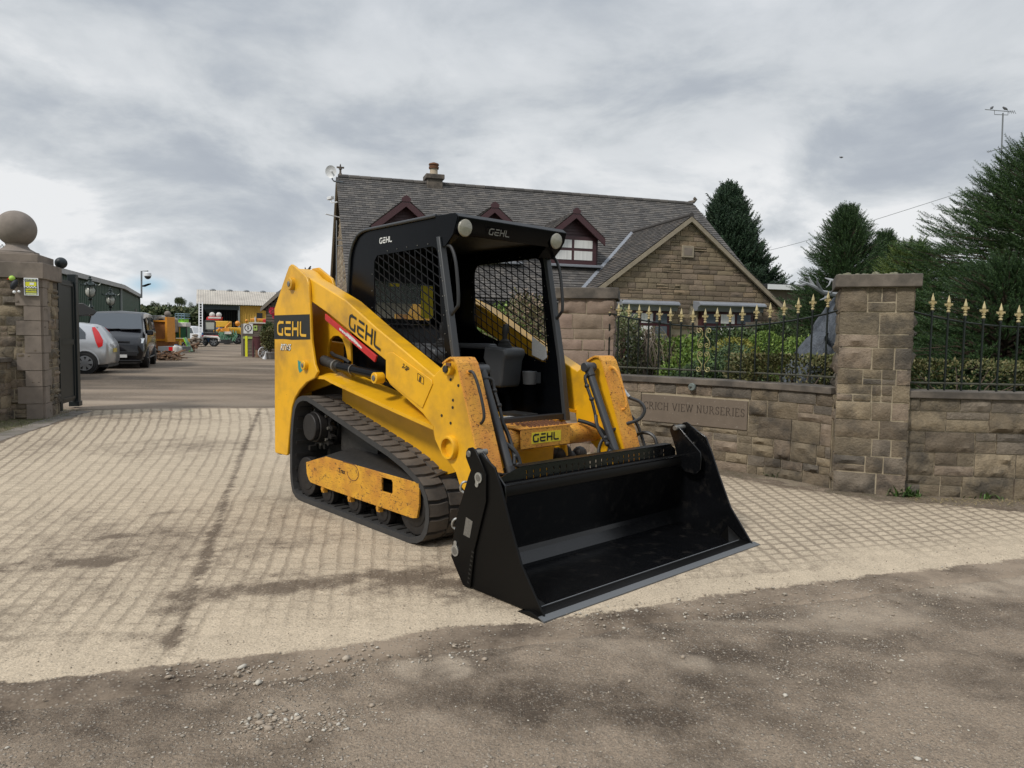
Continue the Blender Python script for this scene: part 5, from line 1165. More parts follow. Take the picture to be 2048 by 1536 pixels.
# the small bird ornament hung beside the sign
mat('toy_green', (.35, .55, .08), rough=.6); mat('toy_black', (.012, .014, .02), rough=.6)
pb = Vector(fF(s_face(33, 1.8, fF, Lf), 0, .09)); zt_ = tipz(lambda s, z, o: (pb.x, pb.y, z), 0, 565)
by = empty('bird_ornament', (pb.x, pb.y, zt_), rz, 'small green-headed black bird ornament hanging beside the warning sign', 'ornament')
MB().sphere((0, 0, -.03), .05, 14, 10, sq=(.8, .8, 1.5), M=Matrix.Rotation(R(25), 4, 'Y')).build('body', 'toy_black', by)
MB().sphere((-.035, 0, .055), .038, 14, 10).build('head', 'toy_green', by); MB().cyl((-.065, 0, .05), (-.095, 0, .035), .015, .003, n=10).build('beak', 'red_plate', by)
MB().sphere((-.01, -.01, -.13), .022, 10, 8).build('foot', 'sign_white', by); MB().sphere((.045, -.01, -.12), .018, 10, 8).build('foot', 'sign_white', by)
# weeds at the foot of the walls
mat('weed', (.055, .11, .022), rough=.7, island=.3); mat('straw', (.32, .25, .12), rough=.9, island=.3)
def tuft(x, y, n, r_, h, m, label, seed):
    q = np.random.RandomState(seed); base = np.column_stack([x+q.normal(0, r_*.45, n), y+q.normal(0, r_*.3, n), np.zeros(n)]); a = q.uniform(0, 2*PI, n); el = q.uniform(.25, 1.2, n)
    d = np.column_stack([np.cos(a)*np.cos(el), np.sin(a)*np.cos(el), np.sin(el)]); L_ = q.uniform(.5, 1., n)*h
    t_v = np.array([(0, -.045, 0), (0, .045, 0), (.5, -.07, .10), (.5, .07, .10), (1, 0, -.05)]); t_f = np.array([(0, 1, 3), (0, 3, 2), (2, 3, 4)])
    V, Fc = scatter(t_v, t_f, base, frames(d), L_); o = npmesh('weed', V, Fc, m); tag(o, label, 'weed'); return o
for i, (px_, py_, n, r_, h, lb_) in enumerate(((1550, 953, 60, .06, .11, 'small green weed at the foot of the curved wall'), (1800, 990, 150, .13, .13, 'broad green weed at the right corner of the square pillar'), (1960, 993, 90, .16, .10, 'green weed at the foot of the wall near the right edge'), (1500, 944, 30, .05, .05, 'tiny weed in the gap under the curved wall'))):
    p = G(px_, py_); tuft(p.x, p.y-.04, n, r_, h, 'weed', lb_, i+3)
q = np.random.RandomState(9); n = 900; base = np.column_stack([q.uniform(3.2, 5.6, n), 5.78-q.gamma(1.5, .07, n), np.full(n, .005)]); base = base[(base[:, 0]*-.08+6.13 > base[:, 1])]; n = len(base)
a = q.uniform(0, 2*PI, n); el = q.uniform(0, .35, n); V, Fc = scatter(np.array([(0, -.04, 0), (0, .04, 0), (1, 0, 0)]), np.array([(0, 1, 2)]), base, frames(np.column_stack([np.cos(a)*np.cos(el), np.sin(a)*np.cos(el), np.sin(el)])), q.uniform(.02, .07, n))
o = npmesh('dry_grass', V, Fc, 'straw'); tag(o, 'dry strawy grass clippings along the foot of the right wall', 'dry grass', kind='stuff')
q = np.random.RandomState(10); n = 6500; base = np.column_stack([q.uniform(-7.6, -5.9, n), q.uniform(8.2, 11.2, n), np.full(n, .0)]); lx = np.interp(base[:, 1], [7.9, 9, 10, 10.9], [-5.95, -5.98, -6.12, -6.5]); wx = np.interp(base[:, 1], [7.8, 9, 10, 10.06, 11], [-7.2, -6.85, -6.9, -6.5, -6.8]); base = base[(base[:, 0] < lx-.12) & (base[:, 0] > wx)]; n = len(base)
a = q.uniform(0, 2*PI, n); el = q.uniform(.2, 1.4, n); V, Fc = scatter(np.array([(0, -.06, 0), (0, .06, 0), (1, 0, 0)]), np.array([(0, 1, 2)]), base, frames(np.column_stack([np.cos(a)*np.cos(el), np.sin(a)*np.cos(el), np.sin(el)])), q.uniform(.015, .05, n))
mat('short_grass', (.12, .13, .045), rough=.9, island=.4); o = npmesh('grass', V, Fc, 'short_grass'); tag(o, 'short patchy grass between the left wall and the stone kerb', 'grass', kind='stuff')
# ================================================================ the stone house
mat('roof_tile', (.075, .070, .066), rough=.9, island_c=((.072, .067, .064), (.092, .085, .078), (.060, .057, .055), (.104, .094, .084), (.082, .076, .071)), island=.22, bump=.4, bscale=30, dirt=((.30, .29, .26), 16, .63, .70, .75))
mat('roof_tile_front', (.060, .053, .047), rough=.9, island_c=((.055, .050, .045), (.075, .066, .058), (.046, .042, .040), (.088, .074, .062)), island=.22, bump=.4, bscale=30, dirt=((.30, .29, .26), 16, .66, .72, .7))
mat('lead', (.20, .215, .24), rough=.5, var=.15, vscale=2)
mat('maroon', (.042, .016, .018), rough=.5, var=.15, vscale=3)
mat('maroon_frame', (.050, .016, .019), rough=.4)
mat('window_glass', (.10, .12, .14), rough=.06, spec=.8)
mat('net_curtain', (.62, .62, .60), rough=.9, var=.25, vscale=1, stretch=(14, 14, .3))
mat('verge_stone', (.26, .22, .16), rough=.9, var=.2, vscale=3)
mat('clay', (.40, .33, .24), rough=.8); mat('white_plastic', (.62, .63, .64), rough=.45); mat('grey_metal', (.20, .21, .22), rough=.5, metal=.5)
TH = R(17); HO = A(676, 354, 22); ZR = HO.z; HU = Vector((math.cos(TH), math.sin(TH), 0)); HV = Vector((math.sin(TH), -math.cos(TH), 0)); HO = Vector((HO.x, HO.y, 0)); TP = math.tan(R(38))
def hp(px, py, v):
    d = ray(px, py); o = Vector((0, 0, CAM_H)); p = o+d*((HO+HV*v-o).dot(HV)/d.dot(HV)); return (p-HO).dot(HU), p.z
def proj(p): v = Vector(p)-Vector((0, 0, CAM_H)); return 1024+FPX*v.dot(rgt)/v.dot(fwd), 768-FPX*v.dot(upv)/v.dot(fwd)
def H3(u, v, z): return (u, -v, z)            # house-local coordinates: x along the ridge, -y towards the road
UL = hp(1385, 409, 0)[0]
house = empty('stone_house', HO, TH, 'stone house with a long tiled roof, maroon dormers and a front gable behind the loader', 'house')
def tile_rows(mb, o, ud, dd, width, length, gauge=.125, tw=.19, clip=None, th=.022):
    """courses of tiles: o top-left corner, ud along the ridge, dd down the slope"""
    o, ud, dd = Vector(o), Vector(ud).normalized(), Vector(dd).normalized(); n_ = ud.cross(dd).normalized(); n_ = n_ if n_.z > 0 else -n_; r_ = random.Random(5)
    rows = int(length/gauge)
    for j in range(rows):
        s0 = j*gauge; s1 = s0+gauge+.03; k0 = -.5*(j % 2)
        for k in range(int(width/tw)+2):
            a = (k+k0)*tw; b = a+tw-.006; a = max(a, 0); b = min(b, width)
            if b-a < .02: continue
            if clip and not clip((a+b)/2, s0+gauge/2): continue
            e = r_.uniform(0, .008); P0 = [o+ud*a+dd*s0+n_*.004, o+ud*b+dd*s0+n_*.004, o+ud*b+dd*(s1+e)+n_*(th+e), o+ud*a+dd*(s1+e)+n_*(th+e*.5)]
            P1 = [P0[2]-n_*th, P0[3]-n_*th]
            mb.add(P0+P1, [(0, 1, 2, 3), (3, 2, 4, 5), (0, 3, 5), (1, 4, 2)])
EV = 4.8; SL = EV/math.cos(R(38)); ZE = ZR-EV*TP
dn = Vector((0, -math.cos(R(38)), -math.sin(R(38))))
rf = MB(); tile_rows(rf, H3(-.06, 0, ZR), (1, 0, 0), dn, UL+.12, SL)
rf_ = rf.build('roof', 'roof_tile', house, smooth=False, fix=False)
MB().add([H3(-.06, 0, ZR-.02), H3(UL+.06, 0, ZR-.02), H3(UL+.06, -EV, ZE-.02), H3(-.06, -EV, ZE-.02), H3(-.06, EV, ZE-.03), H3(UL+.06, EV, ZE-.03)], [(0, 1, 2, 3), (0, 4, 5, 1)]).build('roof_base', 'roof_tile', rf_, smooth=False, fix=False)
rd = MB(); n = int(UL/.32)
for k in range(n): rd.cyl(H3(k*UL/n, 0, ZR+.015), H3((k+1)*UL/n-.012, 0, ZR+.015), .075, .08, n=10)
rd.build('ridge_tiles', 'roof_tile', rf_)
MB().prism([(-.02, ZR-.06), (-.05, ZE-.1), (.0, ZE-.1)], 0, 1).v  # (unused guard)
# walls: body and the left gable end
EW = EV-.35; wl_ = MB(); wl_.prism([(-EW, -.1), (EW, -.1), (EW, ZE+.1), (0, ZR-.12), (-EW, ZE+.1)], .12, UL-.12, 'x'); wl_.build('wall_core', 'mortar', house, smooth=False)
gs = MB(); f_g = lambda s, z, o: (.12-o*1.0, EW-s, z)
def clip_stones(st, poly):
    out = []
    for q in st:
        lim = []
        for z in (q[2]+.01, q[3]-.005):
            xs = sorted(p[0]+(r_[0]-p[0])*(z-p[1])/(r_[1]-p[1]) for p, r_ in zip(poly, poly[1:]+poly[:1]) if (p[1] > z) != (r_[1] > z))
            if len(xs) >= 2: lim.append((xs[0], xs[-1]))
        if len(lim) < 2: continue
        a, b = max(q[0], lim[0][0], lim[1][0]), min(q[1], lim[0][1], lim[1][1])
        if b-a > .07: out.append((a, b, q[2], q[3]))
    return out
stone_mesh(gs, clip_stones(ashlar(2*EW, ZR, 71, z0=-.1, rowh=(.13, .19), lens=(.25, .6), split=.15), [(0, -.2), (2*EW, -.2), (2*EW, ZE+.12), (EW, ZR-.1), (0, ZE+.12)]), f_g, gap=.016, rough=.03, seed=5, cell=.12)
gs.build('gable_wall', 'house_stone', house, fix=False)
bargeL = MB()
for sg_ in (-1, 1): bargeL.add([H3(-.05, 0, ZR-.02), H3(-.05, sg_*EV, ZE-.02), H3(-.05, sg_*EV, ZE-.14), H3(-.05, 0, ZR-.14), H3(.0, 0, ZR-.02), H3(.0, sg_*EV, ZE-.02), H3(.0, sg_*EV, ZE-.14), H3(.0, 0, ZR-.14)], [(0, 1, 2, 3), (4, 7, 6, 5), (3, 2, 6, 7), (0, 4, 5, 1)])
bargeL.build('verge', 'verge_stone', house)
MB().box(0, UL, -EV+.02, -EV+.14, ZE-.16, ZE-.03).build('gutter', 'satin_black', house)
# front extension with its gable towards the road
best = None
for i in range(80):
    vg = 2+.06*i; u, z = hp(1379, 437, vg); vi = (ZR-z)/TP; q = proj(HO+HU*u+HV*vi+Vector((0, 0, z))); e = abs(q[0]-1268)
    if best is None or e < best[0]: best = (e, vg, u, z, vi)
_, VG, UA, ZA, VI = best
uR, zR = hp(1557, 610, VG); uLf, zL = hp(1190, 580, VG)
TG = (ZA-zR)/(uR-UA); HWG = (ZA-(ZE-.05))/TG
print('gable', best, 'tan', TG, (ZA-zL)/(UA-uLf), 'ZR', ZR, 'ZE', ZE, 'UL', UL)
TGL = (ZA-zL)/(UA-uLf); HWL = (ZA-(ZE-.05))/TGL
fgv = MB(); Lg = HWG+HWL
gst = ashlar(Lg-.3, ZA+.2, 77, z0=-.1, rowh=(.115, .155), lens=(.22, .55), split=.1)
gst = clip_stones(gst, [(0, -.2), (Lg-.3, -.2), (Lg-.3, ZE+.03), (HWL-.15, ZA-.04), (0, ZE+.03)])
# openings for two bay windows
def opening(px0, px1): a, b = hp(px0, 640, VG)[0], hp(px1, 640, VG)[0]; return (a-(UA-HWL)-.15, b-(UA-HWL)-.15, .5, hp((px0+px1)/2, 612, VG)[1])
ops = [opening(1240, 1335), opening(1392, 1500)]
for op in ops: gst = [q for q in gst if not (q[1] > op[0] and q[0] < op[1] and q[3] > op[2] and q[2] < op[3])]
f_f = lambda s, z, o: H3(UA-HWL+.15+s, VG+o, z)
stone_mesh(fgv, gst, f_f, gap=.014, rough=.022, seed=9, cell=.10)
ext = fgv.build('front_gable_wall', 'house_stone', house, fix=False)
MB().prism([(UA-HWL+.15, -.1), (UA+HWG-.15, -.1), (UA+HWG-.15, ZE-.02), (UA, ZA-.03), (UA-HWL+.15, ZE-.02)], -VG+.03, -VI, 'y').build('extension_core', 'mortar', house, smooth=False)
# extension roof slopes
def vmain(z): return (ZR-z)/TP
for sg_, hw, tg in ((-1, HWL, TGL), (1, HWG, TG)):
    L_ = hw*math.sqrt(1+tg*tg); dd = Vector((sg_, 0, -tg)).normalized(); m_ = MB()
    o = Vector(H3(UA, VG+.12, ZA+.05)); ud = Vector((0, 1, 0)); wdt = VG+.12-VI+.1
    def cl(a, s, hw=hw, L_=L_): z = ZA-s/L_*(ZA-(ZE-.05)); return (VG+.12-a) > vmain(z)-.05
    full = VG+.12
    tile_rows(m_, o, ud, dd, VG+.12-VI+.1+0, L_+.15, clip=cl, gauge=.11, tw=.17)
    m_.build('front_roof_slope', 'roof_tile_front', house, smooth=False, fix=False)
    mb = MB(); zc = ZE-.05; mb.add([H3(UA, VG+.1, ZA+.03), H3(UA, VI, ZA+.03), H3(UA+sg_*hw, max(vmain(zc), VI), zc+.03) , H3(UA+sg_*hw, VG+.1, zc+.03)], [(0, 1, 2, 3)]); mb.build('front_roof_base', 'roof_tile_front', house, smooth=False, fix=False)
    bg = MB(); a = H3(UA, VG+.06, ZA+.03); b = H3(UA+sg_*(hw+.1), VG+.06, ZA+.03-(hw+.1)*tg)
    bg.add([a, b, (b[0], b[1], b[2]-.13), (a[0], a[1], a[2]-.13), (a[0], a[1]-.08, a[2]), (b[0], b[1]-.08, b[2]), (b[0], b[1]-.08, b[2]-.13), (a[0], a[1]-.08, a[2]-.13)], [(0, 1, 2, 3), (4, 7, 6, 5), (0, 4, 5, 1), (3, 2, 6, 7)])
    bg.build('verge', 'verge_stone', house)
MB().cyl(H3(UA, VG+.12, ZA+.08), H3(UA, VI-.1, ZA+.08), .07, n=10).build('ridge_tiles', 'roof_tile_front', house)
# the wide lead valley to the left of the front gable
p_top = Vector(H3(UA, VI, ZA)); zc = ZE-.05; p_bot = Vector(H3(UA-HWL, vmain(zc), zc))
n_ = Vector((0, -math.sin(R(38)), math.cos(R(38)))); sd_ = (p_bot-p_top).cross(n_).normalized()*.13
MB().add([p_top+n_*.035, p_bot+n_*.035, p_bot+sd_+n_*.045, p_top+sd_+n_*.045, p_bot-sd_+n_*.05, p_top-sd_+n_*.05], [(0, 1, 2, 3), (0, 5, 4, 1)]).build('lead_valley', 'lead', house, fix=False)
# little carved square in the gable
a, z1 = hp(1363, 491, VG); b, z0 = hp(1386, 516, VG)
MB().box(a, b, -VG-.05, -VG, z0, z1).build('date_stone', 'verge_stone', ext, bevel=.01)
MB().box(a+.06, b-.06, -VG-.055, -VG-.045, z0+.06, z1-.06).build('date_panel', 'dressed_stone', ext)
# bay canopies and windows
for (x0, x1, w0, w1) in ((1233, 1347, 1243, 1334), (1386, 1517, 1398, 1500)):
    a, zt = hp(x0, 601 if x0 < 1300 else 604, VG); b, _ = hp(x1, 606, VG); c0, zb = hp(w0, 618, VG); c1, _ = hp(w1, 618, VG)
    cp = MB(); zt -= .0
    prof = [(0, .06), (.30, .03), (.38, -.02), (.39, -.07), (.26, -.12), (.22, -.22), (0, -.22)]
    for k in range(len(prof)-1): pass
    cp.prism([(-VG-p[0], zt+p[1]-.03) for p in prof], a, b, 'x'); cnp = cp.build('bay_canopy', 'lead', house, bevel=.01)
    wf = MB(); W_ = c1-c0; top = zt-.25; bot = top-1.45
    wf.box(c0, c1, -VG-.16, -VG+.06, bot, top); win = wf.build('window', 'maroon_frame', house)
    nw = 3
    for k in range(nw):
        a0 = c0+.08+k*(W_-.08)/nw; a1 = c0+(k+1)*(W_-.08)/nw
        MB().box(a0, a1, -VG-.166, -VG-.158, top-.32, top-.07).box(a0, a1, -VG-.166, -VG-.158, bot+.08, top-.40).build('pane', 'window_glass' if k != 1 else 'net_curtain', win)
# dormers
uD, zD = 0, 0; bestd = None
for i in range(120):
    v = .5+.03*i; u, z = hp(1150, 536, v); e = abs(z-(ZR-v*TP))
    if bestd is None or e < bestd[0]: bestd = (e, v, u, z)
VD = bestd[1]; ZB = bestd[3]
u3, za = hp(1152, 424, VD+.2); uer, zer = hp(1208, 479, VD+.2); uw0, zw1 = hp(1112, 474, VD); uw1, zw0 = hp(1187, 527, VD)
hwd = uer-u3; tgd = (za-zer)/hwd; print('dormer', bestd, hwd, tgd, za, uw0-u3, uw1-u3, zw0, zw1)
ww = max(u3-uw0, uw1-u3); ww = min(ww, hwd-.16)
cu_ = [hp(812, 395, VD+.2)[0], hp(989, 410, VD+.2)[0], u3]
def make_dormer(uc):
    d = empty('dormer', (0, 0, 0)); d.parent = house
    vb = vmain(za)
    hw2 = ww+.12; MB().prism([(uc-hw2, ZB), (uc+hw2, ZB), (uc+hw2, za-hw2*tgd-.02), (uc, za-.06), (uc-hw2, za-hw2*tgd-.02)], -VD, -vb+.2, 'y').build('dormer_cheek', 'maroon', d, smooth=False)
    ck = MB()
    for k in range(7): z = zw1+.10+k*.10; x = min(hw2, (za-z-.1)/tgd); 
    for k in range(9):
        z0 = zw1+.09+k*.085; x = min(hw2-.02, (za-z0-.10)/tgd)
        if x > .05: ck.add([H3(uc-x, VD+.005, z0), H3(uc+x, VD+.005, z0), H3(uc+x*.97, VD+.022, z0-.08), H3(uc-x*.97, VD+.022, z0-.08)], [(0, 1, 2, 3), ])
    ck.build('dormer_boards', 'maroon', d, smooth=False)
    fr_ = MB(); a, b = uc-ww, uc+ww; xs = [a, a+.07, uc-.05-.0, uc+.03, b-.07, b]; zz = [zw0, zw0+.07, zw1-.36, zw1-.28, zw1-.06, zw1]
    fr_.box(a-.05, b+.05, -VD-.05, -VD, zw0-.06, zw1+.04); w_ = fr_.build('window', 'maroon_frame', d)
    pn = MB()
    for x0, x1 in ((xs[1], xs[2]), (xs[3], xs[4])):
        for z0, z1 in ((zz[1], zz[2]), (zz[3], zz[4])): MB().box(x0, x1, -VD-.062, -VD-.052, z0, z1).build('pane', 'net_curtain', w_)
    MB().box(a-.2, b+.2, -VD-.22, -VD+.05, zw0-.14, zw0-.07).build('window_sill', 'lead', d, bevel=.01)
    for sg_ in (-1, 1):
        L_ = hwd*math.sqrt(1+tgd**2); dd = Vector((sg_, 0, -tgd)).normalized(); m_ = MB()
        tile_rows(m_, H3(uc, VD+.24, za+.04), (0, 1, 0), dd, VD+.24-vb+.3, L_+.02, gauge=.11, tw=.17, clip=lambda a_, s: (VD+.24-a_) > vmain(za-s/L_*hwd*tgd)-.06); m_.build('dormer_roof', 'roof_tile_front', d, smooth=False, fix=False)
        MB().add([H3(uc, VD+.22, za+.03), H3(uc, vb-.05, za+.03), H3(uc+sg_*hwd, vmain(za-hwd*tgd)-.05, za-hwd*tgd+.03), H3(uc+sg_*hwd, VD+.22, za-hwd*tgd+.03)], [(0, 1, 2, 3)]).build('dormer_roof_base', 'roof_tile_front', d, smooth=False, fix=False)
        bg = MB(); a_ = Vector(H3(uc, VD+.21, za+.02)); b_ = Vector(H3(uc+sg_*(hwd+.02), VD+.21, za+.02-(hwd+.02)*tgd)); dz = Vector((0, 0, -.19)); dy = Vector((0, -.045, 0))
        bg.add([a_, b_, b_+dz, a_+dz, a_+dy, b_+dy, b_+dz+dy, a_+dz+dy], [(0, 1, 2, 3), (4, 7, 6, 5), (0, 4, 5, 1), (3, 2, 6, 7), (1, 5, 6, 2)]); bg.build('barge_board', 'maroon_frame', d)
    MB().add([H3(uc-.11, VD+.27, za-.05), H3(uc+.11, VD+.27, za-.05), H3(uc+.12, VD+.27, za+.04), H3(uc, VD+.27, za+.12), H3(uc-.12, VD+.27, za+.04)], [(0, 1, 2, 3, 4)]).build('apex_block', 'maroon_frame', d)
    return d
for uc in cu_: make_dormer(uc)
# chimney, finial, roof-end cowl
uc_, _ = hp(865, 370, -.2); s_ = .24
ch_ = MB(); ch_.box(uc_-s_, uc_+s_, -s_, s_, ZR-.4, ZR+.22).box(uc_-s_-.05, uc_+s_+.05, -s_-.05, s_+.05, ZR+.12, ZR+.27); chm = ch_.build('chimney', 'coping_stone', house, bevel=.02)
MB().lathe([(.13, 0), (.125, .02), (.12, .22)], 18, Matrix.Translation((uc_, 0, ZR+.27))).build('chimney_pot', 'clay', chm)
MB().lathe([(.155, .20), (.16, .26), (.14, .27), (.14, .30), (.165, .32), (.15, .36), (.04, .40)], 18, Matrix.Translation((uc_, 0, ZR+.27))).build('chimney_cowl', 'rust', chm)
MB().lathe([(.08, 0), (.05, .05), (.03, .10), (.03, .18), (.06, .20), (.03, .22), (.02, .32), (.001, .36)], 12, Matrix.Translation((.07, 0, ZR+.04))).box(-.04, .18, -.015, .015, ZR+.26, ZR+.31).build('roof_finial', 'coping_stone', house)
MB().tube([H3(UL-.15, 0, ZR+.05), H3(UL+.05, 0, ZR+.1), H3(UL+.12, 0, ZR+.18), H3(UL+.05, 0, ZR+.22)], .06, 8).build('ridge_end', 'coping_stone', house)
# things fixed to the left gable
def on_gable(px, py): d = ray(px, py); o = Vector((0, 0, CAM_H)); n2 = -HU; return o+d*((HO-HU*.25-o).dot(n2)/d.dot(n2))
p = A(663.5, 343.5, 21.6); di = empty('satellite_dish', p, 0, 'pale round satellite dish at the top left corner of the house roof', 'satellite dish')
Md = Matrix.Rotation(R(100), 4, 'X') @ Matrix.Rotation(R(-14), 4, 'Y')
MB().lathe([(.002, .0), (.08, .008), (.14, .028), (.178, .05), (.18, .055), (.14, .034), (.08, .014), (.002, .006)], 28, Md).build('dish', 'white_plastic', di)
MB().cyl((0, -.01, 0), (.0, -.12, 0), .02, .03, n=10).build('receiver', 'white_plastic', di); MB().tube([(0, .05, 0), (.0, .06, -.2), (.05, .06, -.26), (.30, .15, -.27)], .022, 6).build('bracket', 'grey_metal', di)
p = A(661, 396, 21.6); cc = empty('security_camera', p, R(-50), 'white security camera fixed high on the left gable of the house', 'camera')
MB().box(-.15, .12, -.05, .05, -.045, .045).build('camera_body', 'white_plastic', cc, bevel=.01); MB().box(-.16, -.15, -.04, .04, -.035, .035).build('camera_lens', 'cab_black', cc); MB().tube([(0, 0, -.05), (.05, .0, -.14), (.25, .1, -.14)], .018, 6).build('bracket', 'white_plastic', cc)
p = A(672, 433, 21.4); fl_ = MB().box(-.30, .30, -.17, .17, -.012, .012, Matrix.Rotation(R(10), 4, 'Y') @ Matrix.Rotation(R(8), 4, 'X')).build('flat_aerial', 'white_plastic', None, bevel=.004); fl_.location = p; fl_.rotation_euler = (0, 0, R(20)); tag(fl_, 'flat white tilted aerial plate sticking out from the left gable', 'aerial')
for py0, py1 in ((440, 560),):
    lf = empty('wall_ladder', A(676, 500, 21.3), TH, 'thin pipes and rungs running up the left gable wall', 'ladder')
    MB().tube([(-.04, 0, -1), (-.04, 0, .85)], .018, 6).tube([(.16, 0, -.9), (.16, 0, .55)], .014, 6).build('rail', 'grey_metal', lf)
    for z in (.12, .28): MB().tube([(-.04, 0, z), (.26, -.1, z)], .014, 6).build('rung', 'grey_metal', lf)
# ================================================================ vegetation
def leafmat(name, cs, rough=.6, island=.35, sss=0): return mat(name, cs[0], rough=rough, island_c=cs, island=island, spec=.3)
leafmat('leaf_bright', ((.13, .20, .035), (.09, .155, .03), (.17, .235, .05), (.07, .12, .025)))
leafmat('leaf_dark', ((.035, .06, .018), (.05, .08, .022), (.065, .10, .03), (.025, .045, .015)))
leafmat('leaf_olive', ((.085, .095, .03), (.12, .12, .04), (.06, .07, .022), (.14, .115, .055)))
leafmat('leaf_gold', ((.22, .21, .04), (.17, .18, .035), (.26, .23, .06), (.12, .13, .03)))
leafmat('leaf_cream', ((.26, .27, .15), (.08, .12, .035), (.32, .30, .20), (.10, .13, .04), (.05, .08, .025)))
leafmat('leaf_pink', ((.22, .16, .11), (.07, .09, .03), (.30, .22, .16), (.05, .07, .025), (.12, .12, .05)))
leafmat('leaf_juniper', ((.065, .105, .045), (.05, .085, .035), (.09, .13, .05), (.035, .06, .028)))
leafmat('needle_dark', ((.024, .052, .018), (.034, .072, .022), (.018, .040, .014), (.050, .090, .026)), rough=.55)
leafmat('needle_mid', ((.026, .058, .016), (.038, .076, .020), (.017, .040, .012), (.055, .095, .026)), rough=.55)
leafmat('needle_light', ((.10, .145, .03), (.075, .115, .028), (.13, .165, .038), (.055, .09, .024)), rough=.55)
leafmat('needle_cypress', ((.025, .048, .026), (.038, .068, .032), (.018, .036, .022), (.03, .058, .03)), rough=.6)
leafmat('leaf_far', ((.050, .070, .028), (.070, .085, .034), (.038, .055, .025), (.085, .085, .042)), rough=.8)
mat('bark', (.07, .05, .035), rough=.95, var=.3, vscale=8, bump=.8, bscale=20)
LEAF = (np.array([(0, 0, 0), (.5, -.30, .06), (.5, .30, .06), (1, 0, -.04)]), np.array([(0, 1, 2), (1, 3, 2)]))
def twigs_in(cx, r, h0, h1, n, seed, par, m='bark'):
    r_ = random.Random(seed); mb = MB()
    for k in range(n):
        a = r_.uniform(0, 2*PI); q = r_.uniform(.3, .95); mb.tube([(cx[0], cx[1], h0), (cx[0]+r[0]*.4*q*math.cos(a), cx[1]+r[1]*.4*q*math.sin(a), h0+(h1-h0)*.5), (cx[0]+r[0]*q*math.cos(a), cx[1]+r[1]*q*math.sin(a), h0+(h1-h0)*r_.uniform(.6, .95))], [.02, .012, .004], 5)
    return mb.build('stems', m, par)
def shrub(label, px, py0, py1, D, rx, ry, n, ls, m, seed, cat='shrub', bottom=None, lump=.28, flat=False, shell=.62, name='shrub', group=None, box=False):
    """leafy mound: top at picture row py0, centre column px, depth D"""
    q = np.random.RandomState(seed); top = A(px, py0, D); c = Vector((top.x, top.y, 0)); z1 = top.z; z0 = bottom if bottom is not None else 0.02; hz = (z1-z0)
    o = empty(name, c); tag(o, label, cat, group)
    d = q.normal(size=(n, 3)); d /= np.linalg.norm(d, axis=1, keepdims=True)
    if box: d = np.sign(d)*np.abs(d)**.45; d /= np.maximum(np.abs(d).max(1, keepdims=True), 1e-6)*1.0
    rr = (shell+(1-shell)*q.rand(n)**.6); P = d*rr[:, None]
    key = np.column_stack([d[:, 0]*2.2+d[:, 2]*1.1, d[:, 1]*2.2-d[:, 2]*1.3]); l_ = 1+(grid_noise(key, 1.3, seed, 4)-.5)*2*lump
    P *= l_[:, None]; P = P*np.array([rx, ry, hz/2])+np.array([0, 0, z0+hz/2])
    P[:, 2] = np.where(P[:, 2] < z0, z0+q.rand(n)*hz*.5, P[:, 2])
    dirs = d+q.normal(size=(n, 3))*.8+np.array([0, 0, .25]); V, Fc = scatter(LEAF[0], LEAF[1], P, frames(dirs, q.uniform(0, 6.28, n)), ls*q.uniform(.6, 1.3, n))
    npmesh('foliage', V, Fc, m, o); twigs_in((0, 0), (rx, ry), z0, z1, 9, seed, o)
    return o
shrub('cream-edged variegated shrub behind the left end of the fence, beside the partly hidden gate pillar', 1250, 618, 0, 8.9, .26, .3, 5200, .042, 'leaf_cream', 3, bottom=.1, lump=.3)
shrub('arching twiggy shrub with sparse green leaves behind the left fence bars', 1303, 655, 0, 8.9, .36, .35, 3600, .036, 'leaf_olive', 4, bottom=.1)
wp = empty('weeping_shrub', A(1293, 655, 8.8)*1.0, 0, 'bare grey weeping twigs hanging behind the left fence bars', 'shrub'); wp.location.z = 0
mb = MB(); r_ = random.Random(2); mat('twig_grey', (.16, .13, .10), rough=.95)
for k in range(60):
    a = r_.uniform(0, 2*PI); q = r_.uniform(.08, .30); h = 1.43-r_.uniform(0, .30); j = lambda v=.05: r_.uniform(-v, v)
    mb.tube(smooth_pts([(j(), j(), h-.15), (.35*q*math.cos(a)+j(), .3*q*math.sin(a), h), (.8*q*math.cos(a)+j(), .8*q*math.sin(a), h-.10+j()), (q*math.cos(a)+j(.07), q*math.sin(a), h-.32), (q*1.02*math.cos(a)+j(.1), q*math.sin(a), h-.5+j(.15))], 3), .0035, 4)
mb.build('crown', 'twig_grey', wp); MB().tube([(0, 0, 0), (.02, 0, .7), (0, 0, 1.35)], [.03, .025, .02], 8).build('trunk', 'twig_grey', wp)
shrub('bright green leafy shrub behind the middle of the curved fence', 1350, 668, 0, 9.4, .55, .5, 7000, .055, 'leaf_bright', 6, bottom=.1)
shrub('lower bright green shrub just behind the coping under the gilt scroll', 1385, 706, 0, 8.3, .42, .35, 4200, .045, 'leaf_bright', 7, bottom=.3)
shrub('spreading grey-green juniper mound right of the gilt scroll', 1455, 688, 0, 8.6, .48, .55, 9000, .036, 'leaf_juniper', 8, bottom=.1, lump=.34)
shrub('low juniper spreading over the coping below the gilt scroll', 1425, 722, 0, 7.9, .5, .3, 6000, .036, 'leaf_juniper', 18, bottom=.4)
shrub('dark rounded shrub in front of the right bay window', 1455, 654, 0, 14.5, 1.05, .8, 6500, .075, 'leaf_dark', 9, bottom=.1)
shrub('golden domed conifer behind the grey-green juniper', 1472, 676, 0, 12., .50, .5, 7000, .045, 'leaf_gold', 10, bottom=.1, lump=.10, shell=.85)
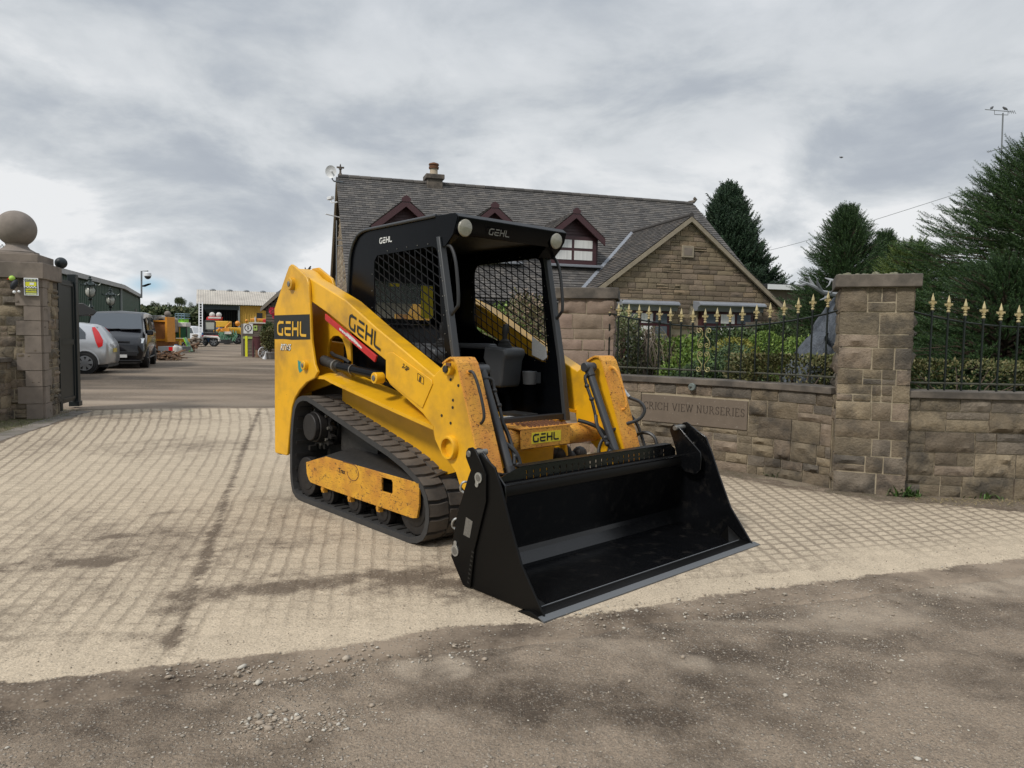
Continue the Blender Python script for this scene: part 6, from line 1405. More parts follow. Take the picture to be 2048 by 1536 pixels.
shrub('clipped round green bush left of the stag statue', 1531, 664, 0, 12., .44, .44, 9000, .040, 'leaf_bright', 11, bottom=.1, lump=.06, shell=.85)
shrub('dark clipped hedge block behind the stag statue', 1585, 652, 0, 16, .9, .6, 5000, .07, 'leaf_dark', 12, bottom=.1, box=True, lump=.08, name='hedge', cat='hedge')
shrub('small light green bush between the round bush and the stag', 1590, 672, 0, 13.5, .5, .4, 3600, .055, 'leaf_bright', 13, bottom=.1)
shrub('brownish green hedge along the wall left of the square pillar', 1596, 712, 0, 7.25, .60, .40, 15000, .036, 'leaf_olive', 14, bottom=.3, box=True, lump=.10, name='hedge', cat='hedge', shell=.75)
shrub('olive green hedge behind the fence right of the square pillar', 1925, 722, 0, 7.3, 1.25, .4, 16000, .036, 'leaf_olive', 15, bottom=.3, box=True, lump=.12, name='hedge', cat='hedge', shell=.75)
shrub('green shrub with pinkish cream shoots seen through the cab side mesh', 1058, 585, 0, 9.4, .42, .45, 6500, .048, 'leaf_pink', 16, bottom=.1)
shrub('low green shrub under the eaves seen through the cab mesh', 1000, 612, 0, 12.5, .8, .6, 4500, .06, 'leaf_bright', 17, bottom=.1)
shrub('mid green shrub behind the partly hidden gate pillar', 1160, 640, 0, 10, .6, .5, 4000, .055, 'leaf_olive', 19, bottom=.1)
lw = MB(); lw.add([(p[0]+.12, p[1]+.22, .10) for p in RW[2:]]+[(3.3, 6.12, .10), (7.5, 5.95, .10), (30, 6, .10), (30, 40, .10), (1.0, 40, .10), (1.1, 8.3, .10)], [tuple(range(len(RW)-2+6))]); lw_ = lw.build('lawn', 'short_grass', None, fix=False, smooth=False); tag(lw_, kind='structure')
# ---- needle spray template
def spray(nn, nl, nw, droop=0., seed=1, flatn=.5):
    q = np.random.RandomState(seed); V = []; F_ = []
    for a0, a1 in ((0, 2*PI/3), (2*PI/3, 4*PI/3), (4*PI/3, 2*PI)):
        o = len(V); V += [(0, .012*math.cos(a0), .012*math.sin(a0)), (0, .012*math.cos(a1), .012*math.sin(a1)), (1, 0, -droop)]; F_.append((o, o+1, o+2))
    for k in range(nn):
        t = (k+.5)/nn; a = k*2.399+q.uniform(-.3, .3); out = np.array([.62, math.cos(a)*.8, math.sin(a)*.8*(1-flatn*.4)]); out /= np.linalg.norm(out); L_ = nl*(1-.45*t)*q.uniform(.8, 1.1)
        p = np.array([t, 0, -droop*t*t]); tip = p+out*L_; w = np.cross(out, [0.3, .5, .8]); w = w/np.linalg.norm(w)*nw; o = len(V); V += [tuple(p-w), tuple(p+w), tuple(tip)]; F_.append((o, o+1, o+2))
    return np.array(V), np.array(F_)
def conifer(name, label, base, H_, Rb, nbr, m, seed, p=.85, up=.25, twig=.22, tmpl=None, sx=1., z0=.04, per=8, cat='tree', droop=.25, reach=.5, spike=.06, core=None):
    """branches leave the trunk all round; each ends in a flat fan of needle sprays, so light reaches between the fans"""
    q = np.random.RandomState(seed); o = empty(name, base); tag(o, label, cat); tmpl = tmpl or spray(30, .16, .012, seed=seed)
    PP = []; DD = []; SS = []; br = MB()
    for k in range(nbr):
        t = z0+(1-z0)*((k+q.rand())/nbr)**1.15; az = q.uniform(0, 2*PI); lump = 1+(.20*math.sin(az*3+t*9+seed)+.10*math.sin(az*7-t*23))*(1-t)
        L_ = Rb*max(1-t, .01)**p*lump*q.uniform(.82, 1.08)+.05
        if q.rand() < spike and t < .6: L_ *= 1.12
        e = up+.9*t*t+q.normal(0, .12); z = t*H_; L_ *= 1 if q.rand() < .5 else q.uniform(.45, 1)
        c_ = np.array([math.cos(az)*math.cos(e)*sx, math.sin(az)*math.cos(e), math.sin(e)]); side = np.array([-math.sin(az), math.cos(az), 0])
        end = np.array([0, 0, z])+c_*L_+np.array([0, 0, -droop*L_*(1-t)])
        st = np.array([0, 0, z]); mid = st+(end-st)*.5+np.array([0, 0, .07*L_])
        if L_ > .4 and k % 4 == 0: br.tube([tuple(st), tuple(mid), tuple(end)], [.02, .012, .004], 4)
        n_ = max(int(per*(.35+.65*L_/Rb)), 3); tip = (end-mid)/np.linalg.norm(end-mid)+np.array([0, 0, .35])
        for j in range(n_):
            s = 1-min(reach if t < .4 else .85, .55/L_ if L_ > .1 else 1)*(j/n_); pt = st+(end-st)*s+np.array([0, 0, .07*L_*math.sin(PI*s)]); fan = (q.rand()-.5)*2*min(.55, .9*j/n_+.1)
            dd = tip*1.+side*fan*1.9+np.array([0, 0, q.normal(.05, .22)]); PP.append(pt+side*fan*twig*.6); DD.append(dd); SS.append(twig*q.uniform(.65, 1.15))
    for j in range(7): PP.append(np.array([0, 0, H_*(.90+.014*j)])); DD.append(np.array([q.normal()*.3, q.normal()*.3, 1.])); SS.append(twig*(1.5 if j == 6 else .8))
    V, Fc = scatter(tmpl[0], tmpl[1], np.array(PP), frames(np.array(DD), q.uniform(0, 6.28, len(PP))), np.array(SS)); npmesh('crown', V, Fc, m, o); print(name, len(PP), 'sprays')
    br.cyl((0, 0, 0), (0, 0, H_*.95), max(H_*.018, .03), .01, n=8); br.build('trunk', 'bark', o)
    return o
def gb(px, D): p = A(px, 700, D); return (p.x, p.y, 0)
def zt(px, py, D): return A(px, py, D).z
SP1 = spray(22, .26, .030, seed=1); SP2 = spray(16, .26, .040, seed=2); SP3 = spray(18, .28, .050, seed=4)
conifer('spruce_tree', 'large spreading spruce filling the right edge behind the gold-tipped fence', gb(2120, 9.9), zt(2120, 318, 9.9), 2.85, 4800, 'needle_mid', 21, p=.56, twig=.18, up=.12, per=11, tmpl=SP1)
conifer('spruce_tree', 'dark shaggy spruce at the right edge, in front of the larger spreading spruce', gb(2010, 8.9), zt(2010, 560, 8.9), 1.45, 1700, 'needle_dark', 25, p=.42, twig=.16, up=.0, per=9, droop=.35, tmpl=SP1)
conifer('spruce_tree', 'small yellow-green spruce just above the cap of the square pillar', gb(1812, 11.4), zt(1812, 512, 11.4), 1.10, 1300, 'needle_light', 22, p=.50, twig=.17, up=.12, per=8, tmpl=SP1)
conifer('spruce_tree', 'dark spruce with a tall thin leader between the house and the square pillar', gb(1683, 16.5), zt(1680, 430, 16.5), 1.72, 3000, 'needle_dark', 23, p=.66, twig=.21, up=.18, per=8, tmpl=SP2, droop=.1)
conifer('spruce_tree', 'dark twin-topped spruce just left of the square pillar', gb(1760, 17.5), zt(1753, 478, 17.5), 1.25, 1800, 'needle_dark', 24, p=.70, twig=.21, up=.18, per=8, tmpl=SP2, droop=.1)
conifer('cypress_tree', 'tall dark cypress rising behind the right end of the house roof', gb(1446, 31), zt(1436, 400, 31), 2.55, 2600, 'needle_cypress', 26, p=.50, twig=.50, up=.5, tmpl=SP3, per=8, droop=-.1, reach=.6)
# ---- neighbour's buildings behind the trees
mat('timber_grey', (.12, .10, .08), rough=.9, var=.3, vscale=3, stretch=(1, 1, .2)); mat('white_paint', (.62, .63, .64), rough=.5); mat('render_white', (.6, .6, .58), rough=.8); mat('tile_brown', (.13, .09, .07), rough=.9, var=.3, vscale=4, stretch=(1, 1, 6))
nb = empty('outbuilding', A(1570, 640, 27), R(15), 'low flat-roofed timber outbuilding with white fascia right of the house', 'outbuilding'); nb.location.z = 0
zt_ = A(1560, 572, 27).z; MB().box(-.9, 2.5, 0, 3, 0, zt_-.1).build('wall', 'timber_grey', nb); MB().box(-1.0, 2.6, -.3, 3.2, zt_-.1, zt_+.05).build('roof', 'satin_black', nb); MB().box(-1.0, 2.6, -.33, -.302, zt_-.16, zt_+.02).build('fascia', 'white_paint', nb)
fe = empty('timber_fence', A(1570, 700, 20), R(10), 'brown timber fence at the back of the garden between house and trees', 'fence'); fe.location.z = 0
mb = MB()
for k in range(16): mb.box(-1.2+k*.15, -1.06+k*.15, -.01, .01, 0, 1.75+.01*(k % 3))
mb.build('boards', 'timber_grey', fe, smooth=False); MB().box(-1.2, 1.2, .012, .05, 1.3, 1.4).build('rail', 'timber_grey', fe)
ap = A(1999, 371, 36); nh = empty('white_house', (ap.x, ap.y, 0), R(-37), 'white gabled house with brown tiles just above the big spruce at the right edge', 'house'); zc = ap.z
MB().prism([(0, 0), (2.8, 0), (2.8, zc-1.3), (0, zc-.14)], 0, 6).build('wall', 'render_white', nh, smooth=False)
MB().prism([(-.15, zc+.02), (3.1, zc-1.35), (3.1, zc-1.47), (-.15, zc-.10)], -.3, 6.2).build('roof_slope', 'tile_brown', nh, smooth=False)
# aerial mast and two birds
pm_ = A(1999.5, 400, 35.5); top = A(2006, 226, 35.5); am = empty('aerial_mast', (pm_.x, pm_.y, pm_.z), 0, 'tall thin television aerial mast above the white house at the right edge', 'aerial')
Lm = top-pm_; MB().tube([(0, 0, 0), tuple(Lm)], .035, 6).build('mast', 'grey_metal', am)
def mrow(px0, py0, px1, py1, r_=.018): a, b = A(px0, py0, 35.5)-pm_, A(px1, py1, 35.5)-pm_; MB().tube([tuple(a), tuple(b)], r_, 5).build('aerial_boom', 'grey_metal', am); return a, b
a, b = mrow(1970, 219, 2028, 224)
def els(a, b, n, h):
    mb = MB()
    for k in range(n): p = a.lerp(b, (k+.5)/n); mb.tube([tuple(p-Vector((.02, .1, h))), tuple(p+Vector((.02, .1, h)))], .012, 4)
    mb.build('aerial_elements', 'grey_metal', am)
els(A(2015, 223, 35.5)-pm_, A(2032, 224, 35.5)-pm_, 4, .11)
MB().tube([tuple(A(1989, 221, 35.5)-pm_), tuple(A(1989, 229, 35.5)-pm_), tuple(A(2016, 230, 35.5)-pm_), tuple(A(2016, 223, 35.5)-pm_)], .016, 5).build('aerial_bracket', 'grey_metal', am)
a, b = mrow(1974, 304, 2043, 287); els(a, a.lerp(b, .14), 3, .07)
a, b = mrow(2001, 342, 2036, 334); els(a, a.lerp(b, .2), 3, .08)
mat('bird_grey', (.10, .10, .11), rough=.8)
for i, (px_, py_, lb_) in enumerate(((1983.5, 217, 'grey bird perched on the left of the top aerial boom'), (2010, 218.5, 'grey bird perched on the right of the top aerial boom, by the mast'))):
    p = A(px_, py_, 35.4); b_ = MB(); b_.tube([(-.13, 0, -.05), (-.08, 0, .0), (0, 0, .03), (.06, 0, .07), (.10, 0, .10), (.13, 0, .10)], [.012, .04, .062, .045, .032, .006], 10)
    o = b_.build('bird', 'bird_grey', None); o.location = p; o.rotation_euler = (0, 0, R(30+150*i)); tag(o, lb_, 'bird', 'birds on the aerial')
p = A(1683, 315, 45); b_ = MB(); b_.tube([(-.12, 0, 0), (0, 0, .01), (.10, 0, .02)], [.02, .06, .02], 8); b_.add([(-.05, 0, .02), (.05, 0, .02), (.0, .22, .12), (-.06, .2, .10), (.0, -.2, -.05), (-.06, -.2, -.04)], [(0, 1, 2, 3), (0, 1, 4, 5)])
o = b_.build('bird', 'bird_grey', None); o.location = p; tag(o, 'tiny dark bird flying alone in the clouds above the dark spruce', 'bird')
# overhead wire
pts = [A(x, y, D) for x, y, D in ((2120, 326, 30), (2048, 345, 31), (1900, 392, 33), (1742, 442, 36), (1600, 485, 39), (1505, 508, 42), (1400, 530, 46))]
wr = MB().tube(smooth_pts([tuple(p) for p in pts], 4), .012, 4).build('overhead_wire', 'grey_metal', None); tag(wr, 'thin overhead wire sloping down from the right edge towards the cypress', 'wire')
# ================================================================ stag statue
mat('antler', (.24, .25, .26), rough=.7, var=.2)
mat('statue_lead', (.07, .08, .095), rough=.55, metal=.25, var=.35, vscale=7, bump=1., bscale=11, bdist=.07, stretch=(1.8, 1.8, .6), dirt=((.14, .155, .175), 6, .5, .65, .5))
def skinned(name, verts, edges, rad, m, par, sub=2):
    me = bpy.data.meshes.new(name); me.from_pydata(verts, edges, []); o = bpy.data.objects.new(name, me); COL.objects.link(o); o.parent = par; me.materials.append(MATS[m])
    sk = o.modifiers.new('skin', 'SKIN'); sk.use_smooth_shade = True
    for i, r_ in enumerate(rad): me.skin_vertices[0].data[i].radius = (r_, r_) if not isinstance(r_, tuple) else r_
    me.skin_vertices[0].data[0].use_root = True; s_ = o.modifiers.new('sub', 'SUBSURF'); s_.levels = sub; s_.render_levels = sub; return o
def S3(px, py, D): return A(px, py, D)
sx0 = S3(1620, 700, 8.7); st_ = empty('stag_statue', (sx0.x, sx0.y, 0), 0, 'grey antlered stag statue rising out of the hedge beside the square pillar', 'statue')
def q3(px, py, D=8.7, dz=0): p = S3(px, py, D)-Vector(st_.location); return (p.x, p.y, p.z+dz)
V = [q3(1640, 712, 8.75), q3(1606, 725, 8.65), q3(1578, 748, 8.6), q3(1562, 790, 8.55), q3(1662, 672, 8.8), q3(1672, 628, 8.82), q3(1680, 600, 8.82), q3(1712, 592, 8.8), q3(1738, 604, 8.75),
     q3(1660, 790, 8.7), q3(1665, 900, 8.7), q3(1690, 790, 8.95), q3(1695, 900, 8.95), q3(1570, 850, 8.45), q3(1585, 930, 8.5), q3(1600, 850, 8.7), q3(1610, 930, 8.7)]
E_ = [(0, 1), (1, 2), (2, 3), (0, 4), (4, 5), (5, 6), (6, 7), (7, 8), (0, 9), (9, 10), (4, 11), (11, 12), (3, 13), (13, 14), (2, 15), (15, 16)]
skinned('body', V, E_, [.26, .24, .21, .13, .22, .16, .10, .085, .045, .08, .04, .08, .04, .07, .04, .07, .04], 'statue_lead', st_)
an = MB(); hb = Vector(q3(1676, 590, 8.8))
def beam(pts, rr): an.tube(smooth_pts([tuple(hb)]+[q3(*p) for p in pts], 4), rr, 6) if False else an.tube([tuple(hb)]+[q3(*p) for p in pts], rr, 7)
beam([(1660, 588, 8.7), (1644, 584, 8.6), (1628, 574, 8.5), (1612, 567, 8.45), (1598, 561, 8.4)], [.032, .030, .027, .024, .018, .006])
for a, b, c_ in (((1644, 584, 8.6), (1636, 568, 8.5), (1634, 557, 8.45)), ((1628, 574, 8.5), (1618, 558, 8.5), (1610, 553, 8.45)), ((1612, 567, 8.45), (1600, 571, 8.4), (1592, 569, 8.38)), ((1655, 587, 8.7), (1650, 597, 8.6), (1640, 600, 8.5))): an.tube([q3(*a), q3(*b), q3(*c_)], [.022, .016, .005], 6)
an.tube([tuple(hb), q3(1684, 580, 9.0), q3(1680, 566, 9.15), q3(1662, 560, 9.25), q3(1650, 556, 9.3)], [.03, .026, .023, .018, .006], 7)
for a, b, c_ in (((1680, 566, 9.15), (1690, 556, 9.2), (1694, 548, 9.2)), ((1662, 560, 9.25), (1658, 570, 9.2), (1652, 575, 9.2))): an.tube([q3(*a), q3(*b), q3(*c_)], [.014, .009, .003], 6)
an.tube([q3(1660, 588, 8.7), q3(1668, 578, 8.6), q3(1666, 566, 8.5)], [.014, .010, .003], 6)
an.build('antlers', 'antler', st_)
MB().prism([(0, 0), (.05, .02), (.09, .10), (.03, .06)], -.008, .008, 'y', Matrix.Translation(q3(1684, 592, 8.72))).build('ear', 'statue_lead', st_)
# ================================================================ yard beyond the gate
mat('car_silver', (.46, .47, .48), rough=.28, metal=.55, coat=.6); mat('car_black', (.004, .004, .006), rough=.2, coat=.5, spec=.3); mat('car_white', (.6, .61, .62), rough=.3, coat=.5)
mat('car_glass', (.05, .06, .07), rough=.06, spec=.8); mat('tyre', (.016, .016, .016), rough=.85, bump=.3, bscale=60); mat('alloy', (.45, .46, .47), rough=.3, metal=.8); mat('alloy_dark', (.05, .05, .055), rough=.3, metal=.8)
mat('tail_red', (.55, .015, .015), rough=.2, coat=.6); mat('headlamp', (.45, .48, .5), rough=.12, coat=.8); mat('trim_black', (.012, .012, .013), rough=.5); mat('plate_yellow', (.55, .42, .08), rough=.5); mat('plate_white', (.6, .6, .58), rough=.5)
def car_body(st, par, m):
    """stations: (x, half widths (sill, mid, belt, roof), heights (sill, mid, belt, roof edge, roof mid))"""
    V = []; n = 9
    for x, w, z in st:
        h = [(w[0], z[0]), (w[1], z[1]), (w[2], z[2]), (w[3], z[3])]; V += [(x, a, b) for a, b in h]+[(x, 0, z[4])]+[(x, -a, b) for a, b in reversed(h)]
    F_ = [(i*n+j, i*n+j+1, (i+1)*n+j+1, (i+1)*n+j) for i in range(len(st)-1) for j in range(n-1)]+[(i*n+n-1, i*n, (i+1)*n, (i+1)*n+n-1) for i in range(len(st)-1)]+[tuple(range(n)), tuple(range(len(V)-1, len(V)-n-1, -1))]
    mb = MB().add(V, F_); return mb.build('body', m, par, bevel=.05, seg=3, angle=60)
def wheel(par, x, y, r_, w, rim, spokes=5):
    s = 1 if y > 0 else -1
    t = MB().cyl((x, y-s*w, r_), (x, y, r_), r_, n=32); wo = t.build('wheel', 'tyre', par, bevel=.02)
    MB().cyl((x, y-s*.03, r_), (x, y+s*.004, r_), r_*.70, n=28).build('wheel_dish', 'trim_black', wo)
    mb = MB()
    for k in range(spokes):
        a = 2*PI*k/spokes+.3; d = Vector((math.cos(a), 0, math.sin(a))); q = Vector((-d.z, 0, d.x)); c_ = Vector((x, y+s*.012, r_)); V = [c_+q*r_*.10, c_-q*r_*.10, c_+d*r_*.66-q*r_*.16, c_+d*r_*.66+q*r_*.16]; mb.add(V+[v-Vector((0, s*.02, 0)) for v in V], [(0, 1, 2, 3), (0, 4, 5, 1), (1, 5, 6, 2), (2, 6, 7, 3), (3, 7, 4, 0)])
    ring = [(x+r_*.68*math.cos(2*PI*k/28), y+s*.008, r_+r_*.68*math.sin(2*PI*k/28)) for k in range(28)]; mb.tube(ring, .014, 5, closed=True); mb.cyl((x, y, r_), (x, y+s*.02, r_), r_*.14, n=12); mb.build('rim', rim, wo)
def patch(par, name, m, pts, th=.0):
    return MB().add(pts, [tuple(range(len(pts)))]).build(name, m, par, fix=False, smooth=False)
def hatchback(label, loc, rz, paint, name='parked_car'):
    o = empty(name, loc, rz, label, 'car')
    car_body([(0, (.62, .70, .66, .60), (.30, .50, .72, .80, .80)), (.06, (.74, .80, .76, .70), (.26, .50, .80, .92, .93)), (.22, (.78, .83, .79, .62), (.24, .52, .94, 1.16, 1.18)), (.42, (.79, .84, .80, .58), (.24, .54, .96, 1.38, 1.42)),
              (.80, (.80, .84, .80, .58), (.24, .54, .97, 1.43, 1.47)), (1.7, (.80, .84, .80, .58), (.22, .54, .95, 1.45, 1.49)), (2.35, (.80, .84, .80, .57), (.22, .54, .93, 1.40, 1.44)), (2.75, (.80, .84, .79, .62), (.22, .54, .92, 1.14, 1.18)), (3.0, (.80, .84, .77, .68), (.22, .54, .89, .98, 1.01)),
              (3.6, (.78, .82, .72, .60), (.22, .50, .76, .84, .87)), (3.88, (.66, .74, .60, .45), (.26, .44, .62, .70, .72)), (3.93, (.5, .6, .5, .35), (.3, .44, .56, .62, .64))], o, paint)
    for s in (-1, 1):
        patch(o, 'side_window', 'car_glass', [(.60, s*.800, .99), (.62, s*.73, 1.18), (.80, s*.652, 1.36), (1.35, s*.655, 1.385), (1.35, s*.812, .98)]); patch(o, 'side_window', 'car_glass', [(1.42, s*.812, .98), (1.42, s*.655, 1.385), (2.25, s*.648, 1.37), (2.80, s*.80, .97)])
        mb = MB(); mb.add([(.27, s*.835, .74), (.16, s*.825, .80), (.15, s*.79, .96), (.27, s*.715, 1.20), (.38, s*.66, 1.34), (.46, s*.675, 1.33), (.40, s*.76, 1.14), (.34, s*.825, .92)], [(0, 1, 2, 7), (2, 3, 6, 7), (3, 4, 5, 6)]); mb.build('tail_light', 'tail_red', o, fix=False)
        patch(o, 'headlight', 'headlamp', [(3.83, s*.62, .64), (3.60, s*.79, .66), (3.50, s*.78, .76), (3.78, s*.56, .74)])
        for x in (.62, 3.1):
            arch = [(x+.36*math.cos(t), s*.845, .30+.36*math.sin(t)) for t in np.linspace(-.1, PI+.1, 16)]; MB().tube(arch, .018, 6).build('wheel_arch', paint, o)
            MB().cyl((x, s*.60, .30), (x, s*.843, .30), .335, n=28).build('wheel_well', 'trim_black', o); wheel(o, x, s*.85, .295, .19, 'alloy', 7)
    patch(o, 'rear_window', 'car_glass', [(.14, -.60, .99), (.14, .60, .99), (.37, .52, 1.345), (.37, -.52, 1.345)])
    patch(o, 'windscreen', 'car_glass', [(2.42, -.56, 1.41), (2.42, .56, 1.41), (2.97, .68, 1.02), (2.97, -.68, 1.02)])
    MB().box(-.012, .0, -.24, .24, .60, .72).build('number_plate', 'plate_yellow', o); MB().box(3.93, 3.945, -.25, .25, .40, .50).build('number_plate', 'plate_white', o)
    MB().cyl((.62, -.849, .78), (.62, -.846, .78), .09, n=20).build('fuel_flap', paint, o); MB().cyl((.02, -.60, .44), (-.0, -.60, .44), .05, n=14).build('reflector', 'headlamp', o)
    MB().box(3.9, 3.935, -.4, .4, .28, .38).build('grille', 'trim_black', o)
    MB().box(.05, 3.8, -.72, .72, .18, .26).build('underside', 'trim_black', o)
    return o
Fh = Vector((-.95, -.31, 0)); rzh = math.atan2(Fh.y, Fh.x); pw = G(170, 747); side_n = Vector((-.31, .95, 0))
# rear axle of the silver car; its left flank (local +y) faces the camera
org = Vector((pw.x, pw.y, 0))-Fh*.62; lat = Vector((-math.sin(rzh), math.cos(rzh), 0)); org = org-lat*.85
hatchback('silver hatchback with a tall red tail light parked behind the gate leaf', org, rzh, 'car_silver')
p = A(140, 700, 18.0); Fw = Vector((.66, -.75, 0)).normalized(); rzw = math.atan2(Fw.y, Fw.x); lat = Vector((-math.sin(rzw), math.cos(rzw), 0)); org = Vector((p.x, p.y, 0))-Fw*3.93-lat*.62
hatchback('white car almost hidden behind the gate leaf, only its front corner showing', org, rzw, 'car_white')
# van
Fv = Vector((.38, -.925, 0)); rzv = math.atan2(Fv.y, Fv.x); van = empty('parked_van', (0, 0, 0), rzv, 'shiny black van facing the gate, parked beside the silver hatchback', 'van')
cr = A(291, 700, 24.2); lat = Vector((-math.sin(rzv), math.cos(rzv), 0)); van.location = Vector((cr.x, cr.y, 0))-Fv*4.75-lat*.93
car_body([(0, (.80, .90, .88, .76), (.40, .7, 1.12, 1.80, 1.84)), (.06, (.86, .94, .92, .80), (.30, .7, 1.14, 1.86, 1.91)), (1.2, (.88, .95, .93, .80), (.26, .7, 1.14, 1.90, 1.95)), (2.6, (.88, .95, .93, .80), (.26, .7, 1.14, 1.90, 1.95)), (3.45, (.88, .95, .92, .78), (.26, .7, 1.12, 1.86, 1.92)),
          (3.75, (.88, .95, .91, .79), (.26, .7, 1.10, 1.66, 1.74)), (4.22, (.88, .95, .89, .80), (.26, .66, 1.05, 1.22, 1.27)), (4.62, (.86, .93, .84, .74), (.26, .62, .94, 1.05, 1.09)), (4.84, (.80, .88, .78, .66), (.24, .55, .80, .90, .93)), (4.93, (.66, .76, .68, .55), (.26, .50, .70, .78, .80))], van, 'car_black')
for s in (-1, 1):
    patch(van, 'side_window', 'car_glass', [(3.78, s*.925, 1.16), (3.52, s*.845, 1.68), (2.95, s*.84, 1.72), (2.95, s*.945, 1.16)]); patch(van, 'side_window', 'car_glass', [(2.80, s*.948, 1.18), (2.80, s*.846, 1.74), (1.6, s*.846, 1.75), (1.6, s*.95, 1.18)]); patch(van, 'side_window', 'car_glass', [(1.45, s*.95, 1.18), (1.45, s*.846, 1.75), (.25, s*.84, 1.73), (.25, s*.945, 1.18)])
    hl = MB().add([(4.86, s*.50, .80), (4.76, s*.86, .84), (4.58, s*.90, 1.00), (4.74, s*.56, .97)], [(0, 1, 2, 3)]).build('headlight', 'headlamp', van, fix=False)
    m_ = MB().box(3.92, 4.05, s*1.02-.10, s*1.02+.10, 1.10, 1.28).build('wing_mirror', 'car_black', van, bevel=.03)
    for x in (.95, 3.95):
        MB().cyl((x, s*.7, .33), (x, s*.957, .33), .385, n=28).build('wheel_well', 'trim_black', van); wheel(van, x, s*.965, .345, .22, 'alloy_dark', 5)
    MB().tube([(.2, s*.955, .33), (4.5, s*.955, .33)], .03, 6).build('sill_trim', 'trim_black', van)
patch(van, 'windscreen', 'car_glass', [(3.66, -.72, 1.80), (3.66, .72, 1.80), (4.25, .80, 1.28), (4.25, -.80, 1.28)]).location = (.03, 0, .03)
gl = MB()
for k in range(4): gl.box(4.88, 4.905, -.48, .48, .72+.052*k, .745+.052*k)
gl.build('grille', 'trim_black', van); MB().box(4.93, 4.97, -.7, .7, .42, .56).box(4.90, 4.99, -.80, .80, .24, .28).build('bumper_trim', 'trim_black', van, bevel=.01); MB().box(4.965, 4.98, -.02, .40, .36, .46).build('number_plate', 'plate_white', van)
MB().tube([(4.30, -.6, 1.27), (4.28, .1, 1.31)], .012, 5).tube([(4.30, .15, 1.28), (4.27, .72, 1.31)], .012, 5).build('wiper', 'trim_black', van)
MB().box(.1, 4.8, -.8, .8, .18, .28).build('underside', 'trim_black', van)
# dark wedge canopy jutting out past the gate
cn = empty('tailgate', A(166, 640, 17.5), 0, 'black wedge-shaped canopy jutting out past the gate above the silver car', 'tailgate'); cn.location.z = 0; zc = A(160, 606, 17.5).z; zl = A(198, 628, 17.5).z
MB().add([(-1.0, 0, zc+.02), (.02, 0, zc), (.34, 0, zl+.06), (.27, 0, zl-.02), (-.1, 0, zl-.06), (-1.0, 0, zl-.02), (-1.7, 1.2, zc+.05), (-.70, 1.2, zc+.03), (-.38, 1.2, zl+.06), (-.45, 1.2, zl-.02), (-.8, 1.2, zl-.04), (-1.7, 1.2, zl)], [(0, 1, 2, 3, 4, 5), (11, 10, 9, 8, 7, 6), (0, 6, 7, 1), (1, 7, 8, 2), (2, 8, 9, 3), (3, 9, 10, 4), (4, 10, 11, 5), (5, 11, 6, 0)]).build('tailgate_shell', 'trim_black', cn, bevel=.015)
for x, y in ((-.9, .1), (-1.6, 1.1)): MB().cyl((x, y, 0), (x, y, zl), .03, n=8).build('post', 'trim_black', cn)  # hidden props added under the wedge, which stands for a raised tailgate
# ---- green sheeted shed
mat('green_sheet', (.010, .042, .022), rough=.5, var=.12, vscale=1); mat('roof_sheet', (.34, .34, .33), rough=.7, var=.15, vscale=1.2); mat('trim_pale', (.22, .25, .24), rough=.5)
def corr(mb, a, b, z0, z1, pitch=.30, dep=.035, zb=None):
    a, b = Vector((a[0], a[1], 0)), Vector((b[0], b[1], 0)); L_ = (b-a).length; d = (b-a)/L_; n_ = Vector((d.y, -d.x, 0)); k = int(L_/pitch); V = []; o = len(mb.v)
    for i in range(k*4+1):
        s = i*pitch/4; e = dep if i % 4 in (1, 2) else 0; p = a+d*min(s, L_)+n_*e; V += [(p.x, p.y, z0), (p.x, p.y, z1)]
    mb.add(V, [(2*i, 2*i+2, 2*i+3, 2*i+1) for i in range(k*4)])
PA, PB_, PC = (-18.4, 28.0), (-22.1, 40.8), (-27.0, 52.3); zt_ = 3.85
gs_ = empty('green_shed', (0, 0, 0), 0, 'long dark green sheet-clad shed behind the van', 'shed')
mb = MB(); corr(mb, PA, PB_, 0, zt_); mb.build('wall', 'green_sheet', gs_, smooth=False, fix=False); mb = MB(); corr(mb, PB_, PC, 0, zt_-.05); mb.build('wall', 'green_sheet', gs_, smooth=False, fix=False)
dk = Vector((-9.6, -2.7, 0)).normalized(); 
def roofq(a, b, w, rise, name):
    a, b = Vector((*a, zt_)), Vector((*b, zt_)); o_ = Vector((.25, .06, -.05)); 
    MB().add([a+o_, b+o_, b+dk*w+Vector((0, 0, rise)), a+dk*w+Vector((0, 0, rise)), a+o_-Vector((0, 0, .22)), b+o_-Vector((0, 0, .22)), b+dk*w+Vector((0, 0, rise-.22)), a+dk*w+Vector((0, 0, rise-.22))], [(0, 1, 2, 3), (7, 6, 5, 4), (0, 4, 5, 1), (1, 5, 6, 2), (3, 7, 4, 0)]).build(name, 'roof_sheet', gs_, smooth=False)
roofq(PA, PB_, 4, .55, 'roof'); roofq(PB_, PC, 4, .5, 'roof')
MB().cyl((PB_[0]+.1, PB_[1]-.1, 0), (PB_[0]+.1, PB_[1]-.1, zt_), .07, n=8).build('downpipe', 'trim_pale', gs_); e1 = Vector((*PC, 0)); MB().cyl(tuple(e1), tuple(e1+Vector((0, 0, zt_-.1))), .12, n=6).build('corner_trim', 'green_sheet', gs_)
pdr = A(270, 640, 49.5); MB().box(-.6, .6, -.08, .08, 0, 2.7, Matrix.Translation((pdr.x, pdr.y, 0)) @ Matrix.Rotation(math.atan2(11.5, -4.9), 4, 'Z')).build('door', 'trim_black', gs_)
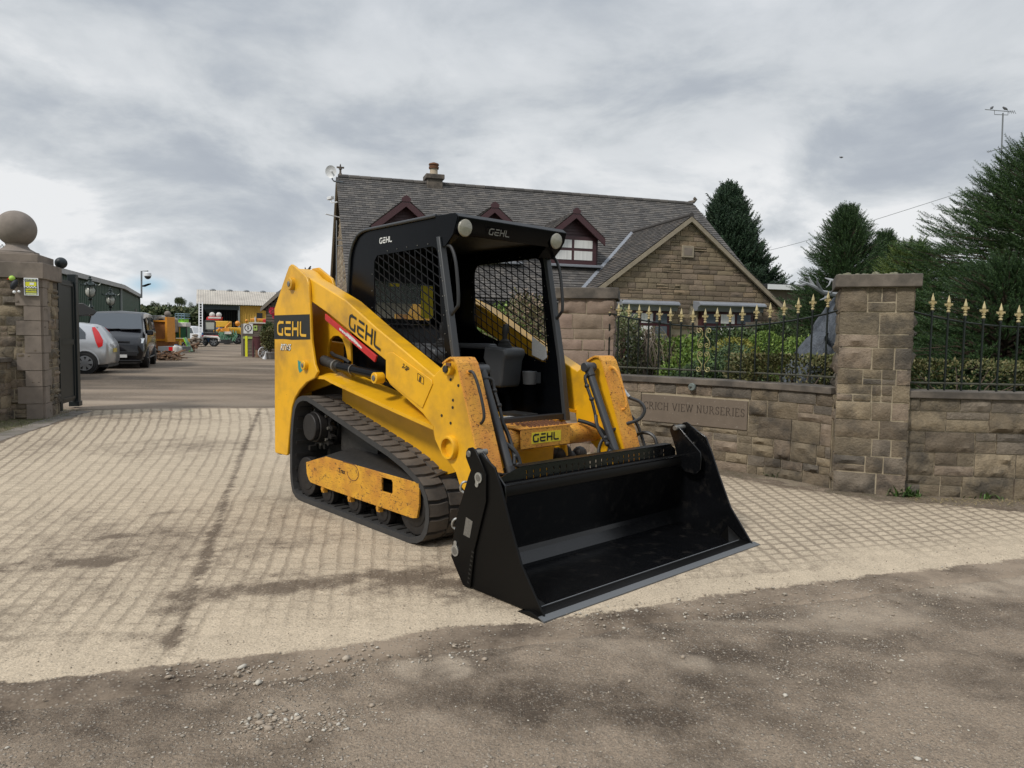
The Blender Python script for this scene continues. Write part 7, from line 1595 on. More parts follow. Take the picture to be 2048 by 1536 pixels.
# cctv bracket on its end
cb0 = A(283, 594, 50); cp = empty('camera_bracket', cb0, 0, 'grey pole bracket with dome camera and solar lamp on the green shed', 'camera')
def rel(x, y, D=50): return tuple(A(x, y, D)-cb0)
MB().tube([rel(276, 594), rel(283, 594), rel(283, 542), rel(295.5, 542), rel(295.5, 545)], .06, 6).build('pole', 'grey_metal', cp); MB().lathe([(.10, .28), (.22, .20), (.24, .0), (.22, -.02)], 14, Matrix.Translation(rel(295.5, 552))).build('camera_housing', 'white_plastic', cp); MB().sphere(rel(295.5, 552.5), .21, 14, 8).build('camera_dome', 'trim_black', cp)
MB().add([rel(284, 571), rel(290, 571.5), rel(302, 566.5), rel(296, 567), tuple(Vector(rel(284, 571))+Vector((0, 0, -.08))), tuple(Vector(rel(290, 571.5))+Vector((0, 0, -.08))), tuple(Vector(rel(302, 566.5))+Vector((0, 0, -.08))), tuple(Vector(rel(296, 567))+Vector((0, 0, -.08)))], [(0, 1, 2, 3), (7, 6, 5, 4), (0, 4, 5, 1), (1, 5, 6, 2), (2, 6, 7, 3), (3, 7, 4, 0)]).build('solar_lamp', 'grey_metal', cp)
# ornate lamp posts
mat('lamp_iron', (.012, .02, .016), rough=.3, metal=.4); mat('lamp_glass', (.35, .36, .32), rough=.15)
def lamp_post(loc, H_, label):
    o = empty('street_lamp', loc, 0, label, 'lamp post', 'ornate lamp posts in front of the green shed')
    MB().lathe([(.13, 0), (.13, .35), (.08, .42), (.07, .8), (.05, .9), (.045, H_-1.35), (.07, H_-1.3), (.11, H_-1.22), (.07, H_-1.15), (.04, H_-1.1), (.04, H_-.95), (.10, H_-.9), (.05, H_-.86)], 14).build('post', 'lamp_iron', o)
    MB().sphere((0, 0, H_-.62), .17, 16, 12, sq=(1, 1, 1.25)).build('lantern_glass', 'lamp_glass', o)
    t = MB()
    for k in range(4): a = k*PI/2+.4; t.tube([(0, 0, H_-.9), (.16*math.cos(a), .16*math.sin(a), H_-.75), (.20*math.cos(a), .20*math.sin(a), H_-.5), (.14*math.cos(a), .14*math.sin(a), H_-.38)], .014, 5)
    for k in range(8): a = k*PI/4+.2; t.tube([(.05*math.cos(a), .05*math.sin(a), H_-.25), (.2*math.cos(a), .2*math.sin(a), H_-.36), (.32*math.cos(a), .32*math.sin(a), H_-.37), (.40*math.cos(a), .40*math.sin(a), H_-.28)], [.03, .028, .022, .008], 5)
    t.build('lantern_frame', 'lamp_iron', o); MB().lathe([(.26, H_-.38), (.18, H_-.30), (.08, H_-.24), (.06, H_-.18), (.09, H_-.15), (.04, H_-.10), (.05, H_-.07), (.005, H_)], 14).build('lantern_cap', 'lamp_iron', o)
p = A(183, 700, 28); lamp_post((p.x, p.y, 0), A(183, 551, 28).z, 'taller nearer black ornate lamp post, left one of two behind the van'); p = A(223, 700, 33); lamp_post((p.x, p.y, 0), A(223, 574, 33).z, 'smaller farther black ornate lamp post, right one of two behind the van')
# ---- barn
BD = 88; bl, br_ = A(398, 600, BD), A(640, 600, BD); ze, zr = A(400, 608, BD).z, A(398, 579, BD+5).z
bn = empty('barn', (bl.x, BD, 0), R(23), 'big open-fronted barn with a pale corrugated roof at the far end of the yard', 'barn'); Wb = (br_.x-bl.x)
mat('barn_roof', (.42, .39, .34), rough=.85, var=.2, vscale=.5, c2=(.34, .31, .27)); mat('barn_dark', (.02, .03, .03), rough=.8, var=.4, vscale=3, stretch=(3, 3, .2)); mat('barn_ochre', (.42, .25, .03), rough=.7, var=.2, vscale=.6); mat('barn_slats', (.05, .065, .06), rough=.8)
mb = MB(); k = int(Wb/.28); V = []
for i in range(k*2+1): x = i*.14; e = .05 if i % 2 else 0; V += [(x-.3, -.5, ze+e), (x-.3, 6, zr+e)]
mb.add(V, [(2*i, 2*i+2, 2*i+3, 2*i+1) for i in range(k*2)]); rfb = mb.build('roof', 'barn_roof', bn, smooth=False, fix=False)
MB().add([(-.3, 6, zr), (Wb, 6, zr), (Wb, 12, ze), (-.3, 12, ze)], [(0, 1, 2, 3)]).build('roof_back', 'barn_roof', bn, smooth=False)
for i in range(6): MB().sphere((1.6+i*2.05, 5.8, zr), .38, 10, 6, sq=(1, .5, .5)).build('roof_vent', 'grey_metal', rfb)
MB().box(-.35, -.25, -.5, 6, ze-.1, ze+.1).build('gable_trim', 'white_paint', bn)
w1 = A(471, 640, BD).x-bl.x
mb = MB().box(0, Wb, 5.9, 6, 0, ze).box(0, .12, 0, 6, 0, ze).box(0, w1+.1, -.25, -.15, ze-.6, ze-.05); mb.build('inner_wall', 'barn_dark', bn, smooth=False)
mb = MB()
for i in range(int(w1/.30)): mb.box(.5+i*.3, .62+i*.3, 5.6, 5.7, .2, ze-.7)
mb.build('back_slats', 'barn_slats', bn, smooth=False); MB().box(w1, w1+.22, -.2, .1, 0, ze-.1).build('post', 'trim_pale', bn)
mb = MB(); corr(mb, (w1+.22, 0), (Wb, 0), .2, ze-.05, pitch=.3, dep=.04); mb.build('front_wall', 'barn_ochre', bn, smooth=False, fix=False); MB().box(w1+2.2, w1+2.85, -.12, 0, ze-1.75, ze-.9).build('window', 'trim_black', bn); MB().box(w1+.2, w1+3.4, -.14, -.02, 1.6, 1.95).build('rail_board', 'trim_black', bn)
# ---- far trees, hedge and field
hl = MB(); xs = np.linspace(-260, 120, 40)
V = []; 
for x in xs: V += [(x, 118, -.1), (x, 150, 4.6+.3*math.sin(x*.05)), (x, 200, 8.0+.3*math.sin(x*.03+1)), (x, 380, 8.5+1.*math.sin(x*.02))]
hl.add(V, [(i*4+j, (i+1)*4+j, (i+1)*4+j+1, i*4+j+1) for i in range(39) for j in range(3)]); mat('far_field', (.12, .16, .045), rough=1, var=.2, vscale=.02); h_ = hl.build('hill', 'far_field', None, fix=False); tag(h_, kind='structure')
def cloud(P_, dirs, ls, q): return scatter(LEAF[0], LEAF[1], P_, frames(dirs, q.uniform(0, 6.28, len(P_))), ls)
q = np.random.RandomState(3); n = 42000; x = q.uniform(-95, -25, n); topz = 3.9+1.5*grid_noise(np.column_stack([x*.09, x*0]), 1., 4, 4)+.7*grid_noise(np.column_stack([x*.5, x*0]), 1., 6, 3); z = topz*q.rand(n)**.5; y = 118+q.normal(0, 1.6, n)+grid_noise(np.column_stack([x*.3, z*.6]), 1., 8, 3)*-6
V, Fc = cloud(np.column_stack([x, y, z]), q.normal(size=(n, 3)), q.uniform(.35, .8, n), q); o = npmesh('hedgerow', V, Fc, 'leaf_far'); tag(o, 'far olive green hedgerow running behind the yard', 'hedgerow', kind='stuff')
def far_tree(label, px, py0, py1, D, hw, n, seed, clumps=9, gap=.0):
    q = np.random.RandomState(seed); t_, b_ = A(px, py0, D), A(px, py1, D); o = empty('tree', (t_.x, t_.y, 0), 0, label, 'tree'); H_ = t_.z; zb = b_.z; P_ = []
    W_ = hw/FPX*D
    for k in range(clumps):
        a = q.uniform(0, 2*PI); rr = q.uniform(.25, .95)**.7; c_ = np.array([W_*.72*rr*math.cos(a), W_*.5*rr*math.sin(a), zb+(H_-zb)*(.35+.42*q.rand()*(1.15-rr*.5))]); d = q.normal(size=(n//clumps, 3)); d /= np.linalg.norm(d, axis=1, keepdims=True); P_.append(c_+d*q.uniform(.6, 1, (n//clumps, 1))*np.array([W_*.36, W_*.36, (H_-zb)*.25]))
    P_ = np.concatenate(P_); P_[:, 2] = np.minimum(P_[:, 2], H_+q.normal(0, .1, len(P_))); V, Fc = cloud(P_, q.normal(size=P_.shape)+[0, 0, .3], np.full(len(P_), W_*.085)*q.uniform(.7, 1.3, len(P_)), q); npmesh('crown', V, Fc, 'leaf_far', o)
    t = MB().tube([(0, 0, 0), (.05, 0, zb*.6), (0, 0, zb+(H_-zb)*.3)], [W_*.08, W_*.06, W_*.045], 8)
    for k in range(6): a = k*1.05; t.tube([(0, 0, zb*.75), (W_*.25*math.cos(a), W_*.2*math.sin(a), zb+(H_-zb)*.22), (W_*.55*math.cos(a), W_*.4*math.sin(a), zb+(H_-zb)*.55)], [W_*.045, W_*.03, W_*.01], 5)
    t.build('trunk', 'bark', o); return o
far_tree('broad round-headed tree standing alone on the far field', 359, 592, 615, 198, 15, 5200, 31, clumps=16)
far_tree('small tree left of the broad round-headed tree', 338, 602, 615, 198, 4.5, 900, 32, 5)
far_tree('mid-sized tree rising above the hedgerow behind the van roof', 311, 599, 622, 135, 12, 2600, 33, 10)
far_tree('bushy tree above the hedgerow just left of the barn', 388, 600, 634, 128, 14, 3000, 34, 11)
far_tree('small thin tree in the gap of the far hedgerow', 326, 607, 618, 140, 5, 700, 35, 4)
p = A(0, 520, 40); far_tree('twiggy tree top showing behind the stone ball at the left edge', -12, 478, 560, 40, 42, 2600, 36, 9)
# ---- machines and clutter in the yard
mat('orange', (.60, .24, .02), rough=.5, var=.1, vscale=3); mat('orange_rust', (.30, .12, .035), rough=.8, var=.2, vscale=3); mat('lime', (.20, .55, .02), rough=.5); mat('steel_blue', (.12, .20, .26), rough=.5); mat('machine_green', (.03, .13, .06), rough=.5); mat('machine_yellow', (.58, .33, .02), rough=.5, var=.15, vscale=3); mat('machine_blue', (.03, .10, .24), rough=.5); mat('machine_red', (.45, .02, .02), rough=.45); mat('off_white', (.52, .50, .46), rough=.7, var=.2, vscale=3); mat('pink', (.5, .15, .25), rough=.6); mat('wood_old', (.17, .10, .06), rough=.9, island=.45); mat('wood_cut', (.38, .27, .16), rough=.9); mat('rubble', (.24, .20, .16), rough=.95, var=.3, vscale=3, bump=.8, bscale=8); mat('maroon_bin', (.09, .03, .035), rough=.5); mat('planter', (.20, .19, .18), rough=.8); mat('flower_red', (.55, .02, .08), rough=.6, island=.3); mat('sign_green', (.30, .40, .10), rough=.5)
def place(name, label, cat, px, D, rz=0, z=0, group=None): p = A(px, 690, D); return empty(name, (p.x, p.y, z), rz, label, cat, group)
def m2(w, D): return w/FPX*D       # picture width to metres at depth D
# orange hopper
t = place('tipper_hopper', 'tall orange tipping hopper with a rust brown inside, right of the van', 'hopper', 327, 42, R(-8)); hx = .60; z0 = A(327, 680, 42).z; z1 = A(327, 643, 42).z
MB().box(-hx, hx, 0, .05, z0, z1).build('back_plate', 'orange_rust', t); MB().box(-hx-.04, hx+.04, -.12, .06, z1-.02, z1+.07).build('top_rail', 'orange', t); MB().box(-hx-.04, hx+.04, -.14, .0, z0-.06, z0+.06).build('bottom_rail', 'orange', t); MB().prism([(hx-.02, z1+.25), (hx+.10, z1+.25), (hx+.12, z0-.1), (hx-.02, z0-.1)], -.7, .05, 'y').build('side_plate', 'orange', t); MB().prism([(-hx, z0-.06), (hx, z0-.06), (.25, z0-.75), (-.25, z0-.75)], -.10, .6, 'y').build('chute', 'orange_rust', t); MB().prism([(hx-.5, z0), (hx, z0), (hx, z0+.7)], -.15, -.1, 'y').build('gusset', 'orange', t); MB().box(-.5, .5, 0, .5, 0, .12).build('skid', 'trim_black', t); MB().box(-.08, .08, .1, .5, .1, z0-.7).build('leg', 'trim_black', t)
# tank in a cage
t = place('tank', 'white caged liquid tank behind the orange hopper', 'tank', 316, 52); a, b = A(303, 658, 52).z, A(316, 631, 52).z; MB().box(-.50, .50, -.5, .5, a-.5, b).build('tank_body', 'off_white', t, bevel=.05); mb = MB()
for k in range(5): mb.tube([(-.52+.26*k, -.54, a-.5), (-.52+.26*k, -.54, b)], .02, 4)
for k in range(4): mb.tube([(-.54, -.54, a-.5+(b-a+.5)*k/3), (.54, -.54, a-.5+(b-a+.5)*k/3)], .02, 4)
mb.build('cage', 'grey_metal', t); MB().box(-.5, .5, -.5, .5, 0, a-.5).build('pallet', 'wood_old', t)
t = place('wood_chipper', 'dark grey-brown boxy machine top showing above the orange hopper', 'machine', 334, 46, R(5)); a = A(334, 652, 46).z; b = A(334, 634, 46).z
MB().prism([(-.55, a-.4), (.55, a-.4), (.55, b-.15), (.35, b), (-.42, b), (-.55, b-.2)], -.4, .5).build('body', 'rubble', t, bevel=.03); MB().box(-.32, -.05, -.42, -.39, a+.02, b-.12).build('vent', 'trim_black', t); MB().box(-.4, .4, -.3, .4, 0, a-.4).build('base', 'trim_black', t)
p = A(335, 628, 50); t = empty('ball_pillar', (p.x, p.y, 0), 0, 'small stone ball on a distant pillar above the orange hopper', 'pillar'); MB().sphere((0, 0, p.z), m2(6.2, 50), 16, 10).build('stone_ball', 'ball_stone', t); MB().box(-.2, .2, -.2, .2, 0, p.z-.2).build('shaft', 'dressed_stone', t)
t = place('marker_pole', 'pink and grey striped pole right of the orange hopper', 'pole', 344, 43); zp = A(344, 646, 43).z; MB().box(-.05, .05, -.03, .03, .3, zp).build('pole', 'pink', t); MB().box(-.14, -.05, -.05, .05, 0, zp-.1).build('pole_back', 'grey_metal', t)
# trailer with red lamp, white tubs
t = place('trailer', 'low grey flatbed trailer end with a red lamp board below the orange hopper', 'trailer', 338, 34, R(-6)); a, b = A(338, 702, 34).z, A(338, 693, 34).z; MB().box(-.55, .40, 0, 1.2, a, b).build('trailer_bed', 'grey_metal', t); MB().box(.0, .26, -.03, .0, a+.02, b-.02).build('lamp', 'tail_red', t); wheel(t, .25, -.02, .16, .12, 'grey_metal'); wheel(t, -.35, -.02, .16, .12, 'grey_metal')
for i, (px_, py0, py1, w) in enumerate(((352, 690, 708, .14), (359, 692, 712, .12))): t = place('plastic_drum', ('larger white plastic drum beside the grey trailer end', 'smaller white plastic drum right of the larger drum')[i], 'drum', px_, 33.5+i*.5); a, b = A(px_, py1, 33.5).z, A(px_, py0, 33.5).z; MB().lathe([(w*.8, max(a, 0)), (w, max(a, 0)+.04), (w, b-.1), (w*.6, b-.03), (w*.55, b)], 14).build('drum_body', 'off_white', t); MB().cyl((0, 0, b), (0, 0, b+.03), w*.5, n=12).build('lid', 'machine_blue', t)
t = place('timber_pile', 'untidy pile of broken brown timber at the foot of the van', 'timber pile', 334, 31.5); mb = MB(); r_ = random.Random(4)
for k in range(46):
    a = r_.uniform(-.9, .9); M_ = Matrix.Translation((r_.uniform(-.42, .45), r_.uniform(-.5, .5), r_.uniform(.03, .34)*(1-abs(a)*.3))) @ Matrix.Rotation(r_.uniform(-.6, .6), 4, 'Y') @ Matrix.Rotation(r_.uniform(-1.2, 1.2), 4, 'Z'); L_ = r_.uniform(.12, .42); mb.box(-L_, L_, -.03, .03, -.018, .018, M_)
mb.build('planks', 'wood_old', t, smooth=False); mb = MB()
for k in range(14): mb.sphere((r_.uniform(-.45, .65), r_.uniform(-.5, .2), r_.uniform(.02, .10)), r_.uniform(.04, .08), 6, 4, sq=(1.4, 1, .7))
mb.build('offcuts', 'wood_cut', t)
# backhoe
t = place('backhoe_loader', 'yellow and white backhoe with a green-tinted glass cab in the yard', 'digger', 366, 47, R(10)); z_ = lambda py: A(366, py, 47).z; w = m2(11.5, 47)
MB().box(-w, w, -.5, .5, z_(654), z_(645)).build('roof', 'off_white', t, bevel=.04); MB().box(-w*.9, w*.9, -.4, .4, z_(676), z_(654)).build('cab_glass', 'machine_green', t)
for x in (-w*.92, -w*.2, w*.92): MB().box(x-.03, x+.03, -.46, -.40, z_(676), z_(652)).build('cab_post', 'machine_yellow' if x < 0 else 'trim_black', t)
MB().box(-w*1.25, w*.9, -.6, .4, z_(684), z_(677)).build('body', 'machine_yellow', t, bevel=.03); MB().tube([(-w*1.1, -.6, z_(680)), (-w*.9, -.9, z_(695)), (-w*.3, -1., z_(700))], [.12, .10, .08], 8).tube([(0, -.6, z_(682)), (.0, -.9, z_(700))], .09, 8).build('digger_arm', 'machine_yellow', t); wheel(t, -w*.6, -.55, .22, .2, 'off_white'); wheel(t, w*.8, -.5, .28, .2, 'off_white')
t = place('green_ramp', 'long narrow green metal ramp leaning beside the backhoe', 'ramp', 372, 44); a, b, c_, d = A(367, 676, 44), A(372, 674, 44), A(386, 702, 43.4), A(379, 703, 43.4); lo = Vector(t.location); V = [tuple(v-lo) for v in (a, b, c_, d)]; MB().add(V+[(x, y+.08, z-.03) for x, y, z in V], [(0, 1, 2, 3), (7, 6, 5, 4), (0, 4, 5, 1), (1, 5, 6, 2), (2, 6, 7, 3), (3, 7, 4, 0)]).build('ramp_board', 'machine_green', t); MB().tube([V[0], V[3]], .03, 5).build('ramp_lip', 'lime', t)
t = place('log_heap', 'heap of dark scrap and logs to the right of the green ramp', 'scrap heap', 388, 45); mb = MB(); r_ = random.Random(9)
for k in range(22): a = r_.uniform(0, 6.3); x, z = r_.uniform(-.35, .4), r_.uniform(.1, .45); mb.cyl((x, -.2+.2*math.cos(a), z), (x+.25*math.cos(a), .2*math.sin(a), z+.12*math.sin(a*2)), .07, n=7)
mb.build('logs', 'wood_old', t)
# access platform
t = place('access_platform', 'lime green platform with blue-grey guard rails above the backhoe', 'platform', 366, 60); z_ = lambda py: A(366, py, 60).z; w = m2(9, 60)
MB().box(-w*.85, w*.85, -.4, .4, z_(645), z_(637)).build('deck', 'lime', t); mb = MB()
for zz in (z_(637), z_(632), z_(628)): mb.tube([(-w, -.5, zz), (w, -.5, zz), (w, .5, zz), (-w, .5, zz)], .035, 5, closed=True)
for x in (-w, -w*.35, w*.35, w): mb.tube([(x, -.5, z_(640)), (x, -.5, z_(628))], .03, 5)
mb.build('guard_rail', 'steel_blue', t); MB().box(-w, w, -.5, .5, .4, z_(645)).build('scissor_lift', 'off_white', t); wheel(t, -w*.7, -.5, .25, .2, 'grey_metal'); wheel(t, w*.7, -.5, .25, .2, 'grey_metal')
# pickups beyond the rubble
for i, (px_, lb_, rz_, dd) in enumerate(((381, 'white pickup truck behind the rubble heap, left of the pair', 10, 84), (391, 'white pickup truck nearer the foot of the ladder, right of the pair', -25, 80))):
    t = place('white_truck', lb_, 'truck', px_, dd, R(rz_)); MB().prism([(-.9, .35), (.9, .35), (.9, .95), (.55, 1.0), (.25, 1.75), (-.6, 1.85), (-.9, 1.8)], -.7, .7).build('body', 'car_white', t, bevel=.05); MB().prism([(.22, 1.05), (.50, 1.05), (.24, 1.62), (-.5, 1.70), (-.6, 1.05)], -.72, -.69).build('side_window', 'car_glass', t); MB().box(-.93, -.9, -.5, .5, 1.1, 1.65).build('rear_window', 'car_glass', t); wheel(t, -.55, -.72, .32, .2, 'grey_metal'); wheel(t, .6, -.72, .32, .2, 'grey_metal')
t = place('rubble_heap', 'low heap of pale rubble between the backhoe and the ladder', 'rubble heap', 388, 60); mb = MB(); r_ = random.Random(5)
for k in range(60): x = r_.gauss(0, .30); mb.sphere((x, r_.gauss(0, .3), max(.05, .95*math.exp(-x*x*4)*r_.random())), r_.uniform(.08, .2), 6, 4, sq=(1.3, 1, .7))
mb.build('rubble', 'rubble', t, smooth=False)
# ladder
p0 = A(401.5, 692, 66); t = empty('ladder', (p0.x, p0.y, 0), 0, 'tall white ladder leaning against the left corner of the barn', 'ladder'); tp_ = A(401.5, 604, 68)-p0; w = m2(3.3, 66); zt2 = tp_.z+p0.z
for s in (-1, 1): MB().tube([(s*w, 0, 0), (s*w+tp_.x, tp_.y, zt2)], .05, 5).build('rail', 'white_paint', t)
mb = MB()
for k in range(16): c_ = (k+.5)/16; mb.tube([(-w+tp_.x*c_, tp_.y*c_, zt2*c_), (w+tp_.x*c_, tp_.y*c_, zt2*c_)], .035, 4)
mb.build('rungs', 'white_paint', t)
# mini dumper with cab
t = place('mini_dumper', 'small blue and red site dumper with a glazed cab facing the gate', 'dumper', 419, 62); z_ = lambda py: A(419, py, 62).z; w = m2(11, 62)
fr_ = MB().tube([(-w*.95, 0, z_(668)), (-w*.95, .1, z_(643)), (-w*.7, .1, z_(641.5)), (w*.75, .1, z_(641.5)), (w, .1, z_(644)), (w, 0, z_(668))], .07, 6); fr_.build('cab_frame', 'trim_black', t); MB().box(-w*.9, w*.92, .12, .14, z_(660), z_(643)).build('windscreen', 'lamp_glass', t); mb = MB()
for py in (659, 662.5, 666): mb.tube([(-w, -.2, z_(py)), (w*1.3, -.2, z_(py))], .035, 4)
mb.build('guard_rail', 'trim_black', t); MB().box(-w*.9, w*1.3, -.3, .4, z_(672), z_(664)).build('bonnet', 'trim_black', t, bevel=.05); MB().box(-w*.85, w*2.1, -.6, -.5, z_(674), z_(670.5)).build('red_bar', 'machine_red', t); MB().tube([(-w*.8, -.6, z_(684)), (-w*.75, -.6, z_(676)), (-w*.4, -.6, z_(673)), (w*2., -.6, z_(674)), (w*2.3, -.6, z_(677)), (w*2.3, -.6, z_(682))], .10, 6).build('bumper_bar', 'off_white', t); MB().box(-w*.6, w*1., -.4, .4, .35, z_(674)).build('body', 'machine_blue', t, bevel=.05); MB().box(-w*1.5, -w*1.0, .1, .5, .3, z_(665)).build('fuel_tank', 'machine_blue', t)
for x in (-w*.75, w*1.15): wheel(t, x, -.5, .40, .3, 'grey_metal')
# yellow excavator, green implement, big wheel, red boat-like machine in the barn
t = place('yellow_digger', 'long yellow digger body parked in front of the barn opening', 'digger', 443, 74); z_ = lambda py: A(443, py, 74).z; w = m2(15, 74)
MB().box(-w, w*.9, 0, 1, z_(654), z_(642)).build('body', 'machine_yellow', t, bevel=.05); MB().box(-w, -w*.2, -.1, .9, z_(668), z_(654)).build('engine_cover', 'machine_yellow', t); MB().box(-w*.5, w*.3, -.4, -.1, z_(659), z_(655)).build('seat', 'machine_blue', t); mb = MB()
for a_, b_ in (((-w*.5, 668), (w*.3, 657)), ((w*.1, 665), (w*1.2, 655)), ((w*.4, 660), (w*1.8, 662)), ((w*1.0, 655), (w*1.7, 645))): mb.tube([(a_[0], -.8, z_(a_[1])), (b_[0], -.9, z_(b_[1]))], .12, 6)
mb.build('boom', 'orange', t); wheel(t, -w*.5, -.4, .5, .3, 'grey_metal'); wheel(t, w*.8, -.4, .5, .3, 'grey_metal')
t = place('farm_implement', 'green tined farm implement in front of the yellow digger', 'implement', 452, 70); z_ = lambda py: A(452, py, 70).z; mb = MB(); r_ = random.Random(6)
for k in range(16): x = -1.+k*.13; mb.tube([(x, 0, z_(664)+r_.uniform(-.15, .25)), (x+.25, -.3, z_(672)), (x+.1+r_.uniform(-.2, .2), -.4, z_(682))], .05, 5)
mb.box(-1.1, 1.0, -.1, .1, z_(668), z_(665)); mb.build('tines', 'machine_green', t); MB().box(-.9, .6, -.5, .3, .15, .5).build('frame', 'trim_black', t); MB().box(.1, .7, -.6, -.3, z_(668), z_(663)).build('hopper', 'off_white', t); MB().box(-.2, .5, -.5, -.2, z_(663), z_(656)).build('gearbox', 'orange', t)
t = place('tractor', 'small tractor with a big black wheel near the timber hut', 'tractor', 470, 76); z_ = lambda py: A(470, py, 76).z; wheel(t, .45, -.6, .55, .4, 'grey_metal'); wheel(t, -.5, -.6, .35, .3, 'grey_metal'); MB().box(-.8, .8, -.4, .4, .6, z_(655)).build('body', 'machine_yellow', t, bevel=.06); MB().tube([(0, -.3, z_(655)), (0, -.3, z_(645))], .08, 6).build('exhaust', 'trim_black', t); MB().sphere((.3, 0, z_(647)), .28, 10, 8).build('beacon', 'orange', t)
t = place('red_mower', 'red and cream machine standing in the dark barn bay', 'machine', 430, 84); z_ = lambda py: A(430, py, 84).z; w = m2(14, 84); MB().prism([(-w, z_(641)), (w*.9, z_(641)), (w, z_(634)), (-w*.7, z_(633)), (-w, z_(636))], -.4, .4).build('body', 'machine_red', t, bevel=.05); MB().box(-w*.7, w*1.1, -.45, -.38, z_(637), z_(634)).build('trim', 'off_white', t)
for x in (-w*.35, w*.6): MB().sphere((x, 0, z_(630)), .32, 10, 8).build('hopper', 'off_white', t)
MB().box(-w*.9, w*.9, -.3, .3, 0, z_(641)).build('base', 'trim_black', t)
# ---- timber hut, signs and pots on the right of the yard
mat('hut_boards', (.095, .078, .060), rough=.9, var=.25, vscale=2, stretch=(.4, .4, 5)); mat('hut_trim', (.17, .15, .12), rough=.9)
HD = 38; a = A(527, 619, HD); b = A(569, 582, HD); sl_ = (b.z-a.z)/(b.x-a.x); hut = empty('timber_hut', (a.x, HD, 0), 0, 'dark timber hut with a sloping roof edge behind the tail of the loader', 'hut'); xr = 2.05
mb = MB().prism([(.15, 0), (4.6, 0), (4.6, a.z), (xr+.2, a.z+sl_*xr), (.15, a.z+.05)], 0, 5); mb.build('wall', 'hut_boards', hut, smooth=False); bd = MB(); k = 0
while .15*k < a.z+sl_*xr-.2: z = .15*k; x0 = .13+max(0, (z-a.z)/sl_); x1 = 4.6-max(0, (z-a.z)/sl_)*1.0; bd.add([(x0, -.004, z), (x1, -.004, z), (x1, -.03, z+.02), (x0, -.03, z+.02), (x0, -.006, z+.148), (x1, -.006, z+.148)], [(0, 1, 2, 3), (3, 2, 5, 4)]); k += 1
bd.build('boards', 'hut_boards', hut, smooth=False)
for sg_, xs_ in ((1, (0, xr)), (-1, (4.6, xr+.15))):
    x0, x1 = xs_; MB().prism([(x0-.1*sg_, a.z-.05), (x1, a.z+sl_*xr+.05), (x1, a.z+sl_*xr+.22), (x0-.1*sg_, a.z+.10)], -.15, 5.1).build('roof_slope', 'roof_tile', hut, smooth=False); MB().prism([(x0-.1*sg_, a.z-.12), (x1, a.z+sl_*xr-.06), (x1, a.z+sl_*xr+.14), (x0-.1*sg_, a.z+.06)], -.20, -.15).build('barge_board', 'hut_trim', hut)
lwx = A(485, 690, HD).x-a.x; zl_ = A(500, 649, HD).z
lw_ = empty('timber_screen', (a.x, HD, 0), 0, 'low horizontal-boarded timber screen carrying the speed sign, left of the hut', 'screen'); mb = MB()
for k in range(int(zl_/.16)): mb.box(lwx, .1, -.03, .0, .16*k, .16*k+.15)
mb.build('boards', 'hut_boards', lw_, smooth=False); MB().box(lwx-.05, lwx+.07, -.06, .06, 0, zl_+.03).build('post', 'hut_trim', lw_); MB().box(lwx+.02, .1, -.08, .3, zl_-.62, zl_-.50).build('shelf', 'hut_boards', lw_)
def flat(name, label, cat, px0, px1, py0, py1, D, m, off=.06, grp=None):
    p0, p1 = A(px0, py1, D), A(px1, py0, D); o = empty(name, (p0.x, D-off, p0.z), 0, label, cat, grp); MB().box(0, p1.x-p0.x, -.01, .0, 0, p1.z-p0.z).build('sign_board', m, o); return o, p1.x-p0.x, p1.z-p0.z
o, w, h = flat('speed_sign', 'white speed limit sign with a 5 in a dark ring on the timber screen', 'sign', 488, 506.5, 647.5, 667, HD, 'plate_white'); ring = [(w/2+.175*math.cos(t), -.013, h*.58+.175*math.sin(t)) for t in np.linspace(0, 2*PI, 30, endpoint=False)]; MB().tube(ring, .022, 5, closed=True).build('sign_ring', 'maroon', o); text_mesh('5', .24, 'sign_digit', 'logo_black', o, (w/2, -.014, h*.58), (R(90), 0, 0), .002, bold=.006); text_mesh('MPH', .07, 'sign_lettering', 'logo_black', o, (w/2, -.014, .05), (R(90), 0, 0), .002)
o, w, h = flat('notice', 'small yellow-green notice right of the white speed limit sign', 'sign', 507.5, 515.5, 651, 661, HD, 'sign_green'); MB().sphere((w/2, -.012, h*.6), .05, 10, 6, sq=(1, .1, 1)).build('notice_symbol', 'logo_black', o)
o, w, h = flat('yellow_band', 'yellow-green band board under the speed limit sign', 'sign', 487, 506, 672, 677.5, HD, 'sign_green')
p = A(493, 706, 37.3); o = empty('yellow_post', (p.x, p.y, 0), 0, 'bright yellow post standing under the speed limit sign', 'post'); MB().box(-.06, .06, -.03, .03, 0, A(493, 672, 37.3).z).build('post', 'sign_bright' if False else 'sign_yellow', o)
p = A(516, 700, 36.5); o = empty('tall_bin', (p.x, p.y, 0), 0, 'maroon tapered tub on a stand between the yellow post and the pot plant', 'tub'); zt3 = A(516, 673, 36.5).z; zb3 = max(A(516, 699, 36.5).z, .12); MB().lathe([(.14, zb3), (.24, zt3-.04), (.26, zt3-.03), (.26, zt3), (.22, zt3)], 16).build('tub', 'maroon_bin', o); MB().cyl((0, 0, 0), (0, 0, zb3), .13, .12, n=10).build('stand', 'wood_old', o); MB().box(-.27, -.21, -.05, .05, 0, zt3).build('side_post', 'maroon_bin', o)
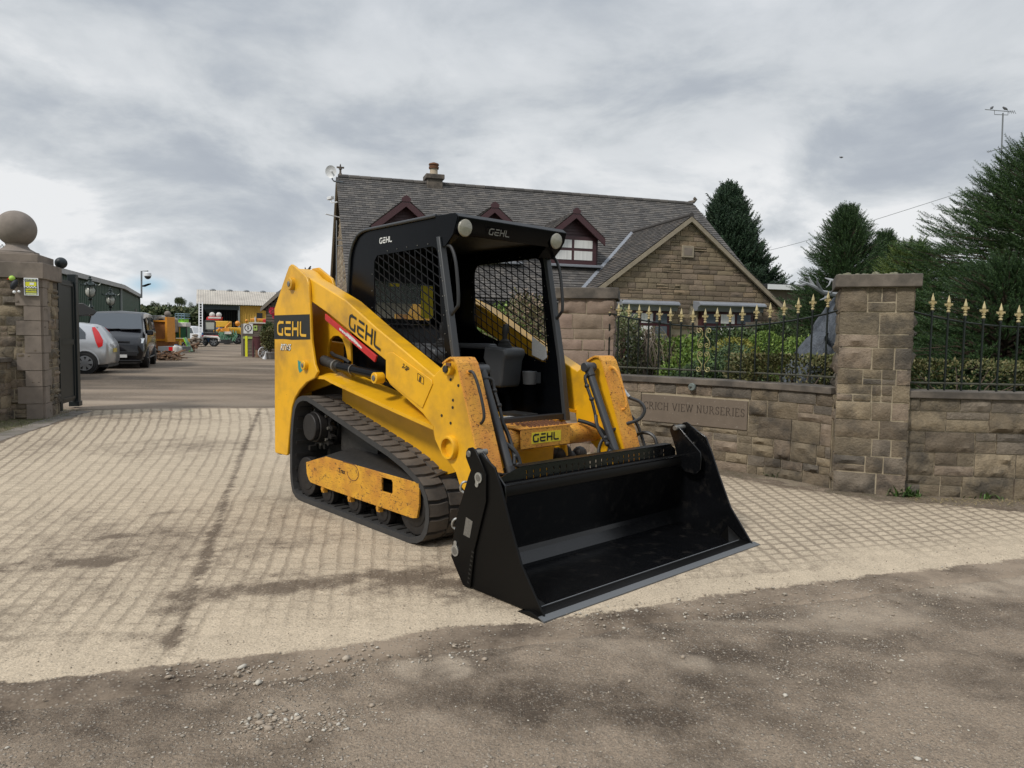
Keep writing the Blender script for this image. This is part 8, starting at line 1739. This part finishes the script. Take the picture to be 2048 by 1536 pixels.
p = A(541, 716, 34.5); o = empty('pot_plant', (p.x, p.y, 0), 0, 'leafy shrub in a wide grey pot beside the rear of the loader', 'pot plant'); MB().lathe([(.19, 0), (.27, .27), (.30, .28), (.30, .32), (.25, .32)], 20).build('pot', 'planter', o); q = np.random.RandomState(6); n = 2600; d = q.normal(size=(n, 3)); d /= np.linalg.norm(d, axis=1, keepdims=True); P_ = d*q.uniform(.5, 1, (n, 1))*np.array([.42, .4, .55])+np.array([0, 0, 1.0]); P_ += np.sin(P_[:, [1, 2, 0]]*9)*.06; V, Fc = cloud(P_, d+q.normal(size=(n, 3))*.6, q.uniform(.06, .11, n), q); npmesh('foliage', V, Fc, 'leaf_olive', o); twigs_in((0, 0), (.35, .35), .3, 1.3, 8, 5, o)
p = A(530, 690, 37.2); o = empty('pot_plant', (p.x, p.y, 0), 0, 'taller dark bush growing against the hut behind the grey pot', 'bush'); P_ = d*q.uniform(.5, 1, (n, 1))*np.array([.40, .3, .65])+np.array([.2, 0, 1.15]); V, Fc = cloud(P_, d+q.normal(size=(n, 3))*.6, q.uniform(.06, .11, n), q); npmesh('foliage', V, Fc, 'leaf_dark', o); twigs_in((0, 0), (.35, .35), 0, 1.3, 6, 7, o); o.name = 'bush'
p = A(526, 712, 35.2); o = empty('cart_wheel', (p.x, p.y, 0), R(55), 'white-painted wheel ornament propped left of the grey pot', 'wheel'); mb = MB().tube([(.26*math.cos(t), 0, .28+.26*math.sin(t)) for t in np.linspace(0, 2*PI, 24, endpoint=False)], .025, 6, closed=True)
for k in range(4): a_ = k*PI/4; mb.tube([(.26*math.cos(a_), 0, .28+.26*math.sin(a_)), (-.26*math.cos(a_), 0, .28-.26*math.sin(a_))], .012, 4)
mb.build('wheel_rim', 'white_paint', o)
p = A(528.5, 716, 34.2); o = empty('white_goose', (p.x, p.y, 0), 0, 'small white tapering ornament at the left foot of the grey pot', 'ornament'); MB().lathe([(.09, 0), (.08, .05), (.04, .16), (.03, .30), (.045, .34), (.01, .38)], 10, Matrix.Rotation(R(14), 4, 'Y')).build('ornament', 'white_paint', o)
def basket(px, py, D, r_, label, seed):
    p = A(px, py, D); o = empty('flower_basket', p, 0, label, 'hanging basket', 'red hanging baskets on the hut'); q = np.random.RandomState(seed); n = 420; d = q.normal(size=(n, 3)); d /= np.linalg.norm(d, axis=1, keepdims=True); V, Fc = cloud(d*r_*q.uniform(.6, 1, (n, 1)), d+q.normal(size=(n, 3))*.4, q.uniform(.04, .07, n), q); npmesh('flowers', V, Fc, 'flower_red', o); MB().tube([(0, 0, 0), (0, .05, r_*1.6), (0, .3, r_*1.7)], .01, 4).build('hook', 'trim_black', o)
basket(546, 622, 37.6, .20, 'larger red flower basket hanging on the hut wall', 2); basket(551, 633, 37.6, .13, 'smaller red flower basket below the larger one on the hut', 3)
# shelf of red and orange gear behind the screen
t = place('orange_machine', 'orange and red garden machine standing behind the timber screen', 'machine', 517, 46); z_ = lambda py: A(517, py, 46).z; MB().box(-.45, .42, -.2, .3, z_(642), z_(637)).build('body', 'orange', t, bevel=.03); MB().box(-.5, .55, -.3, .35, z_(647), z_(645)).build('deck', 'off_white', t); MB().box(.38, .56, -.28, .2, z_(646), z_(638)).build('engine', 'machine_red', t, bevel=.03); MB().cyl((-.1, -.25, z_(645)), (-.1, -.25, z_(634)), .05, n=8).build('canister', 'off_white', t); MB().sphere((-.75, 0, z_(642)), .10, 10, 6).build('beacon', 'orange', t); MB().box(-.4, .5, -.2, .3, 0, z_(647)).build('bench', 'wood_old', t)
# cockerel weathervane
p = A(616, 548, 40); o = empty('weathervane', p, 0, 'black cockerel weathervane showing above the rear of the loader arm', 'weathervane'); k_ = m2(1, 40)
MB().cyl((0, 0, -2.2), (0, 0, .12), .015, n=6).build('vane_rod', 'trim_black', o); pts = [(-9, 10), (-8, 17), (-5.5, 12), (-3, 11), (0, 12), (3, 16), (6, 19), (9, 18), (7, 15), (9, 13), (6, 12), (6, 9), (3, 6), (1, 4), (1, 1), (-1, 1), (-2, 4), (-5, 6), (-7, 7)]
MB().prism([(x*k_*.75, (y+.0)*k_*.85) for x, y in pts], -.01, .01).build('cockerel', 'trim_black', o)
# ================================================================ loose pieces of one kind become parts of their own
def split_loose(o):
    me = o.data; n = len(me.vertices); par = list(range(n))
    def find(a):
        while par[a] != a: par[a] = par[par[a]]; a = par[a]
        return a
    for e in me.edges: a, b = find(e.vertices[0]), find(e.vertices[1]); par[a] = b
    groups = {}
    for p in me.polygons: groups.setdefault(find(p.vertices[0]), []).append(p)
    if len(groups) < 2: return
    base = o.name.split('.')[0]
    for ps in groups.values():
        idx = sorted({v for p in ps for v in p.vertices}); mp = {v: i for i, v in enumerate(idx)}
        m2_ = bpy.data.meshes.new(base); m2_.from_pydata([me.vertices[v].co[:] for v in idx], [], [[mp[v] for v in p.vertices] for p in ps])
        q = finish(base, m2_, me.materials[0], None); q.parent = o.parent; q.matrix_local = o.matrix_local.copy()
        for md in o.modifiers:
            if md.type == 'BEVEL': b = q.modifiers.new('bevel', 'BEVEL'); b.width = md.width; b.segments = md.segments; b.limit_method = 'ANGLE'; b.angle_limit = R(35)
    bpy.data.objects.remove(o)
RN = {'mesh_screws': 'mesh_screw', 'bolt_holes': 'bolt_hole', 'hub_bolts': 'hub_bolt', 'post_bolts': 'post_bolt'}
for o in list(bpy.data.objects):
    b = o.name.split('.')[0]
    if o.type == 'MESH' and not o.children and b in ('visor_cheek', 'mesh_screws', 'bolt_holes', 'cylinder_clamp', 'cylinder_gland', 'pipe_fitting', 'hub_bolts', 'post_bolts', 'handle_foot', 'cylinder_pipe', 'rung', 'foot_pedal', 'wiper', 'digger_arm'):
        if b in RN: o.name = RN[b]
        split_loose(o)
print('objects', len(bpy.data.objects))
